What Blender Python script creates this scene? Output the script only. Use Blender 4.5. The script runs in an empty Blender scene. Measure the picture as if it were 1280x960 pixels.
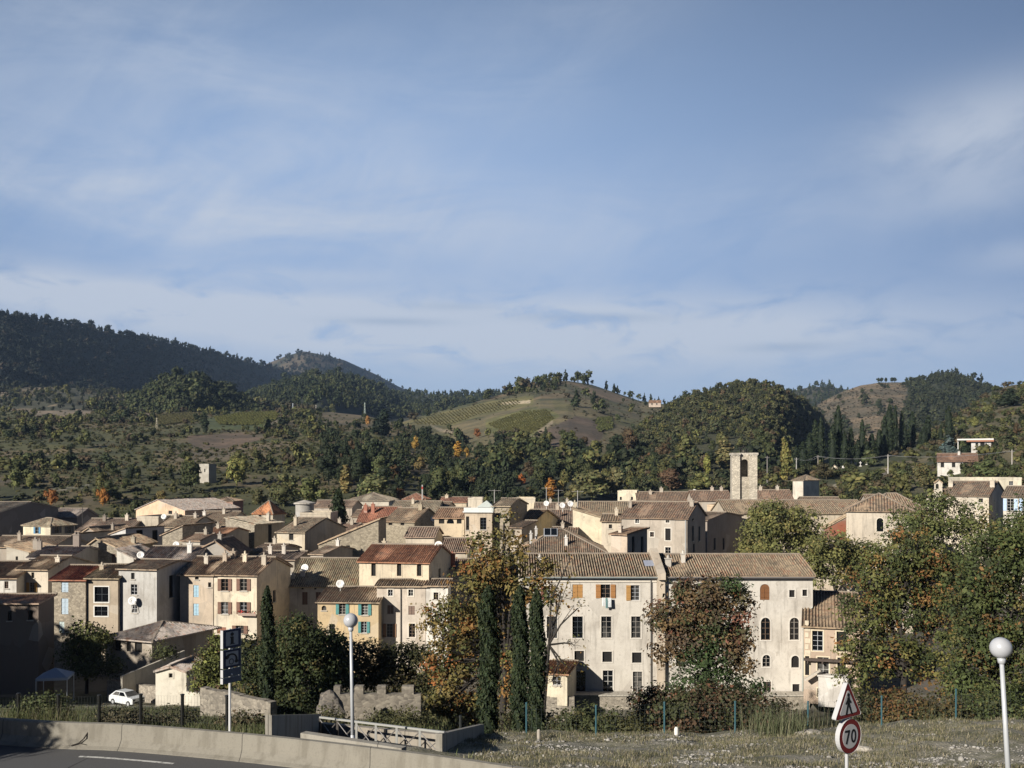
import bpy, bmesh, math, random
import numpy as np
from mathutils import Vector, Matrix

# ------------------------------------------------------------------ camera, sky, sun, exposure
scene = bpy.context.scene
col = scene.collection
F, CX, HOR = 1250.0, 640.0, 590.0          # focal length and horizon of the 1280x960 photograph
cam_d = bpy.data.cameras.new('camera')
cam = bpy.data.objects.new('camera', cam_d)
col.objects.link(cam)
cam.location = (0, 0, 0)
cam.rotation_euler = (math.pi / 2, 0, 0)
cam_d.sensor_width = 36.0
cam_d.lens = 36.0 * F / 1280.0
cam_d.shift_y = (HOR - 480.0) / 1280.0
cam_d.clip_start = 0.1
cam_d.clip_end = 30000
scene.camera = cam

SUN_EL = math.radians(23.0)
SUN_AZ = math.atan2(-0.68, -0.73)           # where the sun stands: behind the camera, to the left
to_sun = Vector((math.sin(SUN_AZ) * math.cos(SUN_EL), math.cos(SUN_AZ) * math.cos(SUN_EL), math.sin(SUN_EL)))
sl = bpy.data.lights.new('sun', 'SUN')
sl.energy = 5.0
sl.angle = math.radians(0.5)
sl.color = (1.0, 0.935, 0.84)
sun = bpy.data.objects.new('sun', sl)
col.objects.link(sun)
sun.rotation_euler = to_sun.to_track_quat('Z', 'Y').to_euler()
sun.location = (-60, -60, 60)

vs = scene.view_settings
vs.view_transform = 'Standard'
vs.look = 'None'
vs.gamma = 1.0
vs.use_curve_mapping = False
vs.exposure = 0.36
scene.cycles.max_bounces = 6
scene.cycles.diffuse_bounces = 1
scene.cycles.transparent_max_bounces = 6
scene.cycles.volume_bounces = 0

SKY_STRENGTH = 0.05
world = bpy.data.worlds.new('World')
scene.world = world
world.use_nodes = True
wt = world.node_tree
wt.nodes.clear()


class NB:
    """small helper to write node trees"""
    def __init__(s, t):
        s.t = t

    def n(s, typ, **kw):
        nd = s.t.nodes.new(typ)
        for k, v in kw.items():
            setattr(nd, k, v)
        return nd

    def link(s, a, b):
        s.t.links.new(a, b)

    def put(s, sock, v):
        if isinstance(v, (int, float, tuple, list)):
            if sock.type == 'RGBA' and isinstance(v, (tuple, list)) and len(v) == 3:
                v = (*v, 1)
            sock.default_value = v
        else:
            s.t.links.new(v, sock)

    def m(s, op, a, b=0.0, c=None, clamp=False):
        nd = s.n('ShaderNodeMath', operation=op, use_clamp=clamp)
        s.put(nd.inputs[0], a)
        s.put(nd.inputs[1], b)
        if c is not None:
            s.put(nd.inputs[2], c)
        return nd.outputs[0]

    def mix(s, f, a, b, mode='MIX'):
        nd = s.n('ShaderNodeMix', data_type='RGBA', blend_type=mode)
        s.put(nd.inputs[0], f)
        s.put(nd.inputs[6], a)
        s.put(nd.inputs[7], b)
        return nd.outputs[2]

    def noise(s, vec, scale, detail=4, rough=0.55, dist=0.0):
        nd = s.n('ShaderNodeTexNoise')
        if vec is not None:
            s.link(vec, nd.inputs['Vector'])
        nd.inputs['Scale'].default_value = scale
        nd.inputs['Detail'].default_value = detail
        nd.inputs['Roughness'].default_value = rough
        nd.inputs['Distortion'].default_value = dist
        return nd.outputs['Fac']

    def ramp(s, f, a, b):
        nd = s.n('ShaderNodeMapRange', interpolation_type='SMOOTHSTEP')
        s.put(nd.inputs[0], f)
        nd.inputs[1].default_value = a
        nd.inputs[2].default_value = b
        return nd.outputs[0]


def build_sky():
    b = NB(wt)
    sky = b.n('ShaderNodeTexSky', sky_type='NISHITA')
    sky.sun_disc = False
    sky.sun_elevation = SUN_EL
    sky.sun_rotation = SUN_AZ
    sky.altitude = 300
    sky.air_density = 0.22
    sky.dust_density = 0.15
    sky.ozone_density = 1.6
    tc = b.n('ShaderNodeTexCoord')
    sp = b.n('ShaderNodeSeparateXYZ')
    b.link(tc.outputs['Generated'], sp.inputs[0])
    x, y, z = sp.outputs
    az = b.m('ARCTAN2', x, y)
    el = b.m('ARCSINE', z)
    # direction of the streaks of thin high cloud, in sky coordinates
    def coords(sx, sy, rot, off):
        u = b.m('ADD', b.m('MULTIPLY', az, math.cos(rot)), b.m('MULTIPLY', el, math.sin(rot)))
        v = b.m('SUBTRACT', b.m('MULTIPLY', el, math.cos(rot)), b.m('MULTIPLY', az, math.sin(rot)))
        cb = b.n('ShaderNodeCombineXYZ')
        b.link(b.m('MULTIPLY', u, sx), cb.inputs[0])
        b.link(b.m('MULTIPLY', v, sy), cb.inputs[1])
        cb.inputs[2].default_value = off
        return cb.outputs[0]

    def blob(px, py, rx, ry, tilt=0.0):
        a0 = math.atan2(px - CX, F)
        e0 = math.atan2(HOR - py, math.hypot(F, px - CX))
        da = b.m('SUBTRACT', az, a0)
        de = b.m('SUBTRACT', el, e0)
        de2 = b.m('SUBTRACT', de, b.m('MULTIPLY', da, tilt))
        qa = b.m('POWER', b.m('ABSOLUTE', b.m('MULTIPLY', da, F / rx)), 2.0)
        qe = b.m('POWER', b.m('ABSOLUTE', b.m('MULTIPLY', de2, F / ry)), 2.0)
        return b.m('EXPONENT', b.m('MULTIPLY', b.m('ADD', qa, qe), -1.0))

    def add(lst):
        o = lst[0]
        for q in lst[1:]:
            o = b.m('ADD', o, q)
        return o
    n1 = b.noise(coords(3.0, 9.0, 0.05, 1.0), 1.6, 7, 0.62, 0.7)
    n2 = b.noise(coords(2.2, 7.0, 0.75, 4.0), 2.2, 7, 0.64, 0.9)
    n3 = b.noise(coords(5.0, 14.0, 0.0, 7.0), 2.4, 6, 0.6, 0.5)
    n4 = b.noise(coords(4.0, 7.0, 0.15, 9.0), 1.7, 6, 0.58, 0.4)
    veil = add([b.m('MULTIPLY', blob(240, 258, 400, 52), 1.35), b.m('MULTIPLY', blob(60, 120, 420, 170), 0.7),
                b.m('MULTIPLY', blob(860, 290, 320, 75, 0.1), 0.55), b.m('MULTIPLY', blob(640, 90, 240, 75, 0.45), 0.45),
                b.m('MULTIPLY', blob(340, 130, 200, 60, -0.5), 0.4)])
    veil_n = b.m('ADD', b.m('MULTIPLY', b.ramp(n1, 0.2, 0.82), 0.75), b.m('MULTIPLY', b.ramp(n2, 0.3, 0.85), 0.3))
    low = add([b.m('MULTIPLY', blob(620, 412, 520, 42), 1.25), b.m('MULTIPLY', blob(150, 372, 380, 24, -0.05), 1.0),
               b.m('MULTIPLY', blob(900, 440, 420, 36), 0.4), b.m('MULTIPLY', blob(350, 342, 150, 9), 0.35)])
    low_n = b.ramp(n3, 0.25, 0.58)
    puff = add([b.m('MULTIPLY', blob(1225, 160, 130, 48, 0.12), 1.3), b.m('MULTIPLY', blob(1250, 235, 110, 34, 0.1), 0.7),
                b.m('MULTIPLY', blob(1275, 318, 60, 18), 0.7)])
    puff_n = b.ramp(n4, 0.22, 0.55)
    dens = add([b.m('MULTIPLY', b.m('MULTIPLY', veil, veil_n), 0.72),
                b.m('MULTIPLY', b.m('MULTIPLY', low, low_n), 0.86),
                b.m('MULTIPLY', b.m('MULTIPLY', puff, puff_n), 0.5)])
    dens = b.m('MINIMUM', dens, 0.82)
    # small darker grey slips in the low bank
    grey = add([blob(735, 397, 95, 6, -0.02), blob(985, 434, 60, 6), blob(490, 402, 70, 5), b.m('MULTIPLY', blob(560, 383, 60, 5), 0.7)])
    cloud = b.mix(b.m('MULTIPLY', grey, 0.7, clamp=True), (9.3, 10.1, 11.5), (5.8, 7.1, 9.2))
    tint = b.mix(1.0, sky.outputs[0], (0.9, 1.08, 1.22), 'MULTIPLY')
    thin = b.m('MULTIPLY', blob(620, 430, 980, 500), 0.90)
    high = b.m('MULTIPLY', blob(260, 200, 620, 240), 0.30)
    base = b.mix(b.m('ADD', thin, high, clamp=True), tint, (4.7, 6.9, 10.9))
    pale = b.m('MULTIPLY', blob(640, 505, 1900, 75), 0.55)
    base = b.mix(pale, base, (7.6, 9.4, 11.6))
    c = b.mix(dens, base, cloud)
    bg = b.n('ShaderNodeBackground')
    b.link(c, bg.inputs[0])
    bg.inputs[1].default_value = SKY_STRENGTH
    out = b.n('ShaderNodeOutputWorld')
    b.link(bg.outputs[0], out.inputs[0])


build_sky()

# ------------------------------------------------------------------ helpers
rng = np.random.default_rng(11)
R = random.Random(5)


def X(px, D):
    return (px - CX) / F * D


def Z(py, D):
    return (HOR - py) / F * D


def smooth(a, b, x):
    t = np.clip((np.asarray(x, float) - a) / (b - a), 0, 1)
    return t * t * (3 - 2 * t)


def props(o, label=None, cat=None, group=None, kind=None):
    if label:
        o['label'] = label
    if cat:
        o['category'] = cat
    if group:
        o['group'] = group
    if kind:
        o['kind'] = kind
    return o


def empty(name, loc, rz=0.0, label=None, cat=None, group=None):
    o = bpy.data.objects.new(name, None)
    o.empty_display_size = 0.2
    o.location = loc
    o.rotation_euler = (0, 0, rz)
    col.objects.link(o)
    return props(o, label, cat, group)


class MB:
    def __init__(s):
        s.v, s.f, s.mi, s.uv = [], [], [], []

    def poly(s, pts, mat=0, uv=None):
        k = len(s.v)
        s.v.extend([tuple(p) for p in pts])
        s.f.append(tuple(range(k, k + len(pts))))
        s.mi.append(mat)
        s.uv.append(uv)

    def faces(s, verts, faces, mat=0):
        k = len(s.v)
        s.v.extend([tuple(p) for p in verts])
        for f in faces:
            s.f.append(tuple(i + k for i in f))
            s.mi.append(mat)
            s.uv.append(None)

    def box(s, x0, y0, z0, x1, y1, z1, mat=0):
        v = [(x0, y0, z0), (x1, y0, z0), (x1, y1, z0), (x0, y1, z0), (x0, y0, z1), (x1, y0, z1), (x1, y1, z1), (x0, y1, z1)]
        s.faces(v, [(0, 3, 2, 1), (4, 5, 6, 7), (0, 1, 5, 4), (1, 2, 6, 5), (2, 3, 7, 6), (3, 0, 4, 7)], mat)

    def beam(s, p, q, w, h, mat=0):
        """square bar from p to q, w wide and h high"""
        p, q = Vector(p), Vector(q)
        d = (q - p).normalized()
        up = Vector((0, 0, 1)) if abs(d.z) < 0.95 else Vector((0, 1, 0))
        a = d.cross(up).normalized() * (w / 2)
        c = a.cross(d).normalized() * (h / 2)
        v = [p - a - c, p + a - c, p + a + c, p - a + c, q - a - c, q + a - c, q + a + c, q - a + c]
        s.faces(v, [(0, 1, 2, 3), (7, 6, 5, 4), (0, 4, 5, 1), (1, 5, 6, 2), (2, 6, 7, 3), (3, 7, 4, 0)], mat)

    def tube(s, p, q, r0, r1=None, n=6, mat=0, caps=True):
        r1 = r0 if r1 is None else r1
        p, q = Vector(p), Vector(q)
        d = (q - p)
        if d.length < 1e-6:
            return
        d.normalize()
        up = Vector((0, 0, 1)) if abs(d.z) < 0.9 else Vector((1, 0, 0))
        a = d.cross(up).normalized()
        c = a.cross(d)
        v = []
        for (o, r) in ((p, r0), (q, r1)):
            for i in range(n):
                t = 2 * math.pi * i / n
                v.append(o + a * (r * math.cos(t)) + c * (r * math.sin(t)))
        f = [(i, (i + 1) % n, n + (i + 1) % n, n + i) for i in range(n)]
        if caps:
            f += [tuple(range(n))[::-1], tuple(range(n, 2 * n))]
        s.faces(v, f, mat)

    def lathe(s, prof, n=16, o=(0, 0, 0), mat=0):
        k = []
        for (r, z) in prof:
            for i in range(n):
                t = 2 * math.pi * i / n
                k.append((o[0] + r * math.cos(t), o[1] + r * math.sin(t), o[2] + z))
        f = []
        for j in range(len(prof) - 1):
            for i in range(n):
                f.append((j * n + i, j * n + (i + 1) % n, (j + 1) * n + (i + 1) % n, (j + 1) * n + i))
        s.faces(k, f, mat)

    def prism(s, pts, y0, y1, mat=0):
        """outline in (x, z) extruded along y"""
        n = len(pts)
        v = [(x, y0, z) for x, z in pts] + [(x, y1, z) for x, z in pts]
        f = [tuple(range(n)), tuple(range(n, 2 * n))[::-1]] + [(i, n + i, n + (i + 1) % n, (i + 1) % n) for i in range(n)]
        s.faces(v, f, mat)

    def mesh(s, name, mats, smooth_=False):
        me = bpy.data.meshes.new(name)
        me.from_pydata(s.v, [], s.f)
        for m_ in (mats if isinstance(mats, (list, tuple)) else [mats]):
            me.materials.append(m_)
        me.polygons.foreach_set('material_index', s.mi)
        if any(u is not None for u in s.uv):
            l = me.uv_layers.new(name='UVMap')
            dat = []
            for f, u in zip(s.f, s.uv):
                for i in range(len(f)):
                    dat.extend(u[i] if u is not None else (0.0, 0.0))
            l.data.foreach_set('uv', dat)
        if smooth_:
            me.polygons.foreach_set('use_smooth', [True] * len(s.f))
        me.update()
        return me

    def build(s, name, mats, parent=None, loc=(0, 0, 0), color=None, smooth_=False, rz=0.0):
        o = bpy.data.objects.new(name, s.mesh(name, mats, smooth_))
        o.location = loc
        o.rotation_euler = (0, 0, rz)
        if parent:
            o.parent = parent
        if color:
            o.color = (*color, 1)
        col.objects.link(o)
        return o


def np_mesh(name, verts, quads=None, tris=None, colors=None, mat=None, mats=None, smooth_=False):
    me = bpy.data.meshes.new(name)
    nv = len(verts)
    quads = np.zeros((0, 4), int) if quads is None else quads
    tris = np.zeros((0, 3), int) if tris is None else tris
    nl = quads.size + tris.size
    nf = len(quads) + len(tris)
    me.vertices.add(nv)
    me.loops.add(nl)
    me.polygons.add(nf)
    me.vertices.foreach_set('co', np.ascontiguousarray(verts, np.float32).ravel())
    me.loops.foreach_set('vertex_index', np.concatenate([quads.ravel(), tris.ravel()]).astype(np.int32))
    st = np.concatenate([np.arange(len(quads)) * 4, quads.size + np.arange(len(tris)) * 3]).astype(np.int32)
    me.polygons.foreach_set('loop_start', st)
    if colors is not None:
        at = me.color_attributes.new('Col', 'FLOAT_COLOR', 'POINT')
        c4 = np.ones((nv, 4), np.float32)
        c4[:, :3] = colors
        at.data.foreach_set('color', c4.ravel())
    if mat:
        me.materials.append(mat)
    if smooth_:
        me.polygons.foreach_set('use_smooth', np.ones(nf, bool))
    me.update(calc_edges=True)
    return me


def link(name, me, parent=None, loc=(0, 0, 0), color=None):
    o = bpy.data.objects.new(name, me)
    o.location = loc
    if parent:
        o.parent = parent
    if color is not None:
        o.color = (*color, 1)
    col.objects.link(o)
    return o


# ------------------------------------------------------------------ materials
def new_mat(name):
    m = bpy.data.materials.new(name)
    m.use_nodes = True
    m.node_tree.nodes.clear()
    return m, NB(m.node_tree)


def finish(b, color, rough=0.9, bump=None, bstr=0.3, bdist=0.02, metal=0.0, spec=None, trans=0.0):
    p = b.n('ShaderNodeBsdfPrincipled')
    b.put(p.inputs['Base Color'], color)
    b.put(p.inputs['Roughness'], rough)
    p.inputs['Metallic'].default_value = metal
    if spec is not None:
        p.inputs['Specular IOR Level'].default_value = spec
    if bump is not None:
        bp = b.n('ShaderNodeBump')
        bp.inputs['Strength'].default_value = bstr
        bp.inputs['Distance'].default_value = bdist
        b.link(bump, bp.inputs['Height'])
        b.link(bp.outputs[0], p.inputs['Normal'])
    o = b.n('ShaderNodeOutputMaterial')
    sh = p.outputs[0]
    if trans > 0:
        t = b.n('ShaderNodeBsdfTranslucent')
        b.put(t.inputs[0], color)
        mx = b.n('ShaderNodeMixShader')
        mx.inputs[0].default_value = trans
        b.link(sh, mx.inputs[1])
        b.link(t.outputs[0], mx.inputs[2])
        sh = mx.outputs[0]
    b.link(sh, o.inputs[0])


def objcol(b):
    return b.n('ShaderNodeObjectInfo').outputs['Color']


def pos(b):
    return b.n('ShaderNodeNewGeometry').outputs['Position']


def mapped(b, vec, s):
    mp = b.n('ShaderNodeMapping')
    b.link(vec, mp.inputs[0])
    mp.inputs['Scale'].default_value = s
    return mp.outputs[0]


def make_materials():
    M = {}
    # rendered plaster with stains, patches and streaks
    m, b = new_mat('plaster')
    P = pos(b)
    big = b.noise(P, 0.35, 5, 0.6)
    fine = b.noise(P, 3.0, 6, 0.7)
    streak = b.noise(mapped(b, P, (2.2, 2.2, 0.25)), 1.0, 5, 0.65)
    c = b.mix(b.m('MULTIPLY', b.ramp(big, 0.42, 0.66), 0.6), objcol(b), b.mix(0.55, objcol(b), (0.20, 0.165, 0.125)))
    c = b.mix(b.m('MULTIPLY', b.ramp(streak, 0.50, 0.72), 0.45), c, (0.17, 0.15, 0.125))
    c = b.mix(b.m('MULTIPLY', b.ramp(fine, 0.48, 0.72), 0.4), c, b.mix(0.5, c, (0.12, 0.10, 0.08)))
    vo = b.n('ShaderNodeTexVoronoi')
    b.link(P, vo.inputs['Vector'])
    vo.inputs['Scale'].default_value = 0.42
    sv = b.n('ShaderNodeSeparateColor')
    b.link(vo.outputs['Color'], sv.inputs[0])
    c = b.mix(b.m('MULTIPLY', b.m('GREATER_THAN', sv.outputs[0], 0.80), 0.22), c, (0.30, 0.27, 0.23))
    c = b.mix(b.m('MULTIPLY', b.m('GREATER_THAN', sv.outputs[1], 0.86), 0.25), c, (0.62, 0.58, 0.50))
    run = b.noise(mapped(b, P, (5.0, 5.0, 0.16)), 1.0, 4, 0.6)
    c = b.mix(b.m('MULTIPLY', b.ramp(run, 0.60, 0.74), 0.35), c, (0.10, 0.09, 0.075))
    spots = b.noise(P, 1.3, 3, 0.5)
    c = b.mix(b.m('MULTIPLY', b.ramp(spots, 0.68, 0.72), 0.35), c, (0.28, 0.24, 0.19))
    finish(b, c, 0.92, fine, 0.25, 0.02)
    M['plaster'] = m
    # rubble stone
    m, b = new_mat('rubble_stone')
    P = pos(b)
    vo = b.n('ShaderNodeTexVoronoi')
    b.link(mapped(b, P, (1, 1, 1.5)), vo.inputs['Vector'])
    vo.inputs['Scale'].default_value = 3.9
    ed = b.n('ShaderNodeTexVoronoi', feature='DISTANCE_TO_EDGE')
    b.link(mapped(b, P, (1, 1, 1.5)), ed.inputs['Vector'])
    ed.inputs['Scale'].default_value = 3.9
    sep = b.n('ShaderNodeSeparateColor')
    b.link(vo.outputs['Color'], sep.inputs[0])
    c = b.mix(sep.outputs[0], b.mix(0.55, objcol(b), (0.07, 0.06, 0.05)), b.mix(0.35, objcol(b), (0.42, 0.37, 0.29)))
    c = b.mix(b.m('MULTIPLY', b.m('SUBTRACT', 1.0, b.ramp(ed.outputs['Distance'], 0.02, 0.09)), 0.6), c, (0.20, 0.17, 0.135))
    st = b.noise(P, 0.5, 5, 0.6)
    c = b.mix(b.m('MULTIPLY', b.ramp(st, 0.5, 0.75), 0.5), c, (0.10, 0.09, 0.075))
    finish(b, c, 0.95, ed.outputs['Distance'], 0.6, 0.05)
    M['stone'] = m
    # canal tiles, one random colour per tile from the roof UV
    m, b = new_mat('canal_tiles')
    uv = b.n('ShaderNodeUVMap')
    fl = b.n('ShaderNodeVectorMath', operation='FLOOR')
    b.link(uv.outputs[0], fl.inputs[0])
    wn = b.n('ShaderNodeTexWhiteNoise', noise_dimensions='2D')
    b.link(fl.outputs[0], wn.inputs['Vector'])
    P = pos(b)
    stn = b.noise(P, 0.45, 6, 0.65)
    lich = b.noise(P, 2.6, 5, 0.7)
    oc = objcol(b)
    c = b.mix(wn.outputs['Value'], b.mix(0.45, oc, (0.06, 0.05, 0.042)), b.mix(0.30, oc, (0.42, 0.33, 0.235)))
    sp = b.n('ShaderNodeSeparateColor')
    b.link(wn.outputs['Color'], sp.inputs[0])
    c = b.mix(b.m('MULTIPLY', b.ramp(sp.outputs[1], 0.82, 0.9), 0.5), c, (0.32, 0.13, 0.07))
    mot = b.noise(P, 1.7, 4, 0.7)
    c = b.mix(b.m('MULTIPLY', b.ramp(mot, 0.50, 0.62), 0.6), c, (0.075, 0.064, 0.052))
    c = b.mix(b.m('MULTIPLY', b.ramp(mot, 0.48, 0.36), 0.45), c, (0.45, 0.335, 0.22))
    terra = b.noise(P, 0.8, 3, 0.6)
    c = b.mix(b.m('MULTIPLY', b.ramp(terra, 0.56, 0.68), 0.5), c, (0.32, 0.165, 0.095))
    c = b.mix(b.m('MULTIPLY', b.ramp(stn, 0.48, 0.72), 0.4), c, (0.10, 0.085, 0.07))
    c = b.mix(b.m('MULTIPLY', b.ramp(lich, 0.55, 0.75), 0.4), c, (0.27, 0.245, 0.19))
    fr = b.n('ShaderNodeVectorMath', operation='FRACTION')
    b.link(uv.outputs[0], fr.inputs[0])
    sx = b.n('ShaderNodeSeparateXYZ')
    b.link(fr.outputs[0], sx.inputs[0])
    # dirt in the channel tiles, painted darker in place of the trough shade
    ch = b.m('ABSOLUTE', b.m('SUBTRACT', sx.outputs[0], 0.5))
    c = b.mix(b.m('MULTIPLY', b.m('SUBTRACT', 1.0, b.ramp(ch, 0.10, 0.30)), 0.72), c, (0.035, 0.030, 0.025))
    finish(b, c, 0.9, b.m('ADD', sx.outputs[1], b.m('MULTIPLY', lich, 0.6)), 0.5, 0.05)
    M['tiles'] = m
    # generic painted / plain surface, colour from the object
    m, b = new_mat('painted')
    n_ = b.noise(pos(b), 4.0, 4, 0.6)
    c = b.mix(b.m('MULTIPLY', b.ramp(n_, 0.45, 0.75), 0.3), objcol(b), b.mix(0.6, objcol(b), (0.12, 0.1, 0.08)))
    finish(b, c, 0.65, n_, 0.1, 0.01)
    M['paint'] = m
    m, b = new_mat('window_glass')
    n_ = b.noise(pos(b), 1.2, 2, 0.5)
    finish(b, b.mix(b.m('MULTIPLY', b.ramp(b.n('ShaderNodeObjectInfo').outputs['Random'], 0.45, 1.0), b.ramp(n_, 0.3, 0.6)), (0.006, 0.007, 0.009), (0.13, 0.125, 0.115)), 0.12, None, spec=0.5)
    M['glass'] = m
    m, b = new_mat('dark_inside')
    finish(b, (0.012, 0.011, 0.010), 0.9)
    M['dark'] = m
    m, b = new_mat('mortar')
    n_ = b.noise(pos(b), 3, 4, 0.6)
    finish(b, b.mix(n_, (0.15, 0.125, 0.10), (0.36, 0.30, 0.23)), 0.95, n_, 0.4, 0.03)
    M['mortar'] = m
    # concrete of the road parapet
    m, b = new_mat('concrete')
    P = pos(b)
    a_ = b.noise(P, 0.8, 6, 0.65)
    d_ = b.noise(mapped(b, P, (3, 3, 0.5)), 1.2, 5, 0.6)
    g_ = b.noise(P, 18, 4, 0.7)
    c = b.mix(a_, b.mix(0.5, objcol(b), (0.16, 0.145, 0.12)), objcol(b))
    c = b.mix(b.m('MULTIPLY', b.ramp(d_, 0.46, 0.66), 0.55), c, (0.15, 0.135, 0.105))
    c = b.mix(b.m('MULTIPLY', b.ramp(g_, 0.5, 0.75), 0.35), c, (0.1, 0.09, 0.08))
    sx = b.n('ShaderNodeSeparateXYZ')
    b.link(P, sx.inputs[0])
    joint = b.m('LESS_THAN', b.m('FRACT', b.m('DIVIDE', sx.outputs[0], 3.7)), 0.007)
    c = b.mix(b.m('MULTIPLY', joint, 0.75), c, (0.04, 0.036, 0.03))
    finish(b, c, 0.9, g_, 0.35, 0.015)
    M['concrete'] = m
    m, b = new_mat('asphalt')
    P = pos(b)
    g_ = b.noise(P, 25, 4, 0.75)
    a_ = b.noise(P, 0.7, 4, 0.6)
    c = b.mix(g_, (0.05, 0.05, 0.052), (0.13, 0.128, 0.125))
    c = b.mix(b.m('MULTIPLY', a_, 0.5), c, (0.10, 0.098, 0.095))
    finish(b, c, 0.85, g_, 0.3, 0.01)
    M['asphalt'] = m
    # ground and hills: colour painted as land cover, broken up by noise
    m, b = new_mat('land_cover')
    at = b.n('ShaderNodeAttribute', attribute_name='Col')
    P = pos(b)
    n1 = b.noise(P, 0.035, 6, 0.65)
    n2 = b.noise(P, 0.35, 6, 0.7)
    n3 = b.noise(P, 3.0, 5, 0.7)
    c = b.mix(b.ramp(n1, 0.35, 0.7), b.mix(1.0, at.outputs[0], (0.62, 0.66, 0.62), 'MULTIPLY'), b.mix(1.0, at.outputs[0], (1.25, 1.18, 1.1), 'MULTIPLY'))
    c = b.mix(b.m('MULTIPLY', b.ramp(n2, 0.45, 0.65), 0.65), c, b.mix(1.0, c, (0.36, 0.42, 0.30), 'MULTIPLY'))
    c = b.mix(b.m('MULTIPLY', b.ramp(n3, 0.5, 0.75), 0.45), c, b.mix(1.0, c, (0.5, 0.5, 0.45), 'MULTIPLY'))
    finish(b, c, 0.95, n3, 0.5, 0.15)
    M['land'] = m
    # stony bank close to the road
    m, b = new_mat('stony_bank')
    at = b.n('ShaderNodeAttribute', attribute_name='Col')
    P = pos(b)
    vo = b.n('ShaderNodeTexVoronoi')
    b.link(P, vo.inputs['Vector'])
    vo.inputs['Scale'].default_value = 6.5
    vo.inputs['Randomness'].default_value = 1.0
    n2 = b.noise(P, 0.9, 6, 0.7)
    n3 = b.noise(P, 7.0, 5, 0.75)
    stone = b.m('SUBTRACT', 1.0, b.ramp(vo.outputs['Distance'], 0.10, 0.34))
    patch = b.ramp(b.noise(P, 0.45, 4, 0.6), 0.42, 0.62)
    c = b.mix(b.ramp(n2, 0.38, 0.66), at.outputs[0], b.mix(1.0, at.outputs[0], (0.52, 0.54, 0.40), 'MULTIPLY'))
    c = b.mix(b.m('MULTIPLY', b.ramp(n3, 0.46, 0.68), 0.85), c, b.mix(1.0, c, (0.36, 0.37, 0.32), 'MULTIPLY'))
    c = b.mix(b.m('MULTIPLY', b.m('MULTIPLY', stone, patch), 0.85), c, b.mix(1.0, at.outputs[0], (1.9, 1.85, 1.75), 'MULTIPLY'))
    finish(b, c, 0.95, b.m('ADD', n3, b.m('MULTIPLY', stone, 0.8)), 0.8, 0.10)
    M['bank'] = m
    # leaves: attribute tint times the object's colour
    m, b = new_mat('foliage')
    at = b.n('ShaderNodeAttribute', attribute_name='Col')
    c = b.mix(1.0, at.outputs[0], objcol(b), 'MULTIPLY')
    finish(b, c, 0.7, None, spec=0.25, trans=0.16)
    M['leaf'] = m
    m, b = new_mat('bark')
    n_ = b.noise(mapped(b, pos(b), (6, 6, 1.5)), 1.5, 5, 0.65)
    finish(b, b.mix(n_, (0.014, 0.012, 0.010), (0.055, 0.046, 0.038)), 0.95, n_, 0.5, 0.03)
    M['bark'] = m
    m, b = new_mat('metal')
    n_ = b.noise(pos(b), 6, 3, 0.6)
    finish(b, b.mix(b.m('MULTIPLY', n_, 0.3), objcol(b), b.mix(0.5, objcol(b), (0.1, 0.08, 0.06))), 0.42, None, metal=0.1)
    M['metal'] = m
    m, b = new_mat('white_globe')
    n_ = b.noise(pos(b), 5, 4, 0.6)
    finish(b, b.mix(n_, (0.50, 0.51, 0.53), (0.38, 0.39, 0.41)), 0.28, None, spec=0.5)
    M['globe'] = m
    m, b = new_mat('car_paint')
    n_ = b.noise(pos(b), 3, 4, 0.6)
    finish(b, b.mix(n_, (0.72, 0.74, 0.74), (0.58, 0.6, 0.6)), 0.3, None, spec=0.5)
    M['car'] = m
    m, b = new_mat('slate_roofing')
    P = pos(b)
    n_ = b.noise(P, 1.2, 6, 0.7)
    w = b.n('ShaderNodeTexWave', wave_type='BANDS')
    w.inputs['Scale'].default_value = 1.6
    w.inputs['Distortion'].default_value = 1.0
    b.link(P, w.inputs['Vector'])
    c = b.mix(n_, b.mix(0.4, objcol(b), (0.07, 0.07, 0.07)), objcol(b))
    finish(b, c, 0.85, b.m('ADD', n_, b.m('MULTIPLY', w.outputs['Fac'], 0.4)), 0.4, 0.04)
    M['slate'] = m
    return M


M = make_materials()
# ------------------------------------------------------------------ ground and hills
_perm = np.random.default_rng(3).random((256, 256))


def vnoise(x, y):
    xi, yi = np.floor(x).astype(int), np.floor(y).astype(int)
    fx, fy = x - xi, y - yi
    fx, fy = fx * fx * (3 - 2 * fx), fy * fy * (3 - 2 * fy)
    g = lambda a, c: _perm[a & 255, c & 255]
    return (g(xi, yi) * (1 - fx) + g(xi + 1, yi) * fx) * (1 - fy) + (g(xi, yi + 1) * (1 - fx) + g(xi + 1, yi + 1) * fx) * fy


def fbm(x, y, o=4):
    s, a, t = 0.0, 0.5, 0.0
    for i in range(o):
        s = s + a * vnoise(x * 2 ** i + 17.3 * i, y * 2 ** i + 9.1 * i)
        t += a
        a *= 0.5
    return s / t


GL = np.array([(0, -1.65), (3, -1.75), (9, -5.2), (17, -7.9), (20, -8.03), (29, -8.03), (31, -8.2), (33, -8.7), (40, -10.6), (55, -13.9), (90, -20.9), (100, -21.5), (9000, -21.5)])
GR = np.array([(0, -1.65), (3, -1.75), (9, -4.6), (15, -6.4), (20, -7.0), (26, -7.8), (38, -10.0), (41, -10.7), (58, -18.5), (75, -22.6), (94.5, -23.6), (96.5, -21.6), (100, -21.5), (9000, -21.5)])


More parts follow.
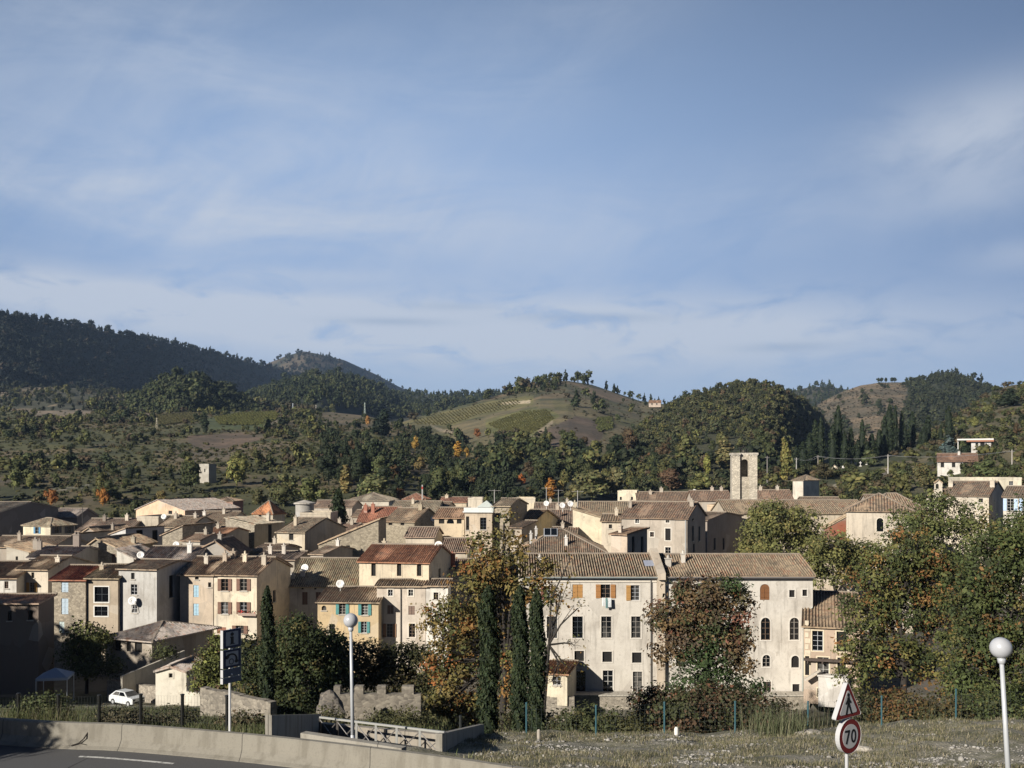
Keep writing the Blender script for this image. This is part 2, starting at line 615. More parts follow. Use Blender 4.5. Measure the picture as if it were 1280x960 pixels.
def ground_z(x, D):
    x = np.asarray(x, float)
    D = np.asarray(D, float)
    w = smooth(-4.5, -0.8, x)
    zr = np.interp(D, GR[:, 0], GR[:, 1]) + smooth(6, 18, x) * 0.45 * smooth(24, 34, D) * (1 - smooth(42, 60, D))
    z = np.interp(D, GL[:, 0], GL[:, 1]) * (1 - w) + zr * w
    dip = smooth(-7.6, -6.6, x) * (1 - smooth(-2.4, -1.9, x)) * smooth(30.3, 31.0, D) * (1 - smooth(37.2, 37.7, D))
    z = z - dip * np.clip(z + 11.4, 0, 5)
    bump = (fbm(x * 0.55, D * 0.55, 4) - 0.5) * 0.5
    amt = smooth(21, 27, D) * (1 - smooth(90, 100, D)) * np.where(x < -3, smooth(31.5, 34, D), 1.0) * np.where((x > -3) & (x < 1), smooth(25, 27, D), 1.0)
    return z + bump * amt


def gz(px, D):
    return float(ground_z(X(px, D), D))


def in_poly(px, py, poly):
    px, py = np.asarray(px), np.asarray(py)
    r = np.zeros(px.shape, bool)
    n = len(poly)
    for i in range(n):
        (x1, y1), (x2, y2) = poly[i], poly[(i + 1) % n]
        c = ((y1 > py) != (y2 > py)) & (px < (x2 - x1) * (py - y1) / (y2 - y1 + 1e-9) + x1)
        r ^= c
    return r


def build_ground():
    Ds = np.concatenate([np.arange(2, 24, 1.0), np.arange(24, 46, 0.35), np.arange(46, 110, 1.2), np.geomspace(110, 16000, 60)])
    us = np.concatenate([np.linspace(-1.7, -0.5, 50)[:-1], np.linspace(-0.5, 0.5, 190), np.linspace(0.5, 1.7, 50)[1:]])
    U, DD = np.meshgrid(us, Ds)
    XX = U * (DD + np.minimum(40, 400 / DD + 4))
    ZZ = ground_z(XX, DD)
    v = np.stack([XX, DD, ZZ], -1).reshape(-1, 3)
    nr, nc = XX.shape
    idx = np.arange(nr * nc).reshape(nr, nc)
    q = np.stack([idx[:-1, :-1], idx[:-1, 1:], idx[1:, 1:], idx[1:, :-1]], -1).reshape(-1, 4)
    x, D = v[:, 0], v[:, 1]
    c = np.zeros((len(v), 3))
    c[:] = (0.15, 0.135, 0.115)                                             # town ground
    left = (x < -2) & (D > 30) & (D < 97)
    nz = fbm(x * 0.25, D * 0.25, 4)
    g = np.where((nz > 0.5)[:, None], (0.085, 0.10, 0.035), (0.12, 0.11, 0.06))
    c[left] = g[left]
    # pale drive where the white car stands
    drive = (np.abs(D - (84 + 0.12 * (x + 40))) < 5.5) & (x > -47) & (x < -24)
    c[drive] = (0.42, 0.38, 0.31)
    lane = (np.abs((x + 36) - (D - 70) * 0.25) < 2.5) & (D > 60) & (D < 84)
    c[lane] = (0.36, 0.33, 0.27)
    right = (x > -4.5) & (D > 19) & (D < 43)
    dry = fbm(x * 0.35 + 40, D * 0.5, 4)
    c[right] = np.where((dry > 0.50)[:, None], (0.36, 0.33, 0.265), (0.26, 0.24, 0.175))[right]
    slope = (x > -4.5) & (D >= 43) & (D < 95)
    c[slope] = (0.075, 0.085, 0.04)
    c[(D < 19)] = (0.12, 0.12, 0.06)
    c[D > 300] = (0.07, 0.075, 0.04)
    me = np_mesh('ground', v, quads=q, colors=c, mat=M['land'])
    me.materials.append(M['bank'])
    cen = v[q].mean(1)
    mi = ((cen[:, 1] < 44) & (cen[:, 1] > 19) & (cen[:, 0] > -4.5)) | ((cen[:, 1] > 31) & (cen[:, 1] < 44))
    me.polygons.foreach_set('material_index', mi.astype(np.int32))
    props(link('ground', me), kind='structure')


build_ground()


class Hill:
    """a ridge: the crest is a list of (px, py, depth); the front slope comes down to near(px) = (depth, z)"""

    def __init__(s, name, crest, near, g=1.0, rows=70, step=3.0, back=0.5, rough=0.012, cover=None, rs=1.0, wob=0.0):
        s.crest = np.array(crest, float)
        s.near = np.array(near, float)          # (px, depth, z)
        s.g, s.rough, s.rs, s.wob = g, rough, rs, wob
        px = np.arange(s.crest[0, 0], s.crest[-1, 0] + 0.1, step)
        t = np.concatenate([np.linspace(0, 1, rows) ** 0.9, 1 + np.array([0.03, 0.08, 0.15, 0.3, 0.6, 1.0])])
        PX, T = np.meshgrid(px, t)
        V = s.surf(PX, T, back)
        nr, nc = PX.shape
        idx = np.arange(nr * nc).reshape(nr, nc)
        q = np.stack([idx[:-1, :-1], idx[:-1, 1:], idx[1:, 1:], idx[1:, :-1]], -1).reshape(-1, 4)
        ppx = CX + F * V[..., 0] / V[..., 1]
        ppy = HOR - F * V[..., 2] / V[..., 1]
        c = cover(ppx.ravel(), ppy.ravel(), T.ravel(), V.reshape(-1, 3))
        me = np_mesh(name, V.reshape(-1, 3), quads=q, colors=c, mat=M['land'], smooth_=True)
        s.obj = props(link(name, me), kind='structure')

    def surf(s, PX, T, back=0.5):
        PX, T = np.asarray(PX, float), np.asarray(T, float)
        cy = np.interp(PX, s.crest[:, 0], s.crest[:, 1])
        cd = np.interp(PX, s.crest[:, 0], s.crest[:, 2])
        nd = np.interp(PX, s.near[:, 0], s.near[:, 1])
        nz = np.interp(PX, s.near[:, 0], s.near[:, 2])
        cz = (HOR - cy) / F * cd
        Tf = np.minimum(T, 1)
        D = nd + (cd - nd) * Tf + np.maximum(T - 1, 0) * (cd - nd) * back
        f = Tf ** s.g
        f = f * (1 - s.rs) + s.rs * (1 - (1 - f) ** 1.25) if s.rs != 1.0 else f
        z = nz + (cz - nz) * f - (np.maximum(T - 1, 0) ** 1.2) * (cz - nz + 25) * 0.9
        x = (PX - CX) / F * D
        L = 0.14 * (cd - nd)
        amp = s.rough * (cz - nz) * 4
        n_ = (fbm(x / L + 31, D / L + 7, 5) - 0.5) * amp * np.sin(np.clip(Tf, 0, 1) * math.pi) ** 0.7
        n_ += (fbm(x / L * 4, D / L * 4, 3) - 0.5) * amp * 0.12
        return np.stack([x, D, z + n_], -1)

    def find(s, px, py):
        t = np.linspace(0.0, 1.0, 240)
        V = s.surf(np.full(240, float(px)), t)
        y = HOR - F * V[:, 2] / V[:, 1]
        k = int(np.argmin(np.abs(y - py)))
        return V[k]


def cover_forest(base, dry, thr=0.55, sc=0.01):
    def fn(px, py, t, v):
        n_ = fbm(v[:, 0] * sc, v[:, 1] * sc, 4)
        w = smooth(thr - 0.08, thr + 0.08, n_)[:, None]
        return np.array(base) * (1 - w) + np.array(dry) * w
    return fn


def hill_all():
    H = {}
    # long dark mountain running away on the left; its flank turns from the sun
    H['mountain'] = Hill('mountain', [(-260, 378, 1500), (-100, 386, 1650), (0, 395, 1800), (60, 402, 1950), (130, 414, 2150), (200, 426, 2400), (260, 440, 2700),
                                      (330, 457, 3150), (370, 467, 3500), (420, 480, 4000), (480, 497, 4700), (540, 520, 5400)],
                         [(-260, 900, -15), (0, 1290, 70), (130, 1560, 80), (260, 2030, 95), (370, 2700, 110), (540, 4400, 120)],
                         g=1.25, rows=60, rough=0.02, cover=cover_forest((0.022, 0.03, 0.022), (0.07, 0.055, 0.035), 0.66, 0.004))
    H['far_mountain'] = Hill('mountain', [(250, 500, 4300), (300, 474, 4300), (335, 454, 4200), (360, 444, 4150), (380, 439, 4100), (400, 443, 4150), (430, 450, 4300), (470, 468, 4600),
                                          (500, 484, 4900), (522, 492, 5200), (600, 515, 6000)],
                             [(250, 3000, 100), (380, 2700, 110), (430, 3000, 110), (520, 4000, 120), (600, 5000, 120)], g=1.15, rows=50,
                             cover=cover_forest((0.03, 0.038, 0.025), (0.13, 0.10, 0.065), 0.5, 0.003))
    H['long_ridge'] = Hill('hill', [(380, 505, 2500), (440, 497, 2500), (500, 493, 2500), (560, 493, 2500), (600, 494, 2400), (640, 493, 2300), (700, 500, 2300), (760, 510, 2300)],
                           [(380, 1300, 60), (760, 1300, 60)], cover=cover_forest((0.03, 0.04, 0.022), (0.08, 0.075, 0.045), 0.58, 0.006))
    H['dark_knoll'] = Hill('hill', [(270, 512, 1900), (320, 493, 1900), (350, 480, 1850), (385, 472, 1800), (420, 471, 1800), (450, 476, 1850), (480, 489, 1950), (500, 500, 2100), (540, 516, 2300)],
                           [(270, 1300, 60), (400, 1150, 70), (540, 1600, 70)], g=0.8, cover=cover_forest((0.026, 0.034, 0.02), (0.05, 0.05, 0.03), 0.6, 0.006))
    H['wooded_knoll'] = Hill('hill', [(140, 520, 1150), (165, 502, 1120), (185, 489, 1100), (205, 480, 1090), (228, 475, 1080), (255, 479, 1090), (280, 490, 1110), (300, 503, 1150), (330, 520, 1180)],
                             [(140, 1000, 50), (230, 900, 48), (330, 1000, 50)], g=0.75, cover=cover_forest((0.035, 0.042, 0.02), (0.06, 0.06, 0.03), 0.6, 0.012))

    def low_valley(px, py, t, v):
        n_ = fbm(v[:, 0] * 0.012, v[:, 1] * 0.006, 4)
        c = np.where((n_ > 0.54)[:, None], (0.21, 0.165, 0.115), (0.075, 0.075, 0.045))
        return c
    H['left_valley'] = Hill('hill', [(-300, 486, 1500), (0, 484, 1500), (80, 484, 1450), (150, 490, 1400), (230, 500, 1350), (330, 505, 1300), (420, 510, 1300)],
                            [(-300, 700, 20), (0, 800, 30), (420, 850, 35)], cover=low_valley, rough=0.03)

    vine_a = [(256, 524), (300, 517), (352, 514), (342, 524), (330, 537), (262, 537)]
    vine_b = [(192, 520), (240, 516), (252, 520), (240, 528), (200, 532)]

    def mid(px, py, t, v):
        n_ = fbm(v[:, 0] * 0.02, v[:, 1] * 0.02, 4)
        c = np.where((n_ > 0.54)[:, None], (0.17, 0.135, 0.072), (0.10, 0.10, 0.038))
        c = np.where((n_ > 0.66)[:, None], (0.17, 0.135, 0.09), c)
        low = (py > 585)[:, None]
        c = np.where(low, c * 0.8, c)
        c[in_poly(px, py, vine_a)] = (0.085, 0.105, 0.035)
        c[in_poly(px, py, vine_b)] = (0.13, 0.12, 0.06)
        c[in_poly(px, py, [(230, 545), (300, 541), (330, 548), (290, 560), (245, 562)])] = (0.17, 0.12, 0.085)
        c[in_poly(px, py, [(20, 515), (50, 508), (118, 510), (110, 520), (60, 524)])] = (0.25, 0.20, 0.15)
        c[in_poly(px, py, [(165, 516), (205, 513), (200, 519), (170, 522)])] = (0.25, 0.195, 0.14)
        c[in_poly(px, py, [(332, 528), (360, 522), (362, 526), (334, 533)])] = (0.32, 0.27, 0.21)
        c[in_poly(px, py, [(400, 516), (440, 514), (455, 522), (430, 532), (405, 526)])] = (0.16, 0.125, 0.075)
        c[in_poly(px, py, [(60, 612), (110, 606), (112, 608), (62, 615)])] = (0.28, 0.25, 0.2)
        return c
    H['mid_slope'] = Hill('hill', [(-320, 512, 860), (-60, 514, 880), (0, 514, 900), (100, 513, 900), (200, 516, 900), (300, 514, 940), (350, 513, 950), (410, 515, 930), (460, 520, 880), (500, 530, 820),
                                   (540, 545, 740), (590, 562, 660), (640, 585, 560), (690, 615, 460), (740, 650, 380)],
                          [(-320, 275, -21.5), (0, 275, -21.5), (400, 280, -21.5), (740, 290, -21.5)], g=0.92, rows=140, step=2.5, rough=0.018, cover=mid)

    fld1 = [(498, 530), (540, 519), (600, 504), (650, 496), (666, 494), (668, 506), (640, 512), (600, 520), (560, 534), (520, 540)]
    fld2 = [(606, 528), (650, 513), (686, 510), (700, 520), (690, 527), (664, 546), (640, 549), (610, 540)]
    scar = [(626, 503), (664, 500), (664, 504), (628, 506)]

    def vin(px, py, t, v):
        n_ = fbm(v[:, 0] * 0.02, v[:, 1] * 0.02, 4)
        c = np.where((n_ > 0.47)[:, None], (0.185, 0.155, 0.085), (0.125, 0.122, 0.052))
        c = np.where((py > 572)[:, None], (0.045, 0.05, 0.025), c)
        c[(py < 500)] = np.where((n_ > 0.5)[:, None], (0.16, 0.125, 0.075), (0.10, 0.095, 0.05))[py < 500]
        c[in_poly(px, py, fld1)] = (0.19, 0.17, 0.07)
        c[in_poly(px, py, fld2)] = (0.17, 0.165, 0.06)
        c[in_poly(px, py, [(470, 540), (520, 526), (560, 534), (540, 552), (500, 560)])] = (0.12, 0.11, 0.05)
        c[in_poly(px, py, scar)] = (0.50, 0.42, 0.30)
        c[in_poly(px, py, [(662, 546), (690, 526), (692, 529), (668, 549)])] = (0.34, 0.28, 0.20)
        c[in_poly(px, py, [(536, 530), (552, 536), (572, 540), (570, 543), (548, 539)])] = (0.30, 0.25, 0.18)
        c[in_poly(px, py, [(690, 500), (720, 506), (716, 516), (694, 512)])] = (0.15, 0.135, 0.06)
        c[in_poly(px, py, [(714, 478), (760, 489), (790, 500), (770, 503), (740, 493)])] = (0.21, 0.155, 0.10)
        c[in_poly(px, py, [(745, 522), (765, 520), (768, 538), (748, 540)])] = (0.10, 0.11, 0.045)
        c[in_poly(px, py, [(676, 540), (720, 520), (760, 530), (745, 565), (700, 575)])] = (0.135, 0.10, 0.075)
        return c
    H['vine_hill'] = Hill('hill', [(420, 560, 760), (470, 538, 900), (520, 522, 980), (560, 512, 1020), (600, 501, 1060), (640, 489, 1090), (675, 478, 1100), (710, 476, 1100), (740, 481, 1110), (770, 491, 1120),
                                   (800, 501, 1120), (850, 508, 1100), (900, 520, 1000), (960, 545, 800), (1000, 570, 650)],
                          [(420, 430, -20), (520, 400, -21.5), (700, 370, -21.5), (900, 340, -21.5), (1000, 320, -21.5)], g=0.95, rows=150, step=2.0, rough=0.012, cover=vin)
    H['round_hill'] = Hill('hill', [(770, 560, 640), (800, 535, 720), (830, 512, 780), (860, 497, 800), (885, 489, 810), (905, 484, 815), (940, 480, 815), (968, 482, 815), (985, 490, 850), (1005, 502, 920),
                                    (1025, 518, 1000), (1043, 548, 1080), (1055, 572, 1150), (1080, 610, 1250)],
                           [(770, 360, -21.5), (880, 350, -21.5), (945, 380, -21.5), (985, 560, -5), (1020, 800, 5), (1090, 1180, 10)], g=1.0, rows=90, step=2.5, rough=0.012,
                           cover=cover_forest((0.06, 0.062, 0.032), (0.12, 0.095, 0.06), 0.58, 0.02))
    H['far_right_hill'] = Hill('hill', [(960, 500, 2600), (990, 489, 2600), (1015, 483, 2600), (1040, 484, 2600), (1065, 488, 2700), (1100, 500, 2800)], [(960, 1700, 20), (1100, 1700, 20)],
                               cover=cover_forest((0.04, 0.048, 0.028), (0.09, 0.08, 0.05), 0.55, 0.005))

    def bald(px, py, t, v):
        n_ = fbm(v[:, 0] * 0.012, v[:, 1] * 0.012, 4)
        st = fbm(v[:, 0] * 0.006, v[:, 2] * 0.12, 3)
        c = np.where((st > 0.5)[:, None], (0.23, 0.175, 0.12), (0.16, 0.13, 0.09))
        c = np.where((n_ > 0.6)[:, None], (0.085, 0.08, 0.05), c)
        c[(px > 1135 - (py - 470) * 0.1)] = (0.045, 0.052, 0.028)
        return c
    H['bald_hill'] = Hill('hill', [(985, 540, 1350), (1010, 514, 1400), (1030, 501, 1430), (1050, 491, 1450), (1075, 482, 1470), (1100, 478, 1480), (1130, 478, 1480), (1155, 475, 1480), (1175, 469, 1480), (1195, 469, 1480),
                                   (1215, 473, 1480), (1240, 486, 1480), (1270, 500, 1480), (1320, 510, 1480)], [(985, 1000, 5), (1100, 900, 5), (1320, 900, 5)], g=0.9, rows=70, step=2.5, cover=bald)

    def rs(px, py, t, v):
        n_ = fbm(v[:, 0] * 0.04, v[:, 1] * 0.04, 4)
        c = np.where((n_ > 0.5)[:, None], (0.14, 0.12, 0.07), (0.07, 0.078, 0.035))
        c[in_poly(px, py, [(1060, 600), (1110, 583), (1140, 580), (1145, 588), (1100, 598), (1075, 606)])] = (0.30, 0.25, 0.19)
        c[in_poly(px, py, [(1040, 606), (1110, 592), (1110, 596), (1050, 612)])] = (0.42, 0.37, 0.3)
        return c
    H['right_slope'] = Hill('hill', [(960, 596, 380), (1000, 585, 420), (1040, 570, 470), (1090, 556, 520), (1140, 545, 560), (1180, 528, 600), (1215, 505, 640), (1240, 489, 660), (1262, 482, 670), (1290, 478, 680),
                                     (1340, 462, 690), (1500, 430, 700)], [(960, 225, -21.5), (1100, 225, -20), (1280, 215, -17), (1500, 215, -14)], g=1.0, rows=90, step=2.5, rough=0.01, cover=rs)
    return H


HILL = hill_all()
# ------------------------------------------------------------------ houses
GROUND = -21.5


def roof_slope(mb, A, B, C, Dp, tile=0.25, samples=4, amp=0.055, thick=0.12, seed=0, mat=0, flat=False):
    """one roof slope: eave from A to B, ridge from C (over B) to Dp (over A); rows of canal tiles run down the slope"""
    A, B, C, Dp = map(Vector, (A, B, C, Dp))
    e = B - A
    b = e.length
    e = e / b
    up = (C - B) if (C - B).length > (Dp - A).length else (Dp - A)
    s_ = (up - e * up.dot(e)).normalized()
    nrm = e.cross(s_)
    if nrm.z < 0:
        nrm = -nrm
    h = max((C - A).dot(s_), (Dp - A).dot(s_))
    cx, dx = (C - A).dot(e), (Dp - A).dot(e)
    n = max(2, int(round(b / tile)))
    w = b / n
    r = random.Random(seed)
    us, off, colid = [], [], []
    for i in range(n):
        jit = r.uniform(-0.014, 0.014)
        for k in range(samples):
            f_ = k / samples
            us.append((i + f_) * w)
            off.append(amp * math.cos(2 * math.pi * f_) + jit)
    us.append(b)
    off.append(amp)
    sag = [0.08 * math.sin(u * 0.6 + seed) + 0.045 * math.sin(u * 1.7 + seed * 2) for u in us]

    def top(u):
        t = h
        if dx > 1e-4 and u < dx:
            t = min(t, h * u / dx)
        if b - cx > 1e-4 and u > cx:
            t = min(t, h * (b - u) / (b - cx))
        return t
    rows = 4
    verts, uvs = [], []
    for u, o_, sg in zip(us, off, sag):
        t = top(u)
        for k in range(rows + 1):
            f_ = k / rows
            o2 = o_ * (1.0 if t > 0.3 else 0.2) + sg * ((math.sin(math.pi * f_) * 1.0 + 0.3) if t > 1 else 0)
            verts.append(A + e * u + s_ * (t * f_) + nrm * o2)
            uvs.append((u / w, t * f_ / 0.38))
    R1 = rows + 1
    for i in range(len(us) - 1):
        for k in range(rows):
            q = (i * R1 + k, (i + 1) * R1 + k, (i + 1) * R1 + k + 1, i * R1 + k + 1)
            um = (uvs[q[0]][0] + uvs[q[1]][0]) / 2
            cell = math.floor(um + 0.5 * 0)
            eps = 1e-3
            uu = [(min(max(uvs[j][0], cell + eps), cell + 1 - eps), uvs[j][1]) for j in q]
            mb.poly([verts[j] for j in q], mat, uu)
    # underside and edges
    lo = [p - nrm * thick for p in (A, B, C, Dp)]
    if (C - Dp).length < 1e-3:
        lo = lo[:3]
    mb.poly(lo[::-1], mat)
    mb.poly([lo[0], lo[1], B + nrm * amp * 0.3, A + nrm * amp * 0.3], mat)
    if dx < 1e-3:
        mb.poly([lo[-1], lo[0], A + nrm * amp * 0.5, Dp + nrm * amp * 0.5], mat)
    if b - cx < 1e-3:
        mb.poly([lo[1], lo[2], C + nrm * amp * 0.5, B + nrm * amp * 0.5], mat)


def cap(mb, p, q, w=0.2, mat=1):
    mb.tube(p, q, w * 0.62, n=6, mat=mat)


def wall_panel(mb, O, e, up_pts, holes, depth, inward, mat=0, rmat=None):
    """wall from origin O along unit e; up_pts = outline top as list of (u, z); holes = (u0, z0, u1, z1, arch)
    rectangular grid with the openings left out, reveals turned inward; the part above the lowest top point is one polygon"""
    L = up_pts[-1][0]
    zt = min(z for u, z in up_pts)
    P = lambda u, z, d=0.0: Vector(O) + Vector(e) * u + Vector((0, 0, z)) + Vector(inward) * d
    hs = []
    for hl in holes:
        u0, z0, u1, z1, ar = hl
        u0, u1 = max(0.05, u0), min(L - 0.05, u1)
        z0, z1 = max(0.05, z0), min(zt - 0.04, z1)
        if u1 - u0 > 0.08 and z1 - z0 > 0.08:
            hs.append((u0, z0, u1, z1, ar))
    us = sorted(set([0.0, L] + [round(h[0], 4) for h in hs] + [round(h[2], 4) for h in hs]))
    zs = sorted(set([0.0, zt] + [round(h[1], 4) for h in hs] + [round(h[3], 4) for h in hs]))
    for i in range(len(us) - 1):
        for j in range(len(zs) - 1):
            cu, cz = (us[i] + us[i + 1]) / 2, (zs[j] + zs[j + 1]) / 2
            if any(h[0] < cu < h[2] and h[1] < cz < h[3] for h in hs):
                continue
            mb.poly([P(us[i], zs[j]), P(us[i + 1], zs[j]), P(us[i + 1], zs[j + 1]), P(us[i], zs[j + 1])], mat)
    top = [(u, z) for u, z in up_pts]
    poly = [(0.0, zt)] + ([(L, zt)]) + [(u, z) for u, z in reversed(top)]
    clean = []
    for p in poly:
        if not clean or (abs(p[0] - clean[-1][0]) + abs(p[1] - clean[-1][1])) > 1e-4:
            clean.append(p)
    if abs(clean[0][0] - clean[-1][0]) + abs(clean[0][1] - clean[-1][1]) < 1e-4:
        clean.pop()
    if len(clean) > 2 and max(z for u, z in top) - zt > 1e-3:
        mb.poly([P(*p) for p in clean], mat)
    for (u0, z0, u1, z1, ar) in hs:
        if ar:
            r = (u1 - u0) / 2
            zc = z1 - r
            cu = (u0 + u1) / 2
            pts = [(cu + r * math.cos(t), zc + r * math.sin(t)) for t in [math.pi * k / 8 for k in range(9)]]
            for k in range(8):                        # spandrels beside the arch
                corner = (u1, z1) if k < 4 else (u0, z1)
                mb.poly([P(*pts[k]), P(*corner), P(*pts[k + 1])], mat)
                mb.poly([P(*pts[k]), P(*pts[k + 1]), P(pts[k + 1][0], pts[k + 1][1], depth), P(pts[k][0], pts[k][1], depth)], mat)
            z1 = zc
        else:
            mb.poly([P(u0, z1), P(u1, z1), P(u1, z1, depth), P(u0, z1, depth)], mat)
        mb.poly([P(u0, z0), P(u0, z1), P(u0, z1, depth), P(u0, z0, depth)], mat)
        mb.poly([P(u1, z0), P(u1, z0, depth), P(u1, z1, depth), P(u1, z1)], mat)
        mb.poly([P(u0, z0), P(u0, z0, depth), P(u1, z0, depth), P(u1, z0)], mat)
    return hs


BROWN, TEAL, BLUE, OCHRE, PALE, WOOD = (0.15, 0.075, 0.045), (0.08, 0.26, 0.25), (0.28, 0.48, 0.60), (0.42, 0.22, 0.07), (0.5, 0.48, 0.44), (0.22, 0.105, 0.04)
WHITE = (0.62, 0.61, 0.57)


def add_window(parent, hole, O, e, inward, style, colr, surround):
    """pane set back in its opening, with frame, shutters and sill as the photo shows"""
    u0, z0, u1, z1, ar = hole
    ang = math.atan2(e[1], e[0])
    loc = Vector(O) + Vector(e) * u0 + Vector((0, 0, z0))
    w, h = u1 - u0, z1 - z0
    # local frame of a window: x along the wall, y into the wall, z up
    flip = 1.0 if (Vector((-e[1], e[0], 0)).dot(Vector(inward)) > 0) else -1.0
    y = lambda d: d * flip

    def place(mb, name, mat, par, color=None, first=False):
        if first:
            return mb.build(name, mat, parent, loc, color, rz=ang)
        return mb.build(name, mat, par, (0, 0, 0), color)
    mb = MB()
    d0 = 0.16
    if 'c' in style:
        # closed shutters fill the opening
        for k in range(2):
            mb.box(w * 0.5 * k + 0.015, min(y(0.05), y(0.09)), 0.02, w * 0.5 * (k + 1) - 0.015, max(y(0.05), y(0.09)), h - (w / 2 if ar else 0.02))
            for q in range(3):
                zz = h * (0.15 + 0.3 * q)
                mb.box(w * 0.5 * k + 0.03, min(y(0.02), y(0.049)), zz, w * 0.5 * (k + 1) - 0.03, max(y(0.02), y(0.049)), zz + 0.07)
        if ar:
            pts = [(w / 2 + w / 2 * math.cos(t), h - w / 2 + w / 2 * math.sin(t)) for t in [math.pi * k / 8 for k in range(9)]]
            mb.prism(pts, y(0.05), y(0.09))
        win = place(mb, 'window', M['paint'], None, colr or BROWN, True)
        return win
    if ar:
        pts = [(0, 0), (w, 0)] + [(w / 2 + w / 2 * math.cos(t), h - w / 2 + w / 2 * math.sin(t)) for t in [math.pi * k / 8 for k in range(9)]]
        mb.poly([(a, y(d0), c) for a, c in pts])
    else:
        mb.poly([(0, y(d0), 0), (w, y(d0), 0), (w, y(d0), h), (0, y(d0), h)])
    win = place(mb, 'window', M['glass'] if 'd' not in style else M['dark'], None, None, True)
    if 'f' in style or 's' in style:
        fb = MB()
        t = min(0.042, w * 0.075)
        a, c = sorted((y(d0 - 0.07), y(d0 - 0.015)))
        hh = h - (w / 2 if ar else 0)
        fb.box(0, a, 0, t, c, hh)
        fb.box(w - t, a, 0, w, c, hh)
        fb.box(t, a, 0, w - t, c, t)
        if not ar:
            fb.box(t, a, h - t, w - t, c, h)
        fb.box(w / 2 - t / 2, a, t, w / 2 + t / 2, c, h - t)
        nb = 2 if h / w > 1.35 else 1
        if h / w > 1.7:
            nb = 3
        for k in range(1, nb + 1):
            zz = hh * k / (nb + 1) if not ar else hh * k / nb
            fb.box(t, a, zz - t * 0.35, w / 2 - t / 2, c, zz + t * 0.35)
            fb.box(w / 2 + t / 2, a, zz - t * 0.35, w - t, c, zz + t * 0.35)
        fc = [(0.55, 0.54, 0.50), (0.34, 0.31, 0.27), (0.20, 0.14, 0.10), (0.46, 0.47, 0.48)][int(abs(u0 * 37 + z0 * 17 + w * 91)) % 4]
        place(fb, 'frame', M['paint'], win, fc if 'k' not in style else (0.05, 0.06, 0.07))
    if 's' in style:
        for sd in ((-1, 1) if 'L' not in style else (-1,)):
            sb = MB()
            sw = w * 0.5
            xx = -sw - 0.02 if sd < 0 else w + 0.02
            a, c = sorted((y(-0.075), y(-0.025)))
            sb.box(xx, a, 0.0, xx + sw, c, h)
            a2, c2 = sorted((y(-0.10), y(-0.077)))
            for zz in (0.12, 0.5, 0.86):
                sb.box(xx + 0.02, a2, h * zz, xx + sw - 0.02, c2, h * zz + 0.06)
            place(sb, 'shutter', M['paint'], win, colr or BROWN)
    if surround:
        sb = MB()
        a, c = sorted((y(-0.035), y(0.02)))
        t = 0.11
        sb.box(-t, a, -t, 0, c, h - (w / 2 if ar else -t))
        sb.box(w, a, -t, w + t, c, h - (w / 2 if ar else -t))
        sb.box(0, a, -t, w, c, 0)
        if ar:
            r0, r1, zc = w / 2, w / 2 + t, h - w / 2
            for k in range(8):
                t0, t1 = math.pi * k / 8, math.pi * (k + 1) / 8
                q = [(w / 2 + r0 * math.cos(t0), zc + r0 * math.sin(t0)), (w / 2 + r1 * math.cos(t0), zc + r1 * math.sin(t0)),
                     (w / 2 + r1 * math.cos(t1), zc + r1 * math.sin(t1)), (w / 2 + r0 * math.cos(t1), zc + r0 * math.sin(t1))]
                sb.prism(q, a, c)
        else:
            sb.box(0, a, h, w, c, h + t)
        place(sb, 'surround', M['paint'], win, surround if isinstance(surround, tuple) else (0.62, 0.58, 0.50))
    elif 'n' not in style:
        sb = MB()
        a, c = sorted((y(-0.09), y(0.03)))
        sb.box(-0.1, a, -0.1, w + 0.1, c, -0.001)
        place(sb, 'sill', M['paint'], win, (0.5, 0.46, 0.39))
    return win


def dish_mesh():
    mb = MB()
    prof = [(0.02, 0.0), (0.18, 0.02), (0.33, 0.07), (0.45, 0.14), (0.45, 0.155), (0.33, 0.09), (0.02, 0.02)]
    mb.lathe(prof, 14)
    k = len(mb.v)
    mb.v = [(x, -z, y) for x, y, z in mb.v]          # opens towards -y
    mb.tube((0, 0, -0.38), (0, -0.42, -0.06), 0.018, n=5)
    mb.box(-0.05, -0.5, -0.1, 0.05, -0.4, 0.0)
    mb.tube((0, 0.02, 0), (0, 0.1, -0.55), 0.035, n=6)
    mb.tube((0, 0.1, -0.55), (0, 0.1, -1.0), 0.035, n=6)
    return mb.mesh('satellite_dish', M['paint'], True)


DISH = None
HOUSES = {}


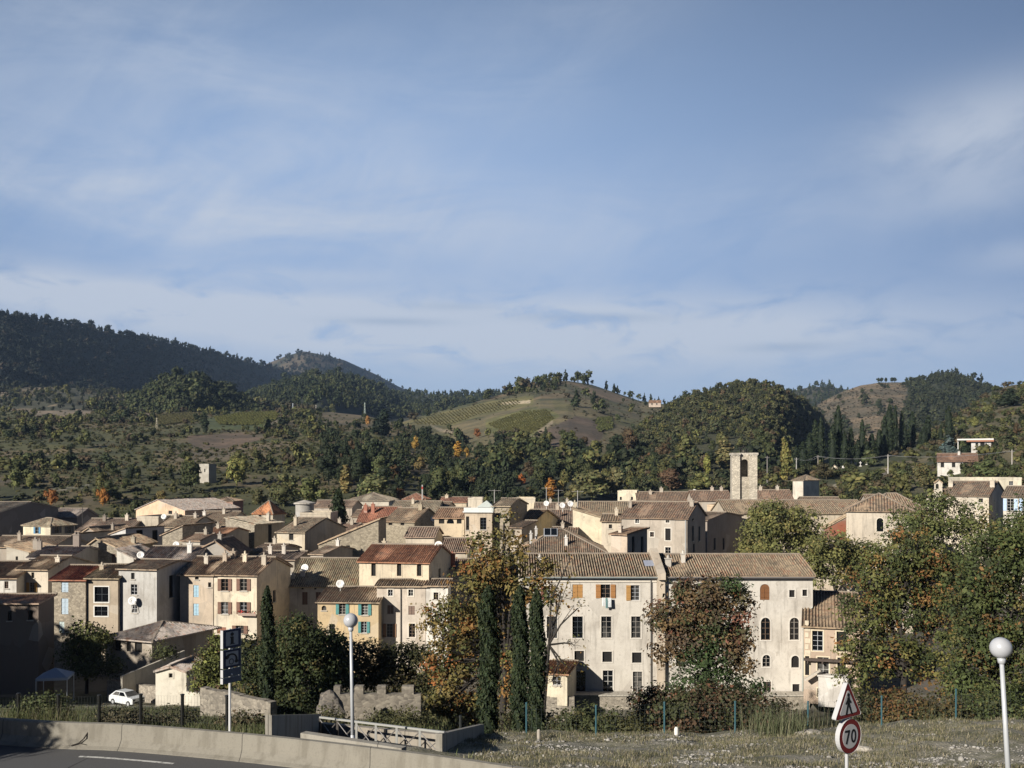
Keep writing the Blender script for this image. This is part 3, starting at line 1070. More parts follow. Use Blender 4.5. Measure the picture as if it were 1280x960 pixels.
def house(name, label, xl, xr, ye, yr, D, W=9.0, yaw=0.0, roof='eave', wall='plaster', c=(0.55, 0.47, 0.36), rc=(0.235, 0.175, 0.125), wins=(), side=(), left=(),
          chim=(), dish=(), base=GROUND, cat='house', group=None, tile=None, over=0.35, surround=None, rpos=0.5, flat_h=0.5, roofmat=None, ac=None, holes_depth=0.22,
          sidec=None, ridge=None):
    a = math.radians(yaw)
    ca, sa = math.cos(a), math.sin(a)
    xw = X(xl, D)
    kk = (xr - CX) / F
    L = (kk * D - xw) / (ca - kk * sa)
    root = empty(name, (xw, D, base), a, label, cat, group)
    ze = Z(ye, D) - base
    loc_depth = lambda u, v: D + u * sa + v * ca
    to_z = lambda py, u, v: Z(py, loc_depth(u, v)) - base

    def front_u(px):
        k = (px - CX) / F
        return (k * D - xw) / (ca - k * sa)
    # ---- walls
    n_c = (1 - rpos)
    if roof == 'eave':
        zr = to_z(yr, L / 2, W * rpos)
    elif roof == 'gable':
        zr = to_z(yr, L * rpos, 0)
    elif roof == 'shed':
        zr = to_z(yr, L / 2, W)
    elif roof == 'hip':
        zr = to_z(yr, L / 2, W / 2)
    else:
        zr = ze
    zl = ze
    zright = ze
    if roof == 'shedside':
        zright = to_z(yr, L, 0)
    wf = MB()
    f_top = [(0, ze), (L, ze)]
    b_top = [(0, ze), (L, ze)]
    s_top = [(0, ze), (W, ze)]           # right side, u runs from the front to the back
    l_top = [(0, ze), (W, ze)]
    if roof == 'gable':
        f_top = [(0, ze), (L * rpos, zr), (L, ze)]
        b_top = f_top
    elif roof == 'eave':
        s_top = [(0, ze), (W * rpos, zr), (W, ze)]
        l_top = s_top
    elif roof == 'shed':
        s_top = [(0, ze), (W, zr)]
        l_top = s_top
        b_top = [(0, zr), (L, zr)]
    elif roof == 'shedside':
        f_top = [(0, ze), (L, zright)]
        b_top = f_top
        s_top = [(0, zright), (W, zright)]
    elif roof == 'flat':
        pass
    wl = []
    for w_ in wins:
        px, py, ww, hh, st = w_[:5]
        u = front_u(px)
        d = loc_depth(u, 0)
        sc = d / F
        z = Z(py, d) - base
        wl.append(((u - ww * sc / 2, z - hh * sc / 2, u + ww * sc / 2, z + hh * sc / 2, 'a' in st), w_))
    sl_ = []
    for w_ in side:
        v, py, ww, hh, st = w_[:5]
        z = to_z(py, L, v * W)
        sl_.append(((v * W - ww / 2, z - hh / 2, v * W + ww / 2, z + hh / 2, 'a' in st), w_))

    def fit(lst, Lx, zt):
        out = []
        for (h, w_) in lst:
            u0, z0, u1, z1, ar = h
            u0, u1 = max(0.12, u0), min(Lx - 0.12, u1)
            z0, z1 = max(0.1, z0), min(zt - 0.08, z1)
            if u1 - u0 > 0.15 and z1 - z0 > 0.15:
                out.append(((u0, z0, u1, z1, ar), w_))
        return out
    wl = fit(wl, L, min(z for u, z in f_top))
    sl_ = fit(sl_, W, min(z for u, z in s_top))
    wall_panel(wf, (0, 0, 0), (1, 0, 0), f_top, [h for h, w in wl], holes_depth, (0, 1, 0))
    wall_panel(wf, (L, 0, 0), (0, 1, 0), s_top, [h for h, w in sl_], holes_depth, (-1, 0, 0), mat=1 if sidec else 0)
    wall_panel(wf, (0, 0, 0), (0, 1, 0), l_top, [], holes_depth, (1, 0, 0))
    wall_panel(wf, (0, W, 0), (1, 0, 0), b_top, [], holes_depth, (0, -1, 0))
    wf.poly([(0.1, 0.4, 0.05), (L - 0.1, 0.4, 0.05), (L - 0.1, W - 0.2, 0.05), (0.1, W - 0.2, 0.05)])
    if roof == 'flat':
        wf.poly([(0, 0, ze - 0.3), (L, 0, ze - 0.3), (L, W, ze - 0.3), (0, W, ze - 0.3)])
        t = 0.22
        for (x0, y0, x1, y1) in ((-0.04, -0.04, L + 0.04, t), (-0.04, W - t, L + 0.04, W + 0.04), (-0.04, t, t, W - t), (L - t, t, L + 0.04, W - t)):
            wf.box(x0, y0, ze - 0.28, x1, y1, ze + 0.06)
    mats = [M['stone' if wall == 'stone' else 'plaster']] + ([M['plaster']] if sidec else [])
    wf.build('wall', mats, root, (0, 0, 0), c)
    for (h, w_) in wl:
        colr = w_[5] if len(w_) > 5 else None
        add_window(root, h, (0, 0, 0), (1, 0, 0), (0, 1, 0), w_[4], colr, surround)
    for (h, w_) in sl_:
        colr = w_[5] if len(w_) > 5 else None
        add_window(root, h, (L, 0, 0), (0, 1, 0), (-1, 0, 0), w_[4], colr, None)
    # ---- roof
    o = over
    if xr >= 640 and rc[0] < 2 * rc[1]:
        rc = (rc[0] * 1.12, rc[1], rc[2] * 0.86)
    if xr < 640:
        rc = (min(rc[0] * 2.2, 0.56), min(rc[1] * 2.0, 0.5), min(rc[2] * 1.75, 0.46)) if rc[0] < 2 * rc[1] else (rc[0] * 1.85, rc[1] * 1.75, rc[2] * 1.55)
    rb = MB()
    seed = int(xl * 7 + ye * 13) % 997
    ts = tile or (0.25 if D < 130 else 0.34)
    ns = 4 if D < 130 else 2
    kw = dict(tile=ts, samples=ns, seed=seed, amp=0.09 if D < 100 else (0.06 if D < 130 else 0.05))
    roof_obj = None
    lift = 0.13
    if roof == 'eave':
        s1 = (zr - ze) / (W * rpos)
        s2 = (zr - ze) / (W * (1 - rpos))
        zz = zr + lift
        g_ = 0.22
        roof_slope(rb, (-g_, -o, ze - s1 * o + lift), (L + g_, -o, ze - s1 * o + lift), (L + g_, W * rpos, zz), (-g_, W * rpos, zz), **kw)
        roof_slope(rb, (L + g_, W + o, ze - s2 * o + lift), (-g_, W + o, ze - s2 * o + lift), (-g_, W * rpos, zz), (L + g_, W * rpos, zz), **kw)
        cap(rb, (-g_, W * rpos, zz + 0.03), (L + g_, W * rpos, zz + 0.03))
        roof_z = lambda u, v: (ze + s1 * v if v < W * rpos else zr - s2 * (v - W * rpos)) + lift
    elif roof == 'gable':
        xr_ = L * rpos
        s1 = (zr - ze) / xr_
        s2 = (zr - ze) / (L - xr_)
        zz = zr + lift
        g_ = 0.25
        roof_slope(rb, (-o, W + g_, ze - s1 * o + lift), (-o, -g_, ze - s1 * o + lift), (xr_, -g_, zz), (xr_, W + g_, zz), **kw)
        roof_slope(rb, (L + o, -g_, ze - s2 * o + lift), (L + o, W + g_, ze - s2 * o + lift), (xr_, W + g_, zz), (xr_, -g_, zz), **kw)
        cap(rb, (xr_, -g_, zz + 0.03), (xr_, W + g_, zz + 0.03))
        roof_z = lambda u, v: (ze + s1 * u if u < xr_ else zr - s2 * (u - xr_)) + lift
    elif roof == 'shed':
        s1 = (zr - ze) / W
        g_ = 0.2
        roof_slope(rb, (-g_, -o, ze - s1 * o + lift), (L + g_, -o, ze - s1 * o + lift), (L + g_, W + 0.2, zr + s1 * 0.2 + lift), (-g_, W + 0.2, zr + s1 * 0.2 + lift), **kw)
        cap(rb, (-g_, W + 0.2, zr + lift + 0.05), (L + g_, W + 0.2, zr + lift + 0.05))
        roof_z = lambda u, v: ze + s1 * v + lift
    elif roof == 'shedside':
        s1 = (zright - ze) / L
        g_ = 0.2
        if s1 > 0:
            roof_slope(rb, (-o, W + g_, ze - s1 * o + lift), (-o, -g_, ze - s1 * o + lift), (L + 0.2, -g_, zright + s1 * 0.2 + lift), (L + 0.2, W + g_, zright + s1 * 0.2 + lift), **kw)
        else:
            roof_slope(rb, (L + o, -g_, zright + s1 * o + lift), (L + o, W + g_, zright + s1 * o + lift), (-0.2, W + g_, ze - s1 * 0.2 + lift), (-0.2, -g_, ze - s1 * 0.2 + lift), **kw)
        roof_z = lambda u, v: ze + s1 * u + lift
    elif roof == 'hip':
        zz = zr + lift
        inset = min(L / 2, W / 2) if ridge is None else ridge
        inset = min(inset, L / 2)
        s1 = (zr - ze) / (W / 2)
        zo = ze - s1 * o + lift
        a_, b_, c_, d_ = (-o, -o, zo), (L + o, -o, zo), (L + o, W + o, zo), (-o, W + o, zo)
        r1, r2 = (inset, W / 2, zz), (L - inset, W / 2, zz)
        roof_slope(rb, a_, b_, r2, r1, **kw)
        roof_slope(rb, b_, c_, r2, r2, **kw)
        roof_slope(rb, c_, d_, r1, r2, **kw)
        roof_slope(rb, d_, a_, r1, r1, **kw)
        if L - 2 * inset > 0.1:
            cap(rb, r1, r2)
        for p, q in ((a_, r1), (b_, r2), (c_, r2), (d_, r1)):
            cap(rb, p, q, 0.16)
        roof_z = lambda u, v: ze + lift + s1 * min(v, W - v)
    else:
        roof_z = lambda u, v: ze - 0.3
    if rb.f:
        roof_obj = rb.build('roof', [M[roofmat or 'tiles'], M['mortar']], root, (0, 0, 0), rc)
    tgt = roof_obj or root
    for ch in chim:
        u, v, w_, h_ = ch[0] * L, ch[1] * W, ch[2] * 0.9, ch[3] * 0.8
        z = roof_z(u, v)
        cb = MB()
        cb.box(-w_ / 2, -w_ * 0.35, -0.5, w_ / 2, w_ * 0.35, h_)
        cb.box(-w_ / 2 - 0.07, -w_ * 0.35 - 0.07, h_, w_ / 2 + 0.07, w_ * 0.35 + 0.07, h_ + 0.09)
        nn = 2 if w_ > 0.75 else 1
        for q in range(nn):
            xx = 0 if nn == 1 else (-0.25 + 0.5 * q) * w_
            cb.lathe([(0.13, h_ + 0.09), (0.11, h_ + 0.35), (0.14, h_ + 0.37), (0.02, h_ + 0.42)], 8, (xx, 0, 0))
        ccol = ch[4] if len(ch) > 4 else tuple(min(1, q * 0.95) for q in c)
        cb.build('chimney', M['plaster'], tgt, (u, v, z), ccol)
    global DISH
    for (px, py, v, ang) in dish:
        if DISH is None:
            DISH = dish_mesh()
        vv = v * W
        # where the line of sight meets the plane at depth vv behind the facade
        k = (px - CX) / F
        u = (k * (D + vv * ca) - (xw - vv * sa)) / (ca - k * sa)
        d = loc_depth(u, vv)
        link_ = link('satellite_dish', DISH, root, (u, vv, Z(py, d) - base), (0.78, 0.77, 0.74))
        link_.rotation_euler = (math.radians(-18), 0, math.radians(ang) - a)
    HOUSES[label] = (root, L, W, ze, zr)
    return root, L, W, ze, zr
# ------------------------------------------------------------------ the town, front row first
CREAM, BEIGE, GREYW, STONE, PEACH, TAN, PINKY = (0.72, 0.62, 0.46), (0.52, 0.44, 0.33), (0.44, 0.42, 0.39), (0.36, 0.31, 0.23), (0.68, 0.46, 0.29), (0.50, 0.41, 0.28), (0.50, 0.38, 0.28)
PALEW = (0.66, 0.62, 0.54)
RBROWN, RGREY, RRED, RTAN, RORANGE, RDARK = (0.265, 0.205, 0.15), (0.31, 0.29, 0.26), (0.32, 0.115, 0.065), (0.37, 0.30, 0.215), (0.42, 0.18, 0.08), (0.19, 0.15, 0.12)
FARROOFS = 'small houses at the back of the town'

# --- the long convent-like building, two halves with a party wall between
root, L, W, ze, zr = house('long_building', 'long pale plaster building with rectangular windows and ochre wooden shutters', 652, 821, 720, 694, 97, W=10.5, c=(0.62, 0.575, 0.50), rc=(0.302, 0.270, 0.214),
      wins=[(684, 741, 8, 17, 's', (0.22, 0.09, 0.06)), (722, 739, 13, 17, 'cn', OCHRE), (757, 739, 12, 17, 's', (0.36, 0.17, 0.055)), (794, 741, 11, 19, 'sL', (0.42, 0.23, 0.07)),
            (690, 784, 13, 27, 'fk'), (722, 784, 13, 27, 'fk'), (758, 784, 13, 27, 'f'), (795, 784, 12, 27, 'f'),
            (724, 820, 12, 13, 'd'), (759, 821, 12, 13, 'd'), (796, 822, 12, 13, 'd'),
            (726, 853, 12, 28, 'f'), (760, 853, 13, 30, 'f'), (797, 854, 12, 29, 'f')],
      surround=(0.66, 0.61, 0.53), chim=[(0.14, 0.3, 0.5, 0.5)])
mb = MB()
mb.box(0, -0.16, ze - 0.34, L - 0.02, -0.002, ze - 0.12)
mb.box(0, -0.1, ze - 0.6, L - 0.02, -0.002, ze - 0.35)
mb.build('cornice', M['paint'], root, color=(0.66, 0.6, 0.5))
mb = MB()
mb.tube((L - 0.6, -0.14, 0.1), (L - 0.6, -0.14, ze - 0.4), 0.06, n=6)
mb.build('drain_pipe', M['metal'], root, color=(0.25, 0.24, 0.22))
mb = MB()
mb.tube((0, -0.5, ze - 0.1), (L, -0.5, ze - 0.1), 0.08, n=6)
mb.build('gutter', M['metal'], root, color=(0.30, 0.33, 0.32))
mb = MB()
mb.box(0, 0, 0, 1.0, 1.3, 0.1)
mb.box(0.08, 0.08, 0.1, 0.92, 1.22, 0.12)
sk = mb.build('skylight', M['paint'], root, (X(806, 99) - X(652, 97), 1.9, ze + 0.78), (0.33, 0.36, 0.44))
sk.rotation_euler = (math.atan2(zr - ze, 5.25), 0, 0)
mb = MB()
mb.box(-0.28, -0.10, 0.0, 0.45, 10.4, ze - 0.3)
s_ = (zr - ze) / 5.25
k = len(mb.v)
mb.faces([(-0.28, -0.5, ze - 0.3), (0.45, -0.5, ze - 0.3), (0.45, 5.25, zr + 0.75), (-0.28, 5.25, zr + 0.75), (0.45, 10.9, ze - 0.3), (-0.28, 10.9, ze - 0.3), (-0.28, -0.5, ze + 0.35), (0.45, -0.5, ze + 0.35), (0.45, 10.9, ze + 0.4), (-0.28, 10.9, ze + 0.4)],
         [(0, 1, 7, 6), (6, 7, 2, 3), (3, 2, 8, 9), (9, 8, 4, 5), (1, 4, 8, 2, 7), (0, 6, 3, 9, 5)])
mb.build('party_wall', M['plaster'], root, (L + 0.3, -0.28, 0), (0.56, 0.47, 0.36))

root, L, W, ze, zr = house('long_building', 'long pale plaster building with arched windows and ribbed tile roof', 829.5, 1016, 720, 694.5, 97.1, W=10.4, c=(0.63, 0.59, 0.52), rc=(0.336, 0.288, 0.220),
      wins=[(848, 738, 11, 18, 'af'), (880, 738, 11, 18, 'ac', WOOD), (921, 739, 11, 19, 'ac', WOOD), (956, 740, 12, 20, 'acn', (0.20, 0.085, 0.03)), (990, 742, 7, 9, 'd'), (1006, 741, 6, 8, 'd'),
            (848, 786, 12, 27, 'af'), (884, 786, 12, 27, 'af'), (920, 786, 12, 27, 'af'), (957, 786, 12, 28, 'af'), (993, 786, 12, 28, 'af'),
            (850, 826, 10, 14, 'a'), (886, 826, 10, 14, 'a'), (922, 826, 10, 14, 'a'), (958, 826, 10, 15, 'af'), (994, 827, 10, 15, 'ad'),
            (884, 858, 11, 14, 'd'), (923, 859, 11, 12, 'd'), (959, 861, 10, 18, 'f'), (995, 861, 9, 12, 'd')],
      surround=(0.68, 0.64, 0.57), chim=[(0.055, 0.22, 0.62, 0.8), (0.17, 0.32, 0.45, 0.9)])
mb = MB()
mb.box(0, -0.16, ze - 0.34, L, -0.002, ze - 0.12)
mb.build('cornice', M['paint'], root, color=(0.64, 0.6, 0.52))
mb = MB()
mb.tube((L - 0.9, -0.14, ze - 4.5), (L - 1.0, -0.14, 0.0), 0.06, n=6)
mb.tube((L - 0.1, -0.14, ze - 3.0), (L - 0.9, -0.14, ze - 4.5), 0.06, n=6)
mb.build('drain_pipe', M['metal'], root, color=(0.22, 0.27, 0.25))
mb = MB()
mb.tube((0, -0.5, ze - 0.1), (L, -0.5, ze - 0.1), 0.08, n=6)
mb.build('gutter', M['metal'], root, color=(0.22, 0.2, 0.19))

house('annex', 'small cream lean-to annex with orange tile roof against the long building', 668, 709, 842, 828, 92.6, W=4.6, yaw=-14, roof='shed', c=(0.72, 0.64, 0.48), rc=(0.42, 0.19, 0.09),
      wins=[(696, 851, 10, 11, 'f')], side=[], over=0.25)

# --- galleried house to the right of the long building
root, L, W, ze, zr = house('galleried_house', 'tan galleried house with ribbed lean-to roof beside the long building', 1004.5, 1075, 783, 742, 93.0, W=9, roof='shed', c=PINKY, rc=(0.403, 0.324, 0.233), tile=0.3, yaw=-17,
      wins=[(1022, 801, 13, 25, 'f'), (1052, 802, 12, 25, 'd'), (1009, 832, 5, 24, 'dn'), (1029, 833, 14, 23, 'f'), (1052, 833, 10, 22, 'd'), (1028, 866, 12, 11, 'f'), (1060, 862, 10, 16, 'd')], surround=(0.66, 0.56, 0.40))
mb = MB()
mb.box(0, -0.55, 4.05, L, 0.0, 4.25)
for u in (0.3, 1.6, 3.2, 4.9):
    mb.box(u, -0.5, 3.8, u + 0.12, 0, 4.05)
mb.build('gallery_floor', M['paint'], root, color=(0.07, 0.05, 0.04))
mb = MB()
mb.box(1.3, -0.9, 0.0, 3.9, -0.05, 2.75)
mb.box(1.2, -1.0, 2.75, 4.0, -0.05, 2.9)
mb.build('porch', M['plaster'], root, color=(0.68, 0.65, 0.60))
mb = MB()
mb.beam((0.1, -0.9, 2.35), (1.5, -0.9, 3.35), 0.5, 0.16)
mb.build('stair_rail', M['plaster'], root, color=(0.55, 0.5, 0.42))
mb = MB()
for k in range(6):
    mb.box(0.12, -0.04, 4.5 + k * 0.55, 0.45 if k % 2 else 0.62, 0.0, 4.95 + k * 0.55)
mb.build('quoins', M['plaster'], root, color=(0.66, 0.58, 0.44))

# --- left front
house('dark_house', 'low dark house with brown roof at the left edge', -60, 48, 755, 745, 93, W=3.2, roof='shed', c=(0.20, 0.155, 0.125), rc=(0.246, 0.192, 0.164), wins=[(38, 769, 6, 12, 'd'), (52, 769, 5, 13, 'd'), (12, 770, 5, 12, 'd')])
root, L, W, ze, zr = house('stone_house', 'rubble stone house with pale blue door and red roof', 65, 107, 725, 708, 106, W=8.5, yaw=-4, wall='stone', c=(0.48, 0.41, 0.30), rc=(0.30, 0.095, 0.055),
      wins=[(81, 734, 9, 13, 'cn', (0.45, 0.55, 0.62)), (81, 758, 9, 20, 'cn', (0.45, 0.55, 0.62)), (77, 784, 7, 14, 'cn', (0.5, 0.58, 0.56))])
house('plaster_house', 'tan house with two large white framed glazed openings and mottled roof', 108.5, 147.5, 723, 707, 106, W=8.5, yaw=-4, c=(0.46, 0.38, 0.28), rc=(0.291, 0.228, 0.170),
      wins=[(127, 743, 18, 19, 'fk'), (126.5, 764, 17, 12, 'fk')], surround=(0.74, 0.72, 0.66), chim=[(0.12, 0.3, 0.5, 0.5)])
house('plaster_house', 'grey white house with a satellite dish and three small dark windows', 148.5, 196, 711.5, 701, 106.3, W=8.5, yaw=-14, c=(0.50, 0.485, 0.45), rc=(0.190, 0.162, 0.132), sidec=None,
      wins=[(166, 720, 5, 8, 'd'), (167.5, 737, 9, 13, 'f'), (168, 761, 8, 10, 'f')], side=[(0.32, 733, 0.9, 2.4, 'd'), (0.6, 757, 1.0, 1.6, 'd')], dish=[(166, 751, -0.06, 0)])
house('plaster_house', 'tall cream strip house with ochre shutters between dark gaps on the left', 23, 60, 712, 696, 114, W=9, yaw=-8, c=(0.62, 0.54, 0.42), rc=(0.263, 0.210, 0.158),
      wins=[(41, 719, 4, 7, 'd'), (40, 734, 7, 12, 's', (0.48, 0.27, 0.07))], chim=[(0.95, 0.25, 0.6, 0.6, (0.7, 0.62, 0.5))])
house('plaster_house', 'small white house with one tiny window at the left edge', -30, 20.5, 723, 703, 112, W=10, c=(0.66, 0.63, 0.56), rc=(0.246, 0.204, 0.158), wins=[(8, 731, 5, 9, 'f')])
root, L, W, ze, zr = house('market_hall', 'low open market shed with wide grey roof and dark openings', 138, 190, 796, 778, 97, W=8.5, yaw=-24, roof='hip', c=(0.36, 0.31, 0.25), rc=(0.302, 0.294, 0.277), tile=0.28,
      wins=[(147, 806, 11, 15, 'dn'), (161, 807, 7, 15, 'dn'), (173, 808, 12, 15, 'dn')], over=0.6)
root, L, W, ze, zr = house('plaster_house', 'beige house with pale blue shutters joined to the cream one', 225, 266.5, 718.5, 697, 108, W=9.5, yaw=-7, c=(0.58, 0.475, 0.36), rc=(0.252, 0.204, 0.158),
      wins=[(246, 721, 5, 7, 'd'), (262, 731, 4, 6, 'd'), (245, 739, 7, 15, 'c', (0.36, 0.55, 0.66)), (245, 762, 7, 15, 'c', (0.36, 0.55, 0.66)), (246, 787, 5, 9, 's', BROWN), (237, 788, 5, 8, 'd')],
      chim=[(0.46, 0.3, 0.5, 0.9, (0.7, 0.62, 0.5)), (0.98, 0.35, 0.5, 1.1)])
root, L, W, ze, zr = house('plaster_house', 'cream house with brown shutters and red flowers on a balcony', 267.5, 321, 718.5, 697.5, 107.6, W=9.6, yaw=-9, c=(0.76, 0.655, 0.49), rc=(0.241, 0.192, 0.151),
      wins=[(281, 731, 9, 15, 's', (0.19, 0.10, 0.065)), (304.5, 731, 9, 15, 's', (0.19, 0.10, 0.065)), (281, 760, 9, 15, 's', (0.19, 0.10, 0.065)), (304.5, 760, 9, 15, 's', (0.19, 0.10, 0.065)),
            (277, 788, 12, 8, 'c', (0.3, 0.13, 0.08)), (300, 787, 10, 10, 's', (0.19, 0.10, 0.065))], side=[(0.5, 745, 0.8, 1.3, 'd')],
      chim=[(0.42, 0.35, 0.5, 1.0), (0.92, 0.3, 0.55, 1.1, (0.5, 0.42, 0.32)), (0.05, 0.45, 0.6, 0.9, (0.42, 0.34, 0.26))])
mb = MB()
mb.box(0, -0.55, 0, 2.0, -0.02, 0.12)
mb.box(0, -0.6, 0.12, 2.0, -0.54, 0.3)
bal = mb.build('balcony', M['paint'], root, (3.0, 0, Z(769, 107) - GROUND), (0.4, 0.3, 0.24))
fl = MB()
for k in range(60):
    x, y, z = R.uniform(0, 2.0), R.uniform(-0.62, -0.45), R.uniform(0.22, 0.55)
    d = [Vector((R.gauss(0, 1), R.gauss(0, 1), R.gauss(0, 1))).normalized() * 0.09 for q in range(2)]
    p = Vector((x, y, z))
    fl.poly([p + d[0], p + d[1], p - d[0], p - d[1]], 0 if k % 3 else 1)
mred, b_ = new_mat('red_petals')
finish(b_, (0.42, 0.03, 0.025), 0.7)
mgr, b_ = new_mat('green_leaves')
finish(b_, (0.05, 0.08, 0.03), 0.7)
fl.build('flowers', [mred, mgr], bal)

house('plaster_house', 'white house with wide tan roof and brown shuttered windows behind the yellow one', 360, 447, 733, 699, 116, W=12, yaw=-4, c=(0.69, 0.65, 0.565), rc=(0.302, 0.240, 0.176),
      wins=[(381, 748, 7, 16, 'c', (0.17, 0.11, 0.08)), (398, 748, 7, 16, 'c', (0.17, 0.11, 0.08)), (378, 735.5, 3, 3, 'dn'), (394, 735.5, 3, 3, 'dn')],
      chim=[(0.14, 0.18, 0.55, 0.7, (0.74, 0.7, 0.62)), (0.02, 0.12, 0.5, 0.4)], dish=[(381.5, 710, 0.12, -10)])
house('plaster_house', 'yellow house with teal shutters and a small round window', 397, 473, 753, 735.5, 105.5, W=5.2, yaw=-3, roof='shed', c=(0.62, 0.47, 0.27), rc=(0.224, 0.186, 0.145),
      wins=[(405, 760, 6, 6, 'a'), (428, 761, 8, 14, 's', TEAL), (456, 762, 8, 14, 's', TEAL), (455, 784, 7, 14, 's', TEAL), (415, 786, 7, 12, 'd')], dish=[(425.5, 730, 0.7, 5)])
root, L, W, ze, zr = house('plaster_house', 'pale narrow roofed house with brown shutters and a drain pipe', 471, 532, 733.5, 726, 107, W=3.2, yaw=-2, roof='shed', c=(0.665, 0.575, 0.47), rc=(0.269, 0.216, 0.170),
      wins=[(488, 741, 6, 8, 'f'), (513.5, 741, 6, 8, 'f'), (488, 762, 8, 11, 'c', (0.22, 0.15, 0.115)), (514.5, 763, 8, 11, 'c', (0.22, 0.15, 0.115)), (487, 788, 8, 17, 's', (0.30, 0.17, 0.1)), (515, 788, 8, 17, 'f')], surround=(0.74, 0.67, 0.56))
mb = MB()
uu = X(501, 107) - X(471, 107)
mb.tube((uu, -0.1, 0.2), (uu, -0.1, ze - 0.2), 0.055, n=6)
mb.build('drain_pipe', M['metal'], root, color=(0.28, 0.26, 0.23))
house('plaster_house', 'whitest narrow house touching the autumn tree at its right', 532.5, 560, 733, 726, 106.8, W=3.2, yaw=-2, roof='shed', c=(0.78, 0.74, 0.66), rc=(0.258, 0.210, 0.164), wins=[(545, 745, 6, 9, 'f'), (546, 768, 6, 9, 'f')], surround=(0.7, 0.66, 0.58))
house('plaster_house', 'cream house with three dark windows under a bright red brown roof', 449, 536, 702, 682, 111.5, W=9.5, yaw=-12, c=(0.68, 0.58, 0.42), rc=(0.31, 0.125, 0.07),
      wins=[(467, 712, 6, 16, 'd'), (499, 712, 6, 16, 'd'), (524, 712, 6, 16, 'd')], side=[(0.45, 716, 0.9, 1.0, 'd')], dish=[(548.5, 681.5, 0.5, -5)], surround=(0.60, 0.50, 0.36), chim=[(0.14, 0.55, 0.5, 0.5)])
house('stone_house', 'bare rubble stone building with a slanting top edge and two small holes', 398, 473, 681, 650, 139, W=6, yaw=-3, roof='shedside', wall='stone', c=(0.44, 0.375, 0.26), rc=RBROWN,
      wins=[(435, 685, 5, 7, 'dn'), (455, 680, 3.5, 5, 'dn')], over=0.1)
house('plaster_house', 'house with yellow band over stone and a dark gable carrying a satellite dish', 481, 518, 652, 636, 162, W=12, yaw=-16, wall='stone', c=(0.45, 0.38, 0.26), rc=RBROWN, wins=[(488, 655, 5, 3, 'dn'), (503, 655, 5, 3, 'dn')],
      dish=[(541, 649, 0.62, 20)], chim=[(0.8, 0.45, 0.7, 1.0)])
house('plaster_house', 'grey windowless gable house behind the blue shuttered one', 236, 291, 693, 677, 126, W=8, roof='gable', rpos=0.6, c=(0.42, 0.385, 0.33), rc=RDARK, wins=[(278, 692, 3, 4, 'dn')], chim=[(0.62, 0.2, 0.5, 0.9)])
house('stone_house', 'stone house with a slanting roof, one window and a pale right side', 282, 318, 648, 656, 160, W=7.5, yaw=-22, roof='shedside', wall='stone', c=(0.44, 0.385, 0.29), rc=RTAN, wins=[(300, 667, 6, 10, 'f')], sidec=True,
      side=[(0.55, 667, 1.0, 3.0, 'd')], chim=[(0.7, 0.8, 0.6, 1.3, (0.6, 0.53, 0.42))])
house('plaster_house', 'small cream house with a huge dark gable and three windows', 346, 381, 665.5, 648, 150, W=14, yaw=-16, c=(0.62, 0.53, 0.39), rc=(0.263, 0.228, 0.183), wins=[(364, 671, 6, 8, 'd'), (354, 686, 6, 8, 'd'), (369, 686, 6, 8, 'd')],
      chim=[(0.35, 0.2, 0.55, 1.6)])
house('stone_house', 'narrow stone house with a satellite dish and long dark side', 203, 228, 669, 658, 140, W=8, yaw=-14, roof='shedside', wall='stone', c=(0.43, 0.37, 0.275), rc=RDARK, wins=[(221, 667, 3, 6, 'd'), (222, 681, 5, 5, 'd')], dish=[(220.5, 681, -0.1, 0)])
house('plaster_house', 'house with a wide light grey roof and white chimney', 168, 236, 708, 684, 121, W=12, yaw=-3, c=(0.55, 0.52, 0.46), rc=(0.370, 0.378, 0.359), chim=[(0.78, 0.35, 0.6, 1.2, (0.75, 0.73, 0.68))], dish=[(176, 694, 0.1, 10)])
house('plaster_house', 'small white slanting gable beside the light grey roof', 146, 167, 688, 698, 122, W=8, roof='shedside', c=(0.66, 0.62, 0.54), rc=RGREY, wins=[(163, 698, 3, 3, 'dn')])
house('plaster_house', 'cream hip roofed house with blue shuttered window on the left', 29, 63, 656.5, 648, 185, W=5.5, yaw=-25, roof='hip', c=(0.72, 0.64, 0.46), rc=(0.291, 0.240, 0.189), wins=[(46.5, 663, 6, 8, 's', (0.10, 0.24, 0.38))], side=[(0.25, 662, 1.0, 1.3, 's', (0.12, 0.11, 0.11)), (0.75, 662, 1.0, 1.3, 's', (0.12, 0.11, 0.11))])
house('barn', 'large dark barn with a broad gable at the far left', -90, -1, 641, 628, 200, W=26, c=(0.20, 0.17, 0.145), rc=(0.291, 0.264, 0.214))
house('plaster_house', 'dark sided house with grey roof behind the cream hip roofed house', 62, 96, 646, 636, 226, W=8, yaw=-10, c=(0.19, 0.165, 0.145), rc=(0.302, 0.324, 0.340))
house('plaster_house', 'large peach building with broad light tan roof at the back of town', 170, 231, 637, 625, 250, W=20, yaw=-24, roof='gable', rpos=0.45, c=(0.76, 0.53, 0.35), rc=(0.448, 0.390, 0.296), wins=[(213, 640, 6, 5, 'd')], group=None)
house('plaster_house', 'small pink red house with three windows beyond the peach building', 264, 291, 626.5, 621.5, 270, W=8, yaw=-5, roof='hip', c=(0.44, 0.20, 0.13), rc=(0.291, 0.198, 0.151), wins=[(270, 631, 3, 5, 'f'), (277, 631, 3, 5, 'f'), (285, 631, 4, 4, 'f')])
house('pavilion', 'square pavilion with a steep orange pyramid roof', 316, 341, 641.5, 626, 200, W=4.6, yaw=-18, roof='hip', c=(0.52, 0.46, 0.35), rc=(0.42, 0.16, 0.06), wins=[(325, 647, 4, 7, 'd')], over=0.3)
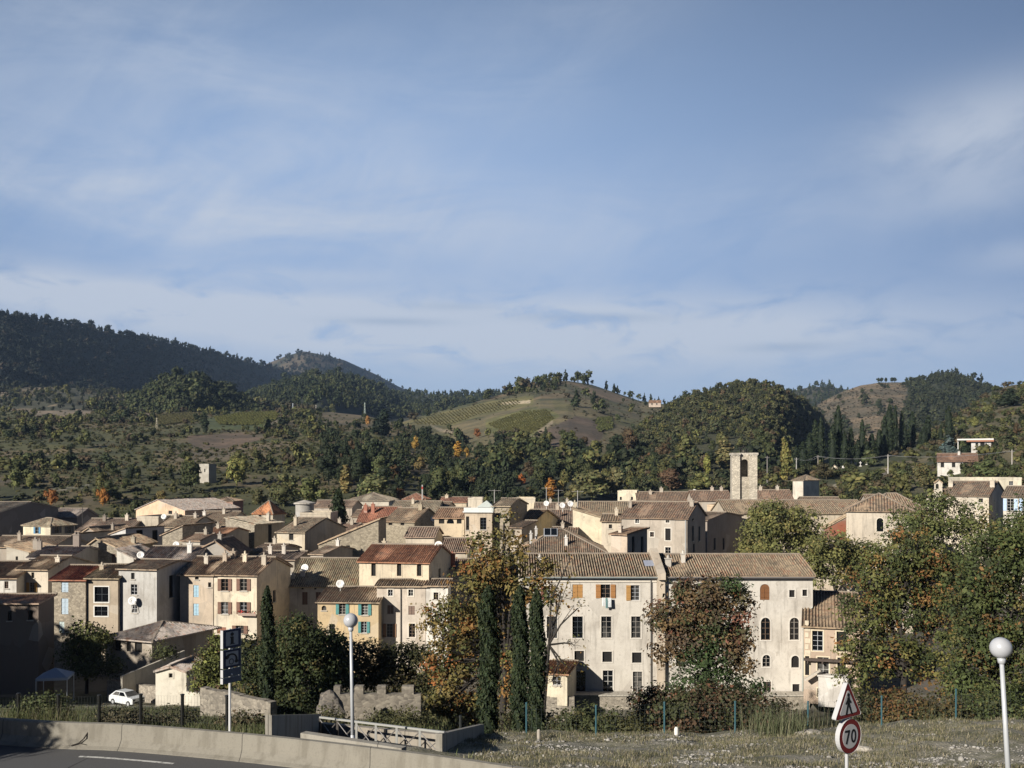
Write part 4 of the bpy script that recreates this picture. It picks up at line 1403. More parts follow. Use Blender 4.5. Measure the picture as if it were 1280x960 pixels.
house('plaster_house', 'long brown roofed house left of the shaded grey house', 96, 160, 664, 649, 168, W=11, yaw=-4, c=(0.24, 0.20, 0.165), rc=(0.213, 0.174, 0.151), chim=[(0.3, 0.4, 0.6, 1.0), (0.75, 0.4, 0.6, 1.2, (0.66, 0.58, 0.46))])
house('plaster_house', 'house with a lit white front and a grey side in shade', 138, 157, 668, 661, 146, W=7, yaw=-30, roof='shedside', c=(0.58, 0.56, 0.53), rc=RDARK, wins=[(144, 674, 4, 8, 'd')], side=[(0.35, 671, 1.2, 2.0, 'd'), (0.75, 671, 1.0, 2.0, 'd')], dish=[(144.5, 674, -0.12, 0), (154, 678, -0.1, 0)])
house('plaster_house', 'flat topped cream block behind the grey shaded house', 171, 198, 645.5, 645, 172, W=8, yaw=-10, roof='flat', c=(0.55, 0.48, 0.37))
house('plaster_house', 'brown roofed house with low gable behind the narrow stone house', 196, 238, 659, 646, 165, W=10, yaw=-10, c=(0.46, 0.40, 0.32), rc=(0.246, 0.210, 0.164), chim=[(0.2, 0.4, 0.55, 0.9), (0.8, 0.4, 0.55, 0.9)], dish=[(205, 646, 0.45, 0)])
house('plaster_house', 'brown roofed house between the stone house and the peach building', 240, 283, 656, 640, 178, W=13, yaw=-6, c=(0.52, 0.46, 0.37), rc=(0.258, 0.216, 0.170), chim=[(0.1, 0.3, 0.6, 1.0, (0.7, 0.65, 0.58)), (0.6, 0.4, 0.55, 1.0)], dish=[(245, 650, 0.1, 10)])
house('plaster_house', 'low house with long rusty brown roof near the left edge', -20, 66, 684, 671, 142, W=10, yaw=-3, c=(0.40, 0.34, 0.27), rc=(0.291, 0.210, 0.164), chim=[(0.35, 0.3, 0.5, 1.2)])
house('plaster_house', 'pale slanting wall with one dark window and shaded side', 70, 94, 678, 668, 150, W=9, yaw=-16, roof='shedside', c=(0.56, 0.49, 0.385), rc=RDARK, wins=[(83, 679, 5, 6, 'd')])
house('plaster_house', 'grey roofed low house behind the tall cream strip house', 36, 88, 697.5, 684, 124, W=9, yaw=-4, c=(0.47, 0.43, 0.37), rc=(0.336, 0.348, 0.340), chim=[(-0.02, 0.3, 0.6, 1.4, (0.3, 0.26, 0.22)), (0.72, 0.5, 0.9, 1.8, (0.28, 0.23, 0.2))])
house('plaster_house', 'pale house with curved top wall at the left edge', 8, 36, 683, 690, 128, W=8, roof='shedside', c=(0.52, 0.47, 0.38), rc=RBROWN, wins=[(21, 698, 3, 5, 'd')], chim=[(0.9, 0.3, 0.6, 1.5, (0.30, 0.25, 0.2))])
house('stone_house', 'stone gable with a brown doorway above the red roof', 107, 146, 684, 674, 131, W=10, yaw=-8, roof='gable', rpos=0.35, wall='stone', c=(0.45, 0.39, 0.29), rc=RBROWN, wins=[(142, 698, 6, 12, 'c', (0.13, 0.08, 0.06))], chim=[(0.9, 0.5, 0.6, 0.8)])
house('plaster_house', 'dark tile roofed house behind the cream brown shuttered one', 318, 368, 700, 690, 130, W=10, yaw=-6, c=(0.42, 0.37, 0.30), rc=(0.146, 0.120, 0.107), chim=[(0.2, 0.3, 0.55, 1.2, (0.66, 0.6, 0.52)), (0.55, 0.3, 0.55, 1.4, (0.66, 0.6, 0.52))], wins=[(340, 715, 6, 10, 'd')])
house('plaster_house', 'white shuttered door house in the gap behind the tall cypress', 336, 360, 730, 722, 121, W=6, yaw=-6, roof='shed', c=(0.55, 0.51, 0.45), rc=RDARK, wins=[(353, 751, 6, 14, 'f'), (345, 751, 4, 14, 'c', BROWN)], chim=[(0.8, 0.4, 0.5, 0.9, (0.7, 0.66, 0.6))])
house('plaster_house', 'small pale house with slanting brown roof and white chimney in mid town', 388, 404, 693, 683, 132, W=9, yaw=-20, c=(0.52, 0.46, 0.38), rc=(0.235, 0.198, 0.164), chim=[(0.8, 0.5, 0.5, 0.8, (0.7, 0.66, 0.6))])

# --- middle of the town
house('plaster_house', 'house with an arched roof terrace opening under a red brown roof', 543, 580, 647.5, 635.5, 150, W=9, yaw=-8, c=(0.60, 0.49, 0.34), rc=(0.302, 0.162, 0.107), wins=[(563, 651.5, 9, 6, 'an'), (552, 651.5, 7, 6, 'dn'), (574, 651.5, 6, 6, 'dn')], holes_depth=0.5)
house('plaster_house', 'low pale house with brown roof left of the roof terrace house', 507, 543, 671.5, 660, 141, W=8, yaw=-4, c=(0.63, 0.55, 0.43), rc=(0.241, 0.186, 0.158))
house('plaster_house', 'low brown roof beside the autumn tree top', 551, 584, 690, 674, 128, W=9, yaw=-4, c=(0.56, 0.49, 0.38), rc=(0.263, 0.198, 0.164))
house('plaster_house', 'brown roofed lower house behind the autumn tree', 560, 605, 712, 700, 118, W=8, yaw=-4, c=(0.50, 0.42, 0.34), rc=(0.224, 0.168, 0.145), chim=[(0.1, 0.1, 0.7, 1.8, (0.42, 0.16, 0.10))])
root, L, W, ze, zr = house('tall_house', 'tall tan house with white roof terrace and one tall shuttered window', 581, 615, 641, 641, 142, W=9, yaw=-6, roof='flat', c=(0.60, 0.49, 0.36), wins=[(604, 654.5, 8, 15, 'fk'), (584.5, 654, 4, 17, 'd')])
mb = MB()
mb.box(-0.25, -0.35, ze + 0.06, L + 0.2, 0.6, ze + 0.22)
mb.box(-0.1, -0.3, ze + 0.22, L, -0.22, ze + 0.75)
mb.build('terrace_parapet', M['paint'], root, color=(0.70, 0.70, 0.66))
mb = MB()
zz = ze + 0.1
mb.box(1.7, 1.2, ze, 3.95, 3.6, ze + 0.75)
mb.faces([(1.5, 1.0, ze + 0.75), (4.1, 1.0, ze + 0.75), (4.1, 3.8, ze + 0.75), (1.5, 3.8, ze + 0.75), (2.8, 2.4, ze + 1.7)], [(0, 1, 4), (1, 2, 4), (2, 3, 4), (3, 0, 4), (3, 2, 1, 0)])
mb.build('terrace_awning', M['paint'], root, color=(0.56, 0.6, 0.55))
house('tall_house', 'tall stone house with a dark windowed right side beside the roof terrace', 616, 637, 633, 624, 143, W=11, yaw=-14, wall='stone', c=(0.44, 0.37, 0.26), rc=(0.269, 0.228, 0.176), wins=[(622, 645, 4, 5, 'd'), (632, 645, 4, 5, 'd'), (626, 668, 4, 7, 'd')], side=[(0.5, 660, 1.0, 1.6, 'd')])
house('plaster_house', 'yellow fronted house with mossy orange roof and dark side', 648, 667, 652.5, 638, 150, W=12, yaw=-20, c=(0.66, 0.53, 0.32), rc=(0.336, 0.228, 0.126), dish=[(683, 629.5, 0.9, 0)])
house('plaster_house', 'purple brown roofed house behind the skylight roof', 679, 716, 655, 638, 160, W=11, yaw=-4, c=(0.56, 0.47, 0.36), rc=(0.241, 0.186, 0.164), wins=[(700, 658, 4, 3, 'd')], chim=[(0.45, 0.5, 0.6, 0.9)])
house('plaster_house', 'large cream wall house with a slanting top and tan roof', 716, 761, 637, 650, 143, W=15, yaw=-4, roof='shedside', c=(0.74, 0.65, 0.47), rc=(0.370, 0.318, 0.239), wins=[(754, 656, 4, 5, 'dn')], chim=[(0.05, 0.3, 0.6, 1.0)], dish=[(713, 630, 0.2, 10), (703, 632, 0.4, 10)])
root, L, W, ze, zr = house('plaster_house', 'large hip roofed house with a grey roof window behind the long building', 648, 757, 691, 661.5, 119, W=11, yaw=-2, roof='hip', c=(0.70, 0.63, 0.50), rc=(0.252, 0.210, 0.170), chim=[(0.55, 0.12, 0.4, 1.2, (0.7, 0.66, 0.6)), (0.14, 0.25, 0.35, 0.9, (0.6, 0.58, 0.55)), (0.2, 0.35, 0.35, 0.9, (0.6, 0.58, 0.55))])
mb = MB()
mb.box(0, 0, 0, 1.7, 1.9, 0.12)
mb.box(0.1, 0.1, 0.12, 0.8, 1.8, 0.15, 1)
mb.box(0.9, 0.1, 0.12, 1.6, 1.8, 0.15, 1)
sk = mb.build('roof_window', [M['paint'], M['glass']], root, (3.0, 3.4, ze + 1.75), (0.40, 0.42, 0.45))
sk.rotation_euler = (math.atan2(zr - ze, 5.5), 0, 0)
house('plaster_house', 'small stone and grey house with red brown roof below the grey beige house', 764, 784, 668, 661, 121, W=4.2, yaw=-42, roof='shed', c=(0.52, 0.42, 0.32), rc=(0.291, 0.198, 0.145), sidec=None, side=[(0.3, 681, 0.6, 2.0, 'd'), (0.75, 681, 0.6, 2.0, 'd')], chim=[(0.2, 0.3, 0.5, 0.8)])
root, L, W, ze, zr = house('grey_beige_house', 'grey beige house with pale framed windows and a dark gable', 777, 859, 647, 628.5, 136, W=10.5, yaw=-24, c=(0.455, 0.395, 0.32), rc=(0.274, 0.198, 0.158),
      wins=[(796.5, 651.5, 5, 5, 'f'), (834.5, 651, 5, 5, 'f'), (796.5, 662, 6, 6, 'f'), (815, 668, 5, 6, 'f'), (835, 668, 7, 15, 'd'), (835, 688, 7, 8, 'f')], surround=(0.66, 0.61, 0.52),
      side=[(0.3, 667, 1.0, 2.0, 'd'), (0.65, 667, 1.0, 2.0, 'd'), (0.35, 687, 1.0, 1.6, 'd'), (0.3, 645, 0.8, 1.1, 'd')], chim=[(0.97, 0.35, 0.6, 1.0), (0.03, 0.3, 0.5, 0.9)])
mb = MB()
mb.tube((L - 0.2, -0.1, 0), (L - 0.2, -0.1, ze), 0.08, n=6)
mb.build('drain_pipe', M['metal'], root, color=(0.5, 0.5, 0.48))
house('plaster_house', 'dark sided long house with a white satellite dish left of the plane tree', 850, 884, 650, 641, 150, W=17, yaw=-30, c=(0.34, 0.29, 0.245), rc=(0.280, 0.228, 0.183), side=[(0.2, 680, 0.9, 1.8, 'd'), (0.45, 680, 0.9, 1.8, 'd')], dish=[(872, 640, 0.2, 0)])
house('plaster_house', 'small orange and cream flat house left of the bell tower', 884, 911, 631, 630, 178, W=6, yaw=-24, roof='flat', c=(0.70, 0.52, 0.34), wins=[(902, 638, 5, 9, 'd')])
house('plaster_house', 'pale cube house with flat top in front of the wood', 772, 796, 613.5, 613, 222, W=9, yaw=-10, roof='flat', c=(0.74, 0.65, 0.48), wins=[(776, 623, 2.5, 4, 'dn'), (790, 623, 2.5, 4, 'dn')])
house('plaster_house', 'low long house with brown roof right of the pale cube', 797, 869, 627, 615.5, 216, W=12, yaw=-4, c=(0.50, 0.43, 0.34), rc=(0.280, 0.210, 0.164), chim=[(0.45, 0.5, 0.8, 1.0), (0.25, 0.4, 0.7, 0.7)], dish=[(868, 614, 0.9, 0)])
house('plaster_house', 'low brown roofed house just left of the bell tower', 866, 914, 626, 614, 205, W=12, yaw=-4, c=(0.52, 0.44, 0.35), rc=(0.280, 0.198, 0.158), chim=[(0.6, 0.5, 0.7, 0.8), (0.85, 0.5, 0.7, 0.8)])
house('plaster_house', 'low brown roofed house just right of the bell tower', 944, 992, 627, 613, 205, W=10, yaw=-4, c=(0.55, 0.48, 0.38), rc=(0.302, 0.216, 0.170), chim=[(0.25, 0.5, 0.7, 0.8), (0.7, 0.5, 0.7, 0.8)])
house('plaster_house', 'flat white building between town and wood near the tall mast', 585, 603, 622.5, 622, 214, W=8, roof='flat', c=(0.68, 0.6, 0.47))
house('plaster_house', 'flat cream block beyond the mossy orange roof', 647, 669, 622.5, 622, 212, W=8, roof='flat', c=(0.74, 0.64, 0.46))
house('plaster_house', 'cream house with red pyramid roof and a striped mast', 504, 531, 624, 616.5, 232, W=6, yaw=-6, roof='hip', c=(0.66, 0.57, 0.42), rc=(0.33, 0.14, 0.09), wins=[(512, 628, 3, 5, 'd'), (519, 628, 3, 5, 'd')])
house('plaster_house', 'house with broad grey brown hip roof behind the town conifer', 434, 486, 626, 616, 242, W=12, yaw=-4, roof='hip', c=(0.58, 0.52, 0.42), rc=(0.336, 0.288, 0.214), ridge=5)
house('plaster_house', 'bright red roofed house with a white terrace canopy', 447, 494, 652, 634, 182, W=12, yaw=-4, c=(0.40, 0.28, 0.2), rc=(0.32, 0.10, 0.055), chim=[(0.1, 0.3, 0.7, 1.6, (0.42, 0.16, 0.10)), (0.3, 0.3, 0.7, 1.8, (0.42, 0.16, 0.10))])
house('plaster_house', 'tan house with broad brown roof behind the stone house with yellow band', 487, 545, 640, 627, 200, W=12, yaw=-6, c=(0.6, 0.52, 0.4), rc=(0.280, 0.240, 0.189), chim=[(0.4, 0.4, 0.6, 0.9)])
house('plaster_house', 'flat cream terrace left of the town conifer', 375, 413, 641, 640, 178, W=9, roof='flat', c=(0.58, 0.5, 0.38))
house('plaster_house', 'brown roofed house behind the flat cream terrace', 390, 440, 634, 626, 218, W=10, yaw=-4, c=(0.5, 0.42, 0.33), rc=(0.269, 0.198, 0.164))
house('plaster_house', 'tan flat house with small red roof near the tall stone house', 549, 583, 628, 622, 225, W=9, yaw=-4, c=(0.60, 0.5, 0.36), rc=(0.30, 0.13, 0.09), chim=[(0.2, 0.4, 0.8, 0.8)])
house('plaster_house', 'low grey brown roof behind the purple brown roof', 668, 722, 640, 629, 200, W=10, yaw=-4, c=(0.52, 0.46, 0.38), rc=(0.269, 0.222, 0.189), chim=[(0.35, 0.5, 0.6, 0.8), (0.75, 0.5, 0.6, 0.8)])
house('plaster_house', 'wide light tan roof behind the cream wall house', 724, 792, 641, 628, 172, W=12, yaw=-4, c=(0.6, 0.52, 0.4), rc=(0.403, 0.360, 0.271))


# --- small houses filling the gaps between the larger roofs
for (xl, xr, ye, yr, d, w, yaw, rf, cc, rcc, lab, ch) in (
        (100, 124, 668, 660, 158, 8, -18, 'gable', (0.36, 0.31, 0.25), (0.22, 0.18, 0.14), 'little gabled house right of the pale slanting wall', [(0.8, 0.5, 0.5, 1.0)]),
        (228, 250, 676, 668, 136, 7, -14, 'eave', (0.46, 0.41, 0.33), (0.25, 0.19, 0.15), 'small roof tucked between the narrow stone house and the grey gable', [(0.7, 0.4, 0.5, 0.9)]),
        (255, 282, 668, 660, 150, 8, -10, 'eave', (0.5, 0.44, 0.35), (0.34, 0.16, 0.085), 'orange tiled little house left of the stone house with one window', [(0.2, 0.4, 0.5, 0.8)]),
        (316, 344, 690, 681, 136, 8, -12, 'eave', (0.52, 0.46, 0.37), (0.24, 0.19, 0.15), 'low brown roof below the stone house with a pale right side', [(0.4, 0.5, 0.5, 0.9)]),
        (405, 440, 664, 655, 172, 9, -10, 'eave', (0.45, 0.39, 0.31), (0.25, 0.18, 0.145), 'brown roofed house behind the slanting rubble building', [(0.3, 0.4, 0.6, 1.2), (0.75, 0.4, 0.6, 1.0)]),
        (440, 470, 646, 638, 196, 8, -8, 'eave', (0.5, 0.43, 0.34), (0.24, 0.19, 0.15), 'small house just left of the bright red roof', [(0.5, 0.4, 0.6, 0.9)]),
        (536, 560, 634, 628, 206, 7, -8, 'eave', (0.62, 0.53, 0.4), (0.27, 0.2, 0.15), 'small cream house with brown roof left of the white roof terrace', []),
        (637, 652, 660, 652, 138, 7, -18, 'shed', (0.5, 0.42, 0.32), (0.22, 0.17, 0.13), 'narrow lean-to right of the tall stone house', []),
        (690, 720, 668, 660, 140, 7, -6, 'eave', (0.56, 0.48, 0.38), (0.24, 0.19, 0.15), 'low roof between the hip roof and the purple brown roof', [(0.4, 0.4, 0.5, 0.9)]),
        (752, 780, 652, 644, 139, 7, -10, 'eave', (0.6, 0.52, 0.4), (0.3, 0.24, 0.17), 'small tan roof left of the grey beige house', [(0.6, 0.4, 0.5, 1.0)]),
        (1085, 1130, 628, 619, 192, 9, -10, 'eave', (0.5, 0.44, 0.36), (0.26, 0.21, 0.16), 'low stone coloured roof behind the pyramid roof of the church', []),
        (1004, 1052, 629, 622, 196, 9, -8, 'eave', (0.46, 0.4, 0.32), (0.24, 0.2, 0.15), 'low brown roof behind the nave below the isolated house', [])):
    house('plaster_house', lab, xl, xr, ye, yr, d, W=w, yaw=yaw, roof=rf, c=cc, rc=rcc, chim=ch, wins=[((xl + xr) / 2 - 3, ye + 6, 4, 5, 'd')] if rf != 'gable' else [])

# round water tank house
rt = empty('round_tower', (X(381, 196), 196, GROUND), 0, 'small round pale tower with flat roof left of the town conifer', 'tower')
mb = MB()
hz = Z(630, 196) - GROUND
mb.lathe([(1.8, 0), (1.8, hz), ], 20)
mb.build('wall', M['plaster'], rt, color=(0.42, 0.4, 0.36), smooth_=True)
mb = MB()
mb.lathe([(2.15, hz), (2.15, hz + 0.25), (0.3, hz + 0.75), (0.0, hz + 0.8)], 20)
mb.lathe([(0.0, hz - 0.01), (2.15, hz)], 20)
mb.build('roof', M['plaster'], rt, color=(0.5, 0.46, 0.4))

# --- church: bell tower, nave and choir
tw = empty('bell_tower', (X(915, 172), 172, GROUND), math.radians(-8), 'tall stone church bell tower with an open arch and iron bell cage', 'tower')
H_ = Z(566, 172) - GROUND
S1, S2, S3 = 1.35, 1.55, 1.35
TW = S1 + S2 + S3
mb = MB()
mb.box(0, 0, 0, S1, 3.8, H_ - 0.35)
mb.box(S1 + S2, 0, 0, TW, 3.8, H_ - 0.35)
mb.build('pier', M['stone'], tw, color=(0.80, 0.72, 0.57))
mb = MB()
zl, zh = Z(596, 172) - GROUND, Z(574, 172) - GROUND
wall_panel(mb, (S1, 0.5, 0), (1, 0, 0), [(0, H_ - 0.35), (S2, H_ - 0.35)], [(0.2, zl, S2 - 0.15, zh, True)], 0.8, (0, 1, 0))
wall_panel(mb, (S1, 2.6, 0), (1, 0, 0), [(0, H_ - 0.35), (S2, H_ - 0.35)], [], 0.8, (0, -1, 0))
mb.build('wall', M['stone'], tw, color=(0.62, 0.55, 0.43))
mb = MB()
mb.box(-0.18, -0.18, H_ - 0.35, S1 + 0.1, 4.0, H_)
mb.box(S1 + 0.1, 0.5, H_ - 0.35, S1 + S2 - 0.1, 4.0, H_)
mb.box(S1 + S2 - 0.1, -0.18, H_ - 0.35, TW + 0.18, 4.0, H_)
for k in range(9):
    mb.box(-0.1 + k * 0.52, -0.12 if (k * 0.52 < S1 or k * 0.52 > S1 + S2) else 0.6, H_ - 0.55, 0.1 + k * 0.52, 0.9, H_ - 0.36)
mb.build('cornice', M['stone'], tw, color=(0.80, 0.74, 0.62))
mb = MB()
c0 = Vector((TW / 2, 1.9, H_))
for k in range(4):
    t = math.pi * k / 2 + 0.4
    a_, b_ = c0 + Vector((0.8 * math.cos(t), 0.8 * math.sin(t), 0)), c0 + Vector((0.7 * math.cos(t), 0.7 * math.sin(t), 0.7))
    mb.tube(a_, b_, 0.05, n=5)
    mb.tube(b_, c0 + Vector((0, 0, 1.15)), 0.05, n=5)
mb.tube(c0 + Vector((0, 0, 1.1)), c0 + Vector((0, 0, 1.6)), 0.03, n=5)
bc = mb.build('bell_cage', M['metal'], tw, color=(0.05, 0.045, 0.04))
mb = MB()
mb.lathe([(0.33, 0), (0.24, 0.15), (0.2, 0.38), (0.06, 0.48), (0.0, 0.5)], 12, (TW / 2, 1.9, H_ + 0.12))
mb.build('bell', M['metal'], bc, color=(0.08, 0.07, 0.05), smooth_=True)
house('church_nave', 'long church nave with plain tan tile roof behind the plane tree', 908, 1086, 642, 626, 164, W=12, yaw=0, c=(0.56, 0.48, 0.36), rc=(0.370, 0.318, 0.239), wins=[(923, 652, 3, 6, 'ad'), (1012, 652, 4, 8, 'ad')])
root, L, W, ze, zr = house('chapel', 'church chapel with pyramid tile roof and one arched window', 1058, 1141, 638.5, 617.5, 136, W=10, yaw=-19.5, roof='hip', c=(0.55, 0.48, 0.38), rc=(0.386, 0.306, 0.227), tile=0.36, wins=[(1100, 656, 8, 17, 'a')], surround=(0.64, 0.57, 0.46))
house('chapel', 'second hip roof of the church behind the pyramid roof', 1090, 1164, 640, 617.5, 149, W=11, yaw=-6, roof='hip', c=(0.56, 0.49, 0.39), rc=(0.358, 0.294, 0.220), ridge=3.5)
root, L, W, ze, zr = house('lean_to', 'brick red lean-to with pale sloped edge between nave and chapel', 1030, 1058, 661, 646, 150, W=3, yaw=-10, roof='shedside', c=(0.5, 0.42, 0.32), rc=(0.560, 0.480, 0.353), over=0.1)
mb = MB()
mb.poly([(0.05, -0.03, ze - 1.6), (L - 0.05, -0.03, ze - 1.6), (L - 0.05, -0.03, ze + 1.55), (0.05, -0.03, ze - 0.12)])
mb.build('painted_gable', M['plaster'], root, color=(0.27, 0.085, 0.045))

# --- right edge of the town
house('plaster_house', 'pale house with brown roof and shaded gable behind the right trees', 1180, 1236, 619.5, 602.5, 170, W=12, yaw=-38, c=(0.62, 0.54, 0.42), rc=(0.246, 0.204, 0.164), wins=[(1226, 625.5, 5, 5, 'd')], chim=[(0.03, 0.3, 0.8, 1.0), (0.97, 0.3, 0.8, 1.3)])
house('plaster_house', 'pale house with light blue window shutters at the right edge', 1254, 1300, 621, 609, 158, W=10, yaw=-35, c=(0.62, 0.57, 0.48), rc=(0.246, 0.216, 0.176), wins=[(1263, 631, 8, 15, 's', (0.42, 0.55, 0.72)), (1283, 631, 8, 15, 's', (0.42, 0.55, 0.72))])
house('villa', 'long cream flat roofed building on the right below the villas', 1200, 1277, 597, 596, 198, W=9, yaw=-10, roof='flat', c=(0.74, 0.67, 0.50), wins=[(1264, 604, 5, 5, 'f')])
house('bell_gable', 'thin pale bell gable with one opening beside the brown roof', 1168, 1178, 604, 600, 176, W=0.9, yaw=-20, roof='gable', c=(0.56, 0.5, 0.4), rc=RTAN, wins=[(1171.5, 607, 3.5, 8, 'ad')], over=0.1)
house('plaster_house', 'low pale gable house under the thin bell gable', 1158, 1186, 621, 611, 178, W=9, yaw=-30, roof='gable', c=(0.60, 0.54, 0.43), rc=RTAN)
v_ = HILL['right_slope'].find(1222, 565)
root, L, W, ze, zr = house('villa', 'white modern villa with orange brown eaves on the right slope', 1214, 1239, 550, 549, v_[1], W=10, yaw=-28, roof='flat', base=v_[2] - 2.5, c=(0.62, 0.6, 0.56), rc=(0.36, 0.14, 0.07), wins=[(1228, 556.5, 5, 8, 'd'), (1221, 556, 3, 5, 'd')], side=[(0.3, 556, 1.6, 1.8, 'd'), (0.7, 556, 1.6, 1.8, 'd')], over=1.0, chim=[(0.85, 0.5, 0.9, 0.9)])
mb = MB()
mb.box(-1.6, -1.2, ze - 0.75, L + 1.0, W + 1.0, ze - 0.1)
mb.build('eaves', M['paint'], root, color=(0.30, 0.12, 0.06))
mb = MB()
mb.box(-5.0, -1.0, ze - 0.1, L + 0.9, W, ze + 0.5)
mb.box(-4.9, 0.5, ze - 3.5, -4.6, 0.8, ze - 0.1)
mb.build('roof_slab', M['paint'], root, color=(0.62, 0.6, 0.56))
v_ = HILL['right_slope'].find(1195, 592)
house('villa', 'white villa with a low red tile roof among the right trees', 1172, 1222, 576.5, 567, v_[1], W=11, yaw=-22, base=v_[2] - 3, c=(0.62, 0.59, 0.53), rc=(0.32, 0.15, 0.09), wins=[(1178, 581, 4, 6, 'd'), (1208, 581, 5, 6, 'd'), (1192, 581, 4, 6, 'd')], over=0.7, chim=[(0.55, 0.4, 0.9, 1.2)])
house('plaster_house', 'isolated hip roofed house with a grey shaded side below the cypresses', 991, 1004, 600.5, 594, 250, W=9, yaw=-42, roof='hip', base=-22.5, c=(0.62, 0.56, 0.46), rc=(0.325, 0.288, 0.227), ridge=2.5)
v_ = HILL['right_slope'].find(1043, 592)
house('tomb_chapel', 'tiny white gabled tomb chapel at the foot of the cypresses', 1039.5, 1047, 586, 581.5, v_[1], W=3.5, yaw=-24, roof='gable', base=v_[2] - 1, c=(0.80, 0.72, 0.56), rc=(0.560, 0.540, 0.454), over=0.15)

# --- lonely buildings on the far hills
v_ = HILL['mid_slope'].find(257, 604)
house('ruined_tower', 'small ruined white tower house among the trees on the left slope', 249, 261, 580, 579, v_[1], W=4, yaw=-30, roof='flat', base=v_[2] - 1.5, c=(0.40, 0.37, 0.31), wins=[(256, 588, 2, 4, 'dn')])
v_ = HILL['round_hill'].find(818, 508)
house('farmhouse', 'tiny pink roofed farmhouse on the skyline of the vineyard hill', 811, 826, 503.5, 500.5, v_[1] * 0.98, W=8, yaw=-10, base=Z(509, v_[1] * 0.98), c=(0.55, 0.44, 0.35), rc=(0.426, 0.240, 0.151), wins=[(815, 505, 1.5, 2, 'd'), (821, 505, 1.5, 2, 'd')])

# --- small white shed by the car park
root, L, W, ze, zr = house('shed', 'small white shed with a curved top and one tiny window', 194.5, 233, 840, 834.5, 86, W=4.2, yaw=-6, roof='gable', base=-21.2, c=(0.68, 0.63, 0.52), rc=(0.448, 0.432, 0.353), wins=[(213.5, 844, 5, 6, 'dn')], surround=(0.6, 0.55, 0.45), over=0.12)
# ------------------------------------------------------------------ road, parapet, signs, fences
PAR = [(-60, 41.0), (-44, 37.0), (-30, 33.0), (-14.9, 29.1), (-10.9, 28.4), (-6.75, 27.2), (-2.9, 25.7), (0.05, 24.3), (3.2, 22.4), (5.6, 20.2), (7.6, 17.4), (9.2, 14.0)]


def smooth_path(pts, n=6):
    out = []
    P = [Vector((*p, 0)) for p in pts]
    for i in range(len(P) - 1):
        p0, p1, p2, p3 = P[max(i - 1, 0)], P[i], P[i + 1], P[min(i + 2, len(P) - 1)]
        for k in range(n):
            t = k / n
            out.append(0.5 * ((2 * p1) + (-p0 + p2) * t + (2 * p0 - 5 * p1 + 4 * p2 - p3) * t * t + (-p0 + 3 * p1 - 3 * p2 + p3) * t ** 3))
    out.append(P[-1])
    return out


path = smooth_path(PAR)
nrm_ = []
for i in range(len(path)):
    d = (path[min(i + 1, len(path) - 1)] - path[max(i - 1, 0)]).normalized()
    nrm_.append(Vector((d.y, -d.x, 0)))             # towards the road


def sweep(mb, prof, mat=0, dz=0.0):
    """profile of (offset to the road, z) swept along the road edge"""
    n = len(prof)
    v = []
    for p, q in zip(path, nrm_):
        for (o, z) in prof:
            v.append((p.x + q.x * o, p.y + q.y * o, z + dz))
    f = []
    for i in range(len(path) - 1):
        for k in range(n - 1):
            f.append((i * n + k, (i + 1) * n + k, (i + 1) * n + k + 1, i * n + k + 1))
    mb.faces(v, f, mat)


RZ = -7.86
mb = MB()
sweep(mb, [(0.33, RZ + 0.02), (7.6, RZ + 0.02), (7.9, RZ - 0.1)])
props(mb.build('road', M['asphalt']), kind='structure')
mb = MB()
sweep(mb, [(0.95, RZ + 0.024), (1.07, RZ + 0.024)])
# dashes: keep every other stretch
keep = MB()
for i, f in enumerate(mb.f):
    if 8 <= i % 14 <= 12:
        keep.poly([mb.v[j] for j in f])
m_, b_ = new_mat('road_paint')
n_ = b_.noise(pos(b_), 8, 4, 0.7)
finish(b_, b_.mix(b_.ramp(n_, 0.45, 0.7), (0.62, 0.61, 0.57), (0.2, 0.2, 0.19)), 0.8)
props(keep.build('road_marking', m_), kind='structure')
mb = MB()
sweep(mb, [(-0.22, RZ - 1.6), (-0.20, RZ + 0.64), (-0.17, RZ + 0.67), (-0.02, RZ + 0.67), (0.02, RZ + 0.63), (0.06, RZ + 0.26), (0.22, RZ + 0.10), (0.34, RZ + 0.04), (0.34, RZ - 0.3)])
o = mb.build('concrete_barrier', M['concrete'], color=(0.27, 0.25, 0.205))
props(o, 'long pale concrete road barrier curving along the road at the lower left', 'barrier')
# a dead branch lying against the barrier
mb = MB()
b0 = Vector((X(95, 28.3), 28.35, RZ + 0.10))
pts = [b0 + Vector((-0.15, 0, 0)), b0 + Vector((0.05, 0.02, 0.07)), b0 + Vector((0.16, 0.1, 0.18)), b0 + Vector((0.24, 0.2, 0.34))]
for p, q in zip(pts[:-1], pts[1:]):
    mb.tube(p, q, 0.022, 0.016, 5)
mb.tube(pts[1], pts[1] + Vector((0.2, -0.05, -0.03)), 0.014, 0.01, 5)
props(mb.build('dead_branch', M['bark']), 'dry broken branch lying against the foot of the concrete barrier', 'branch')


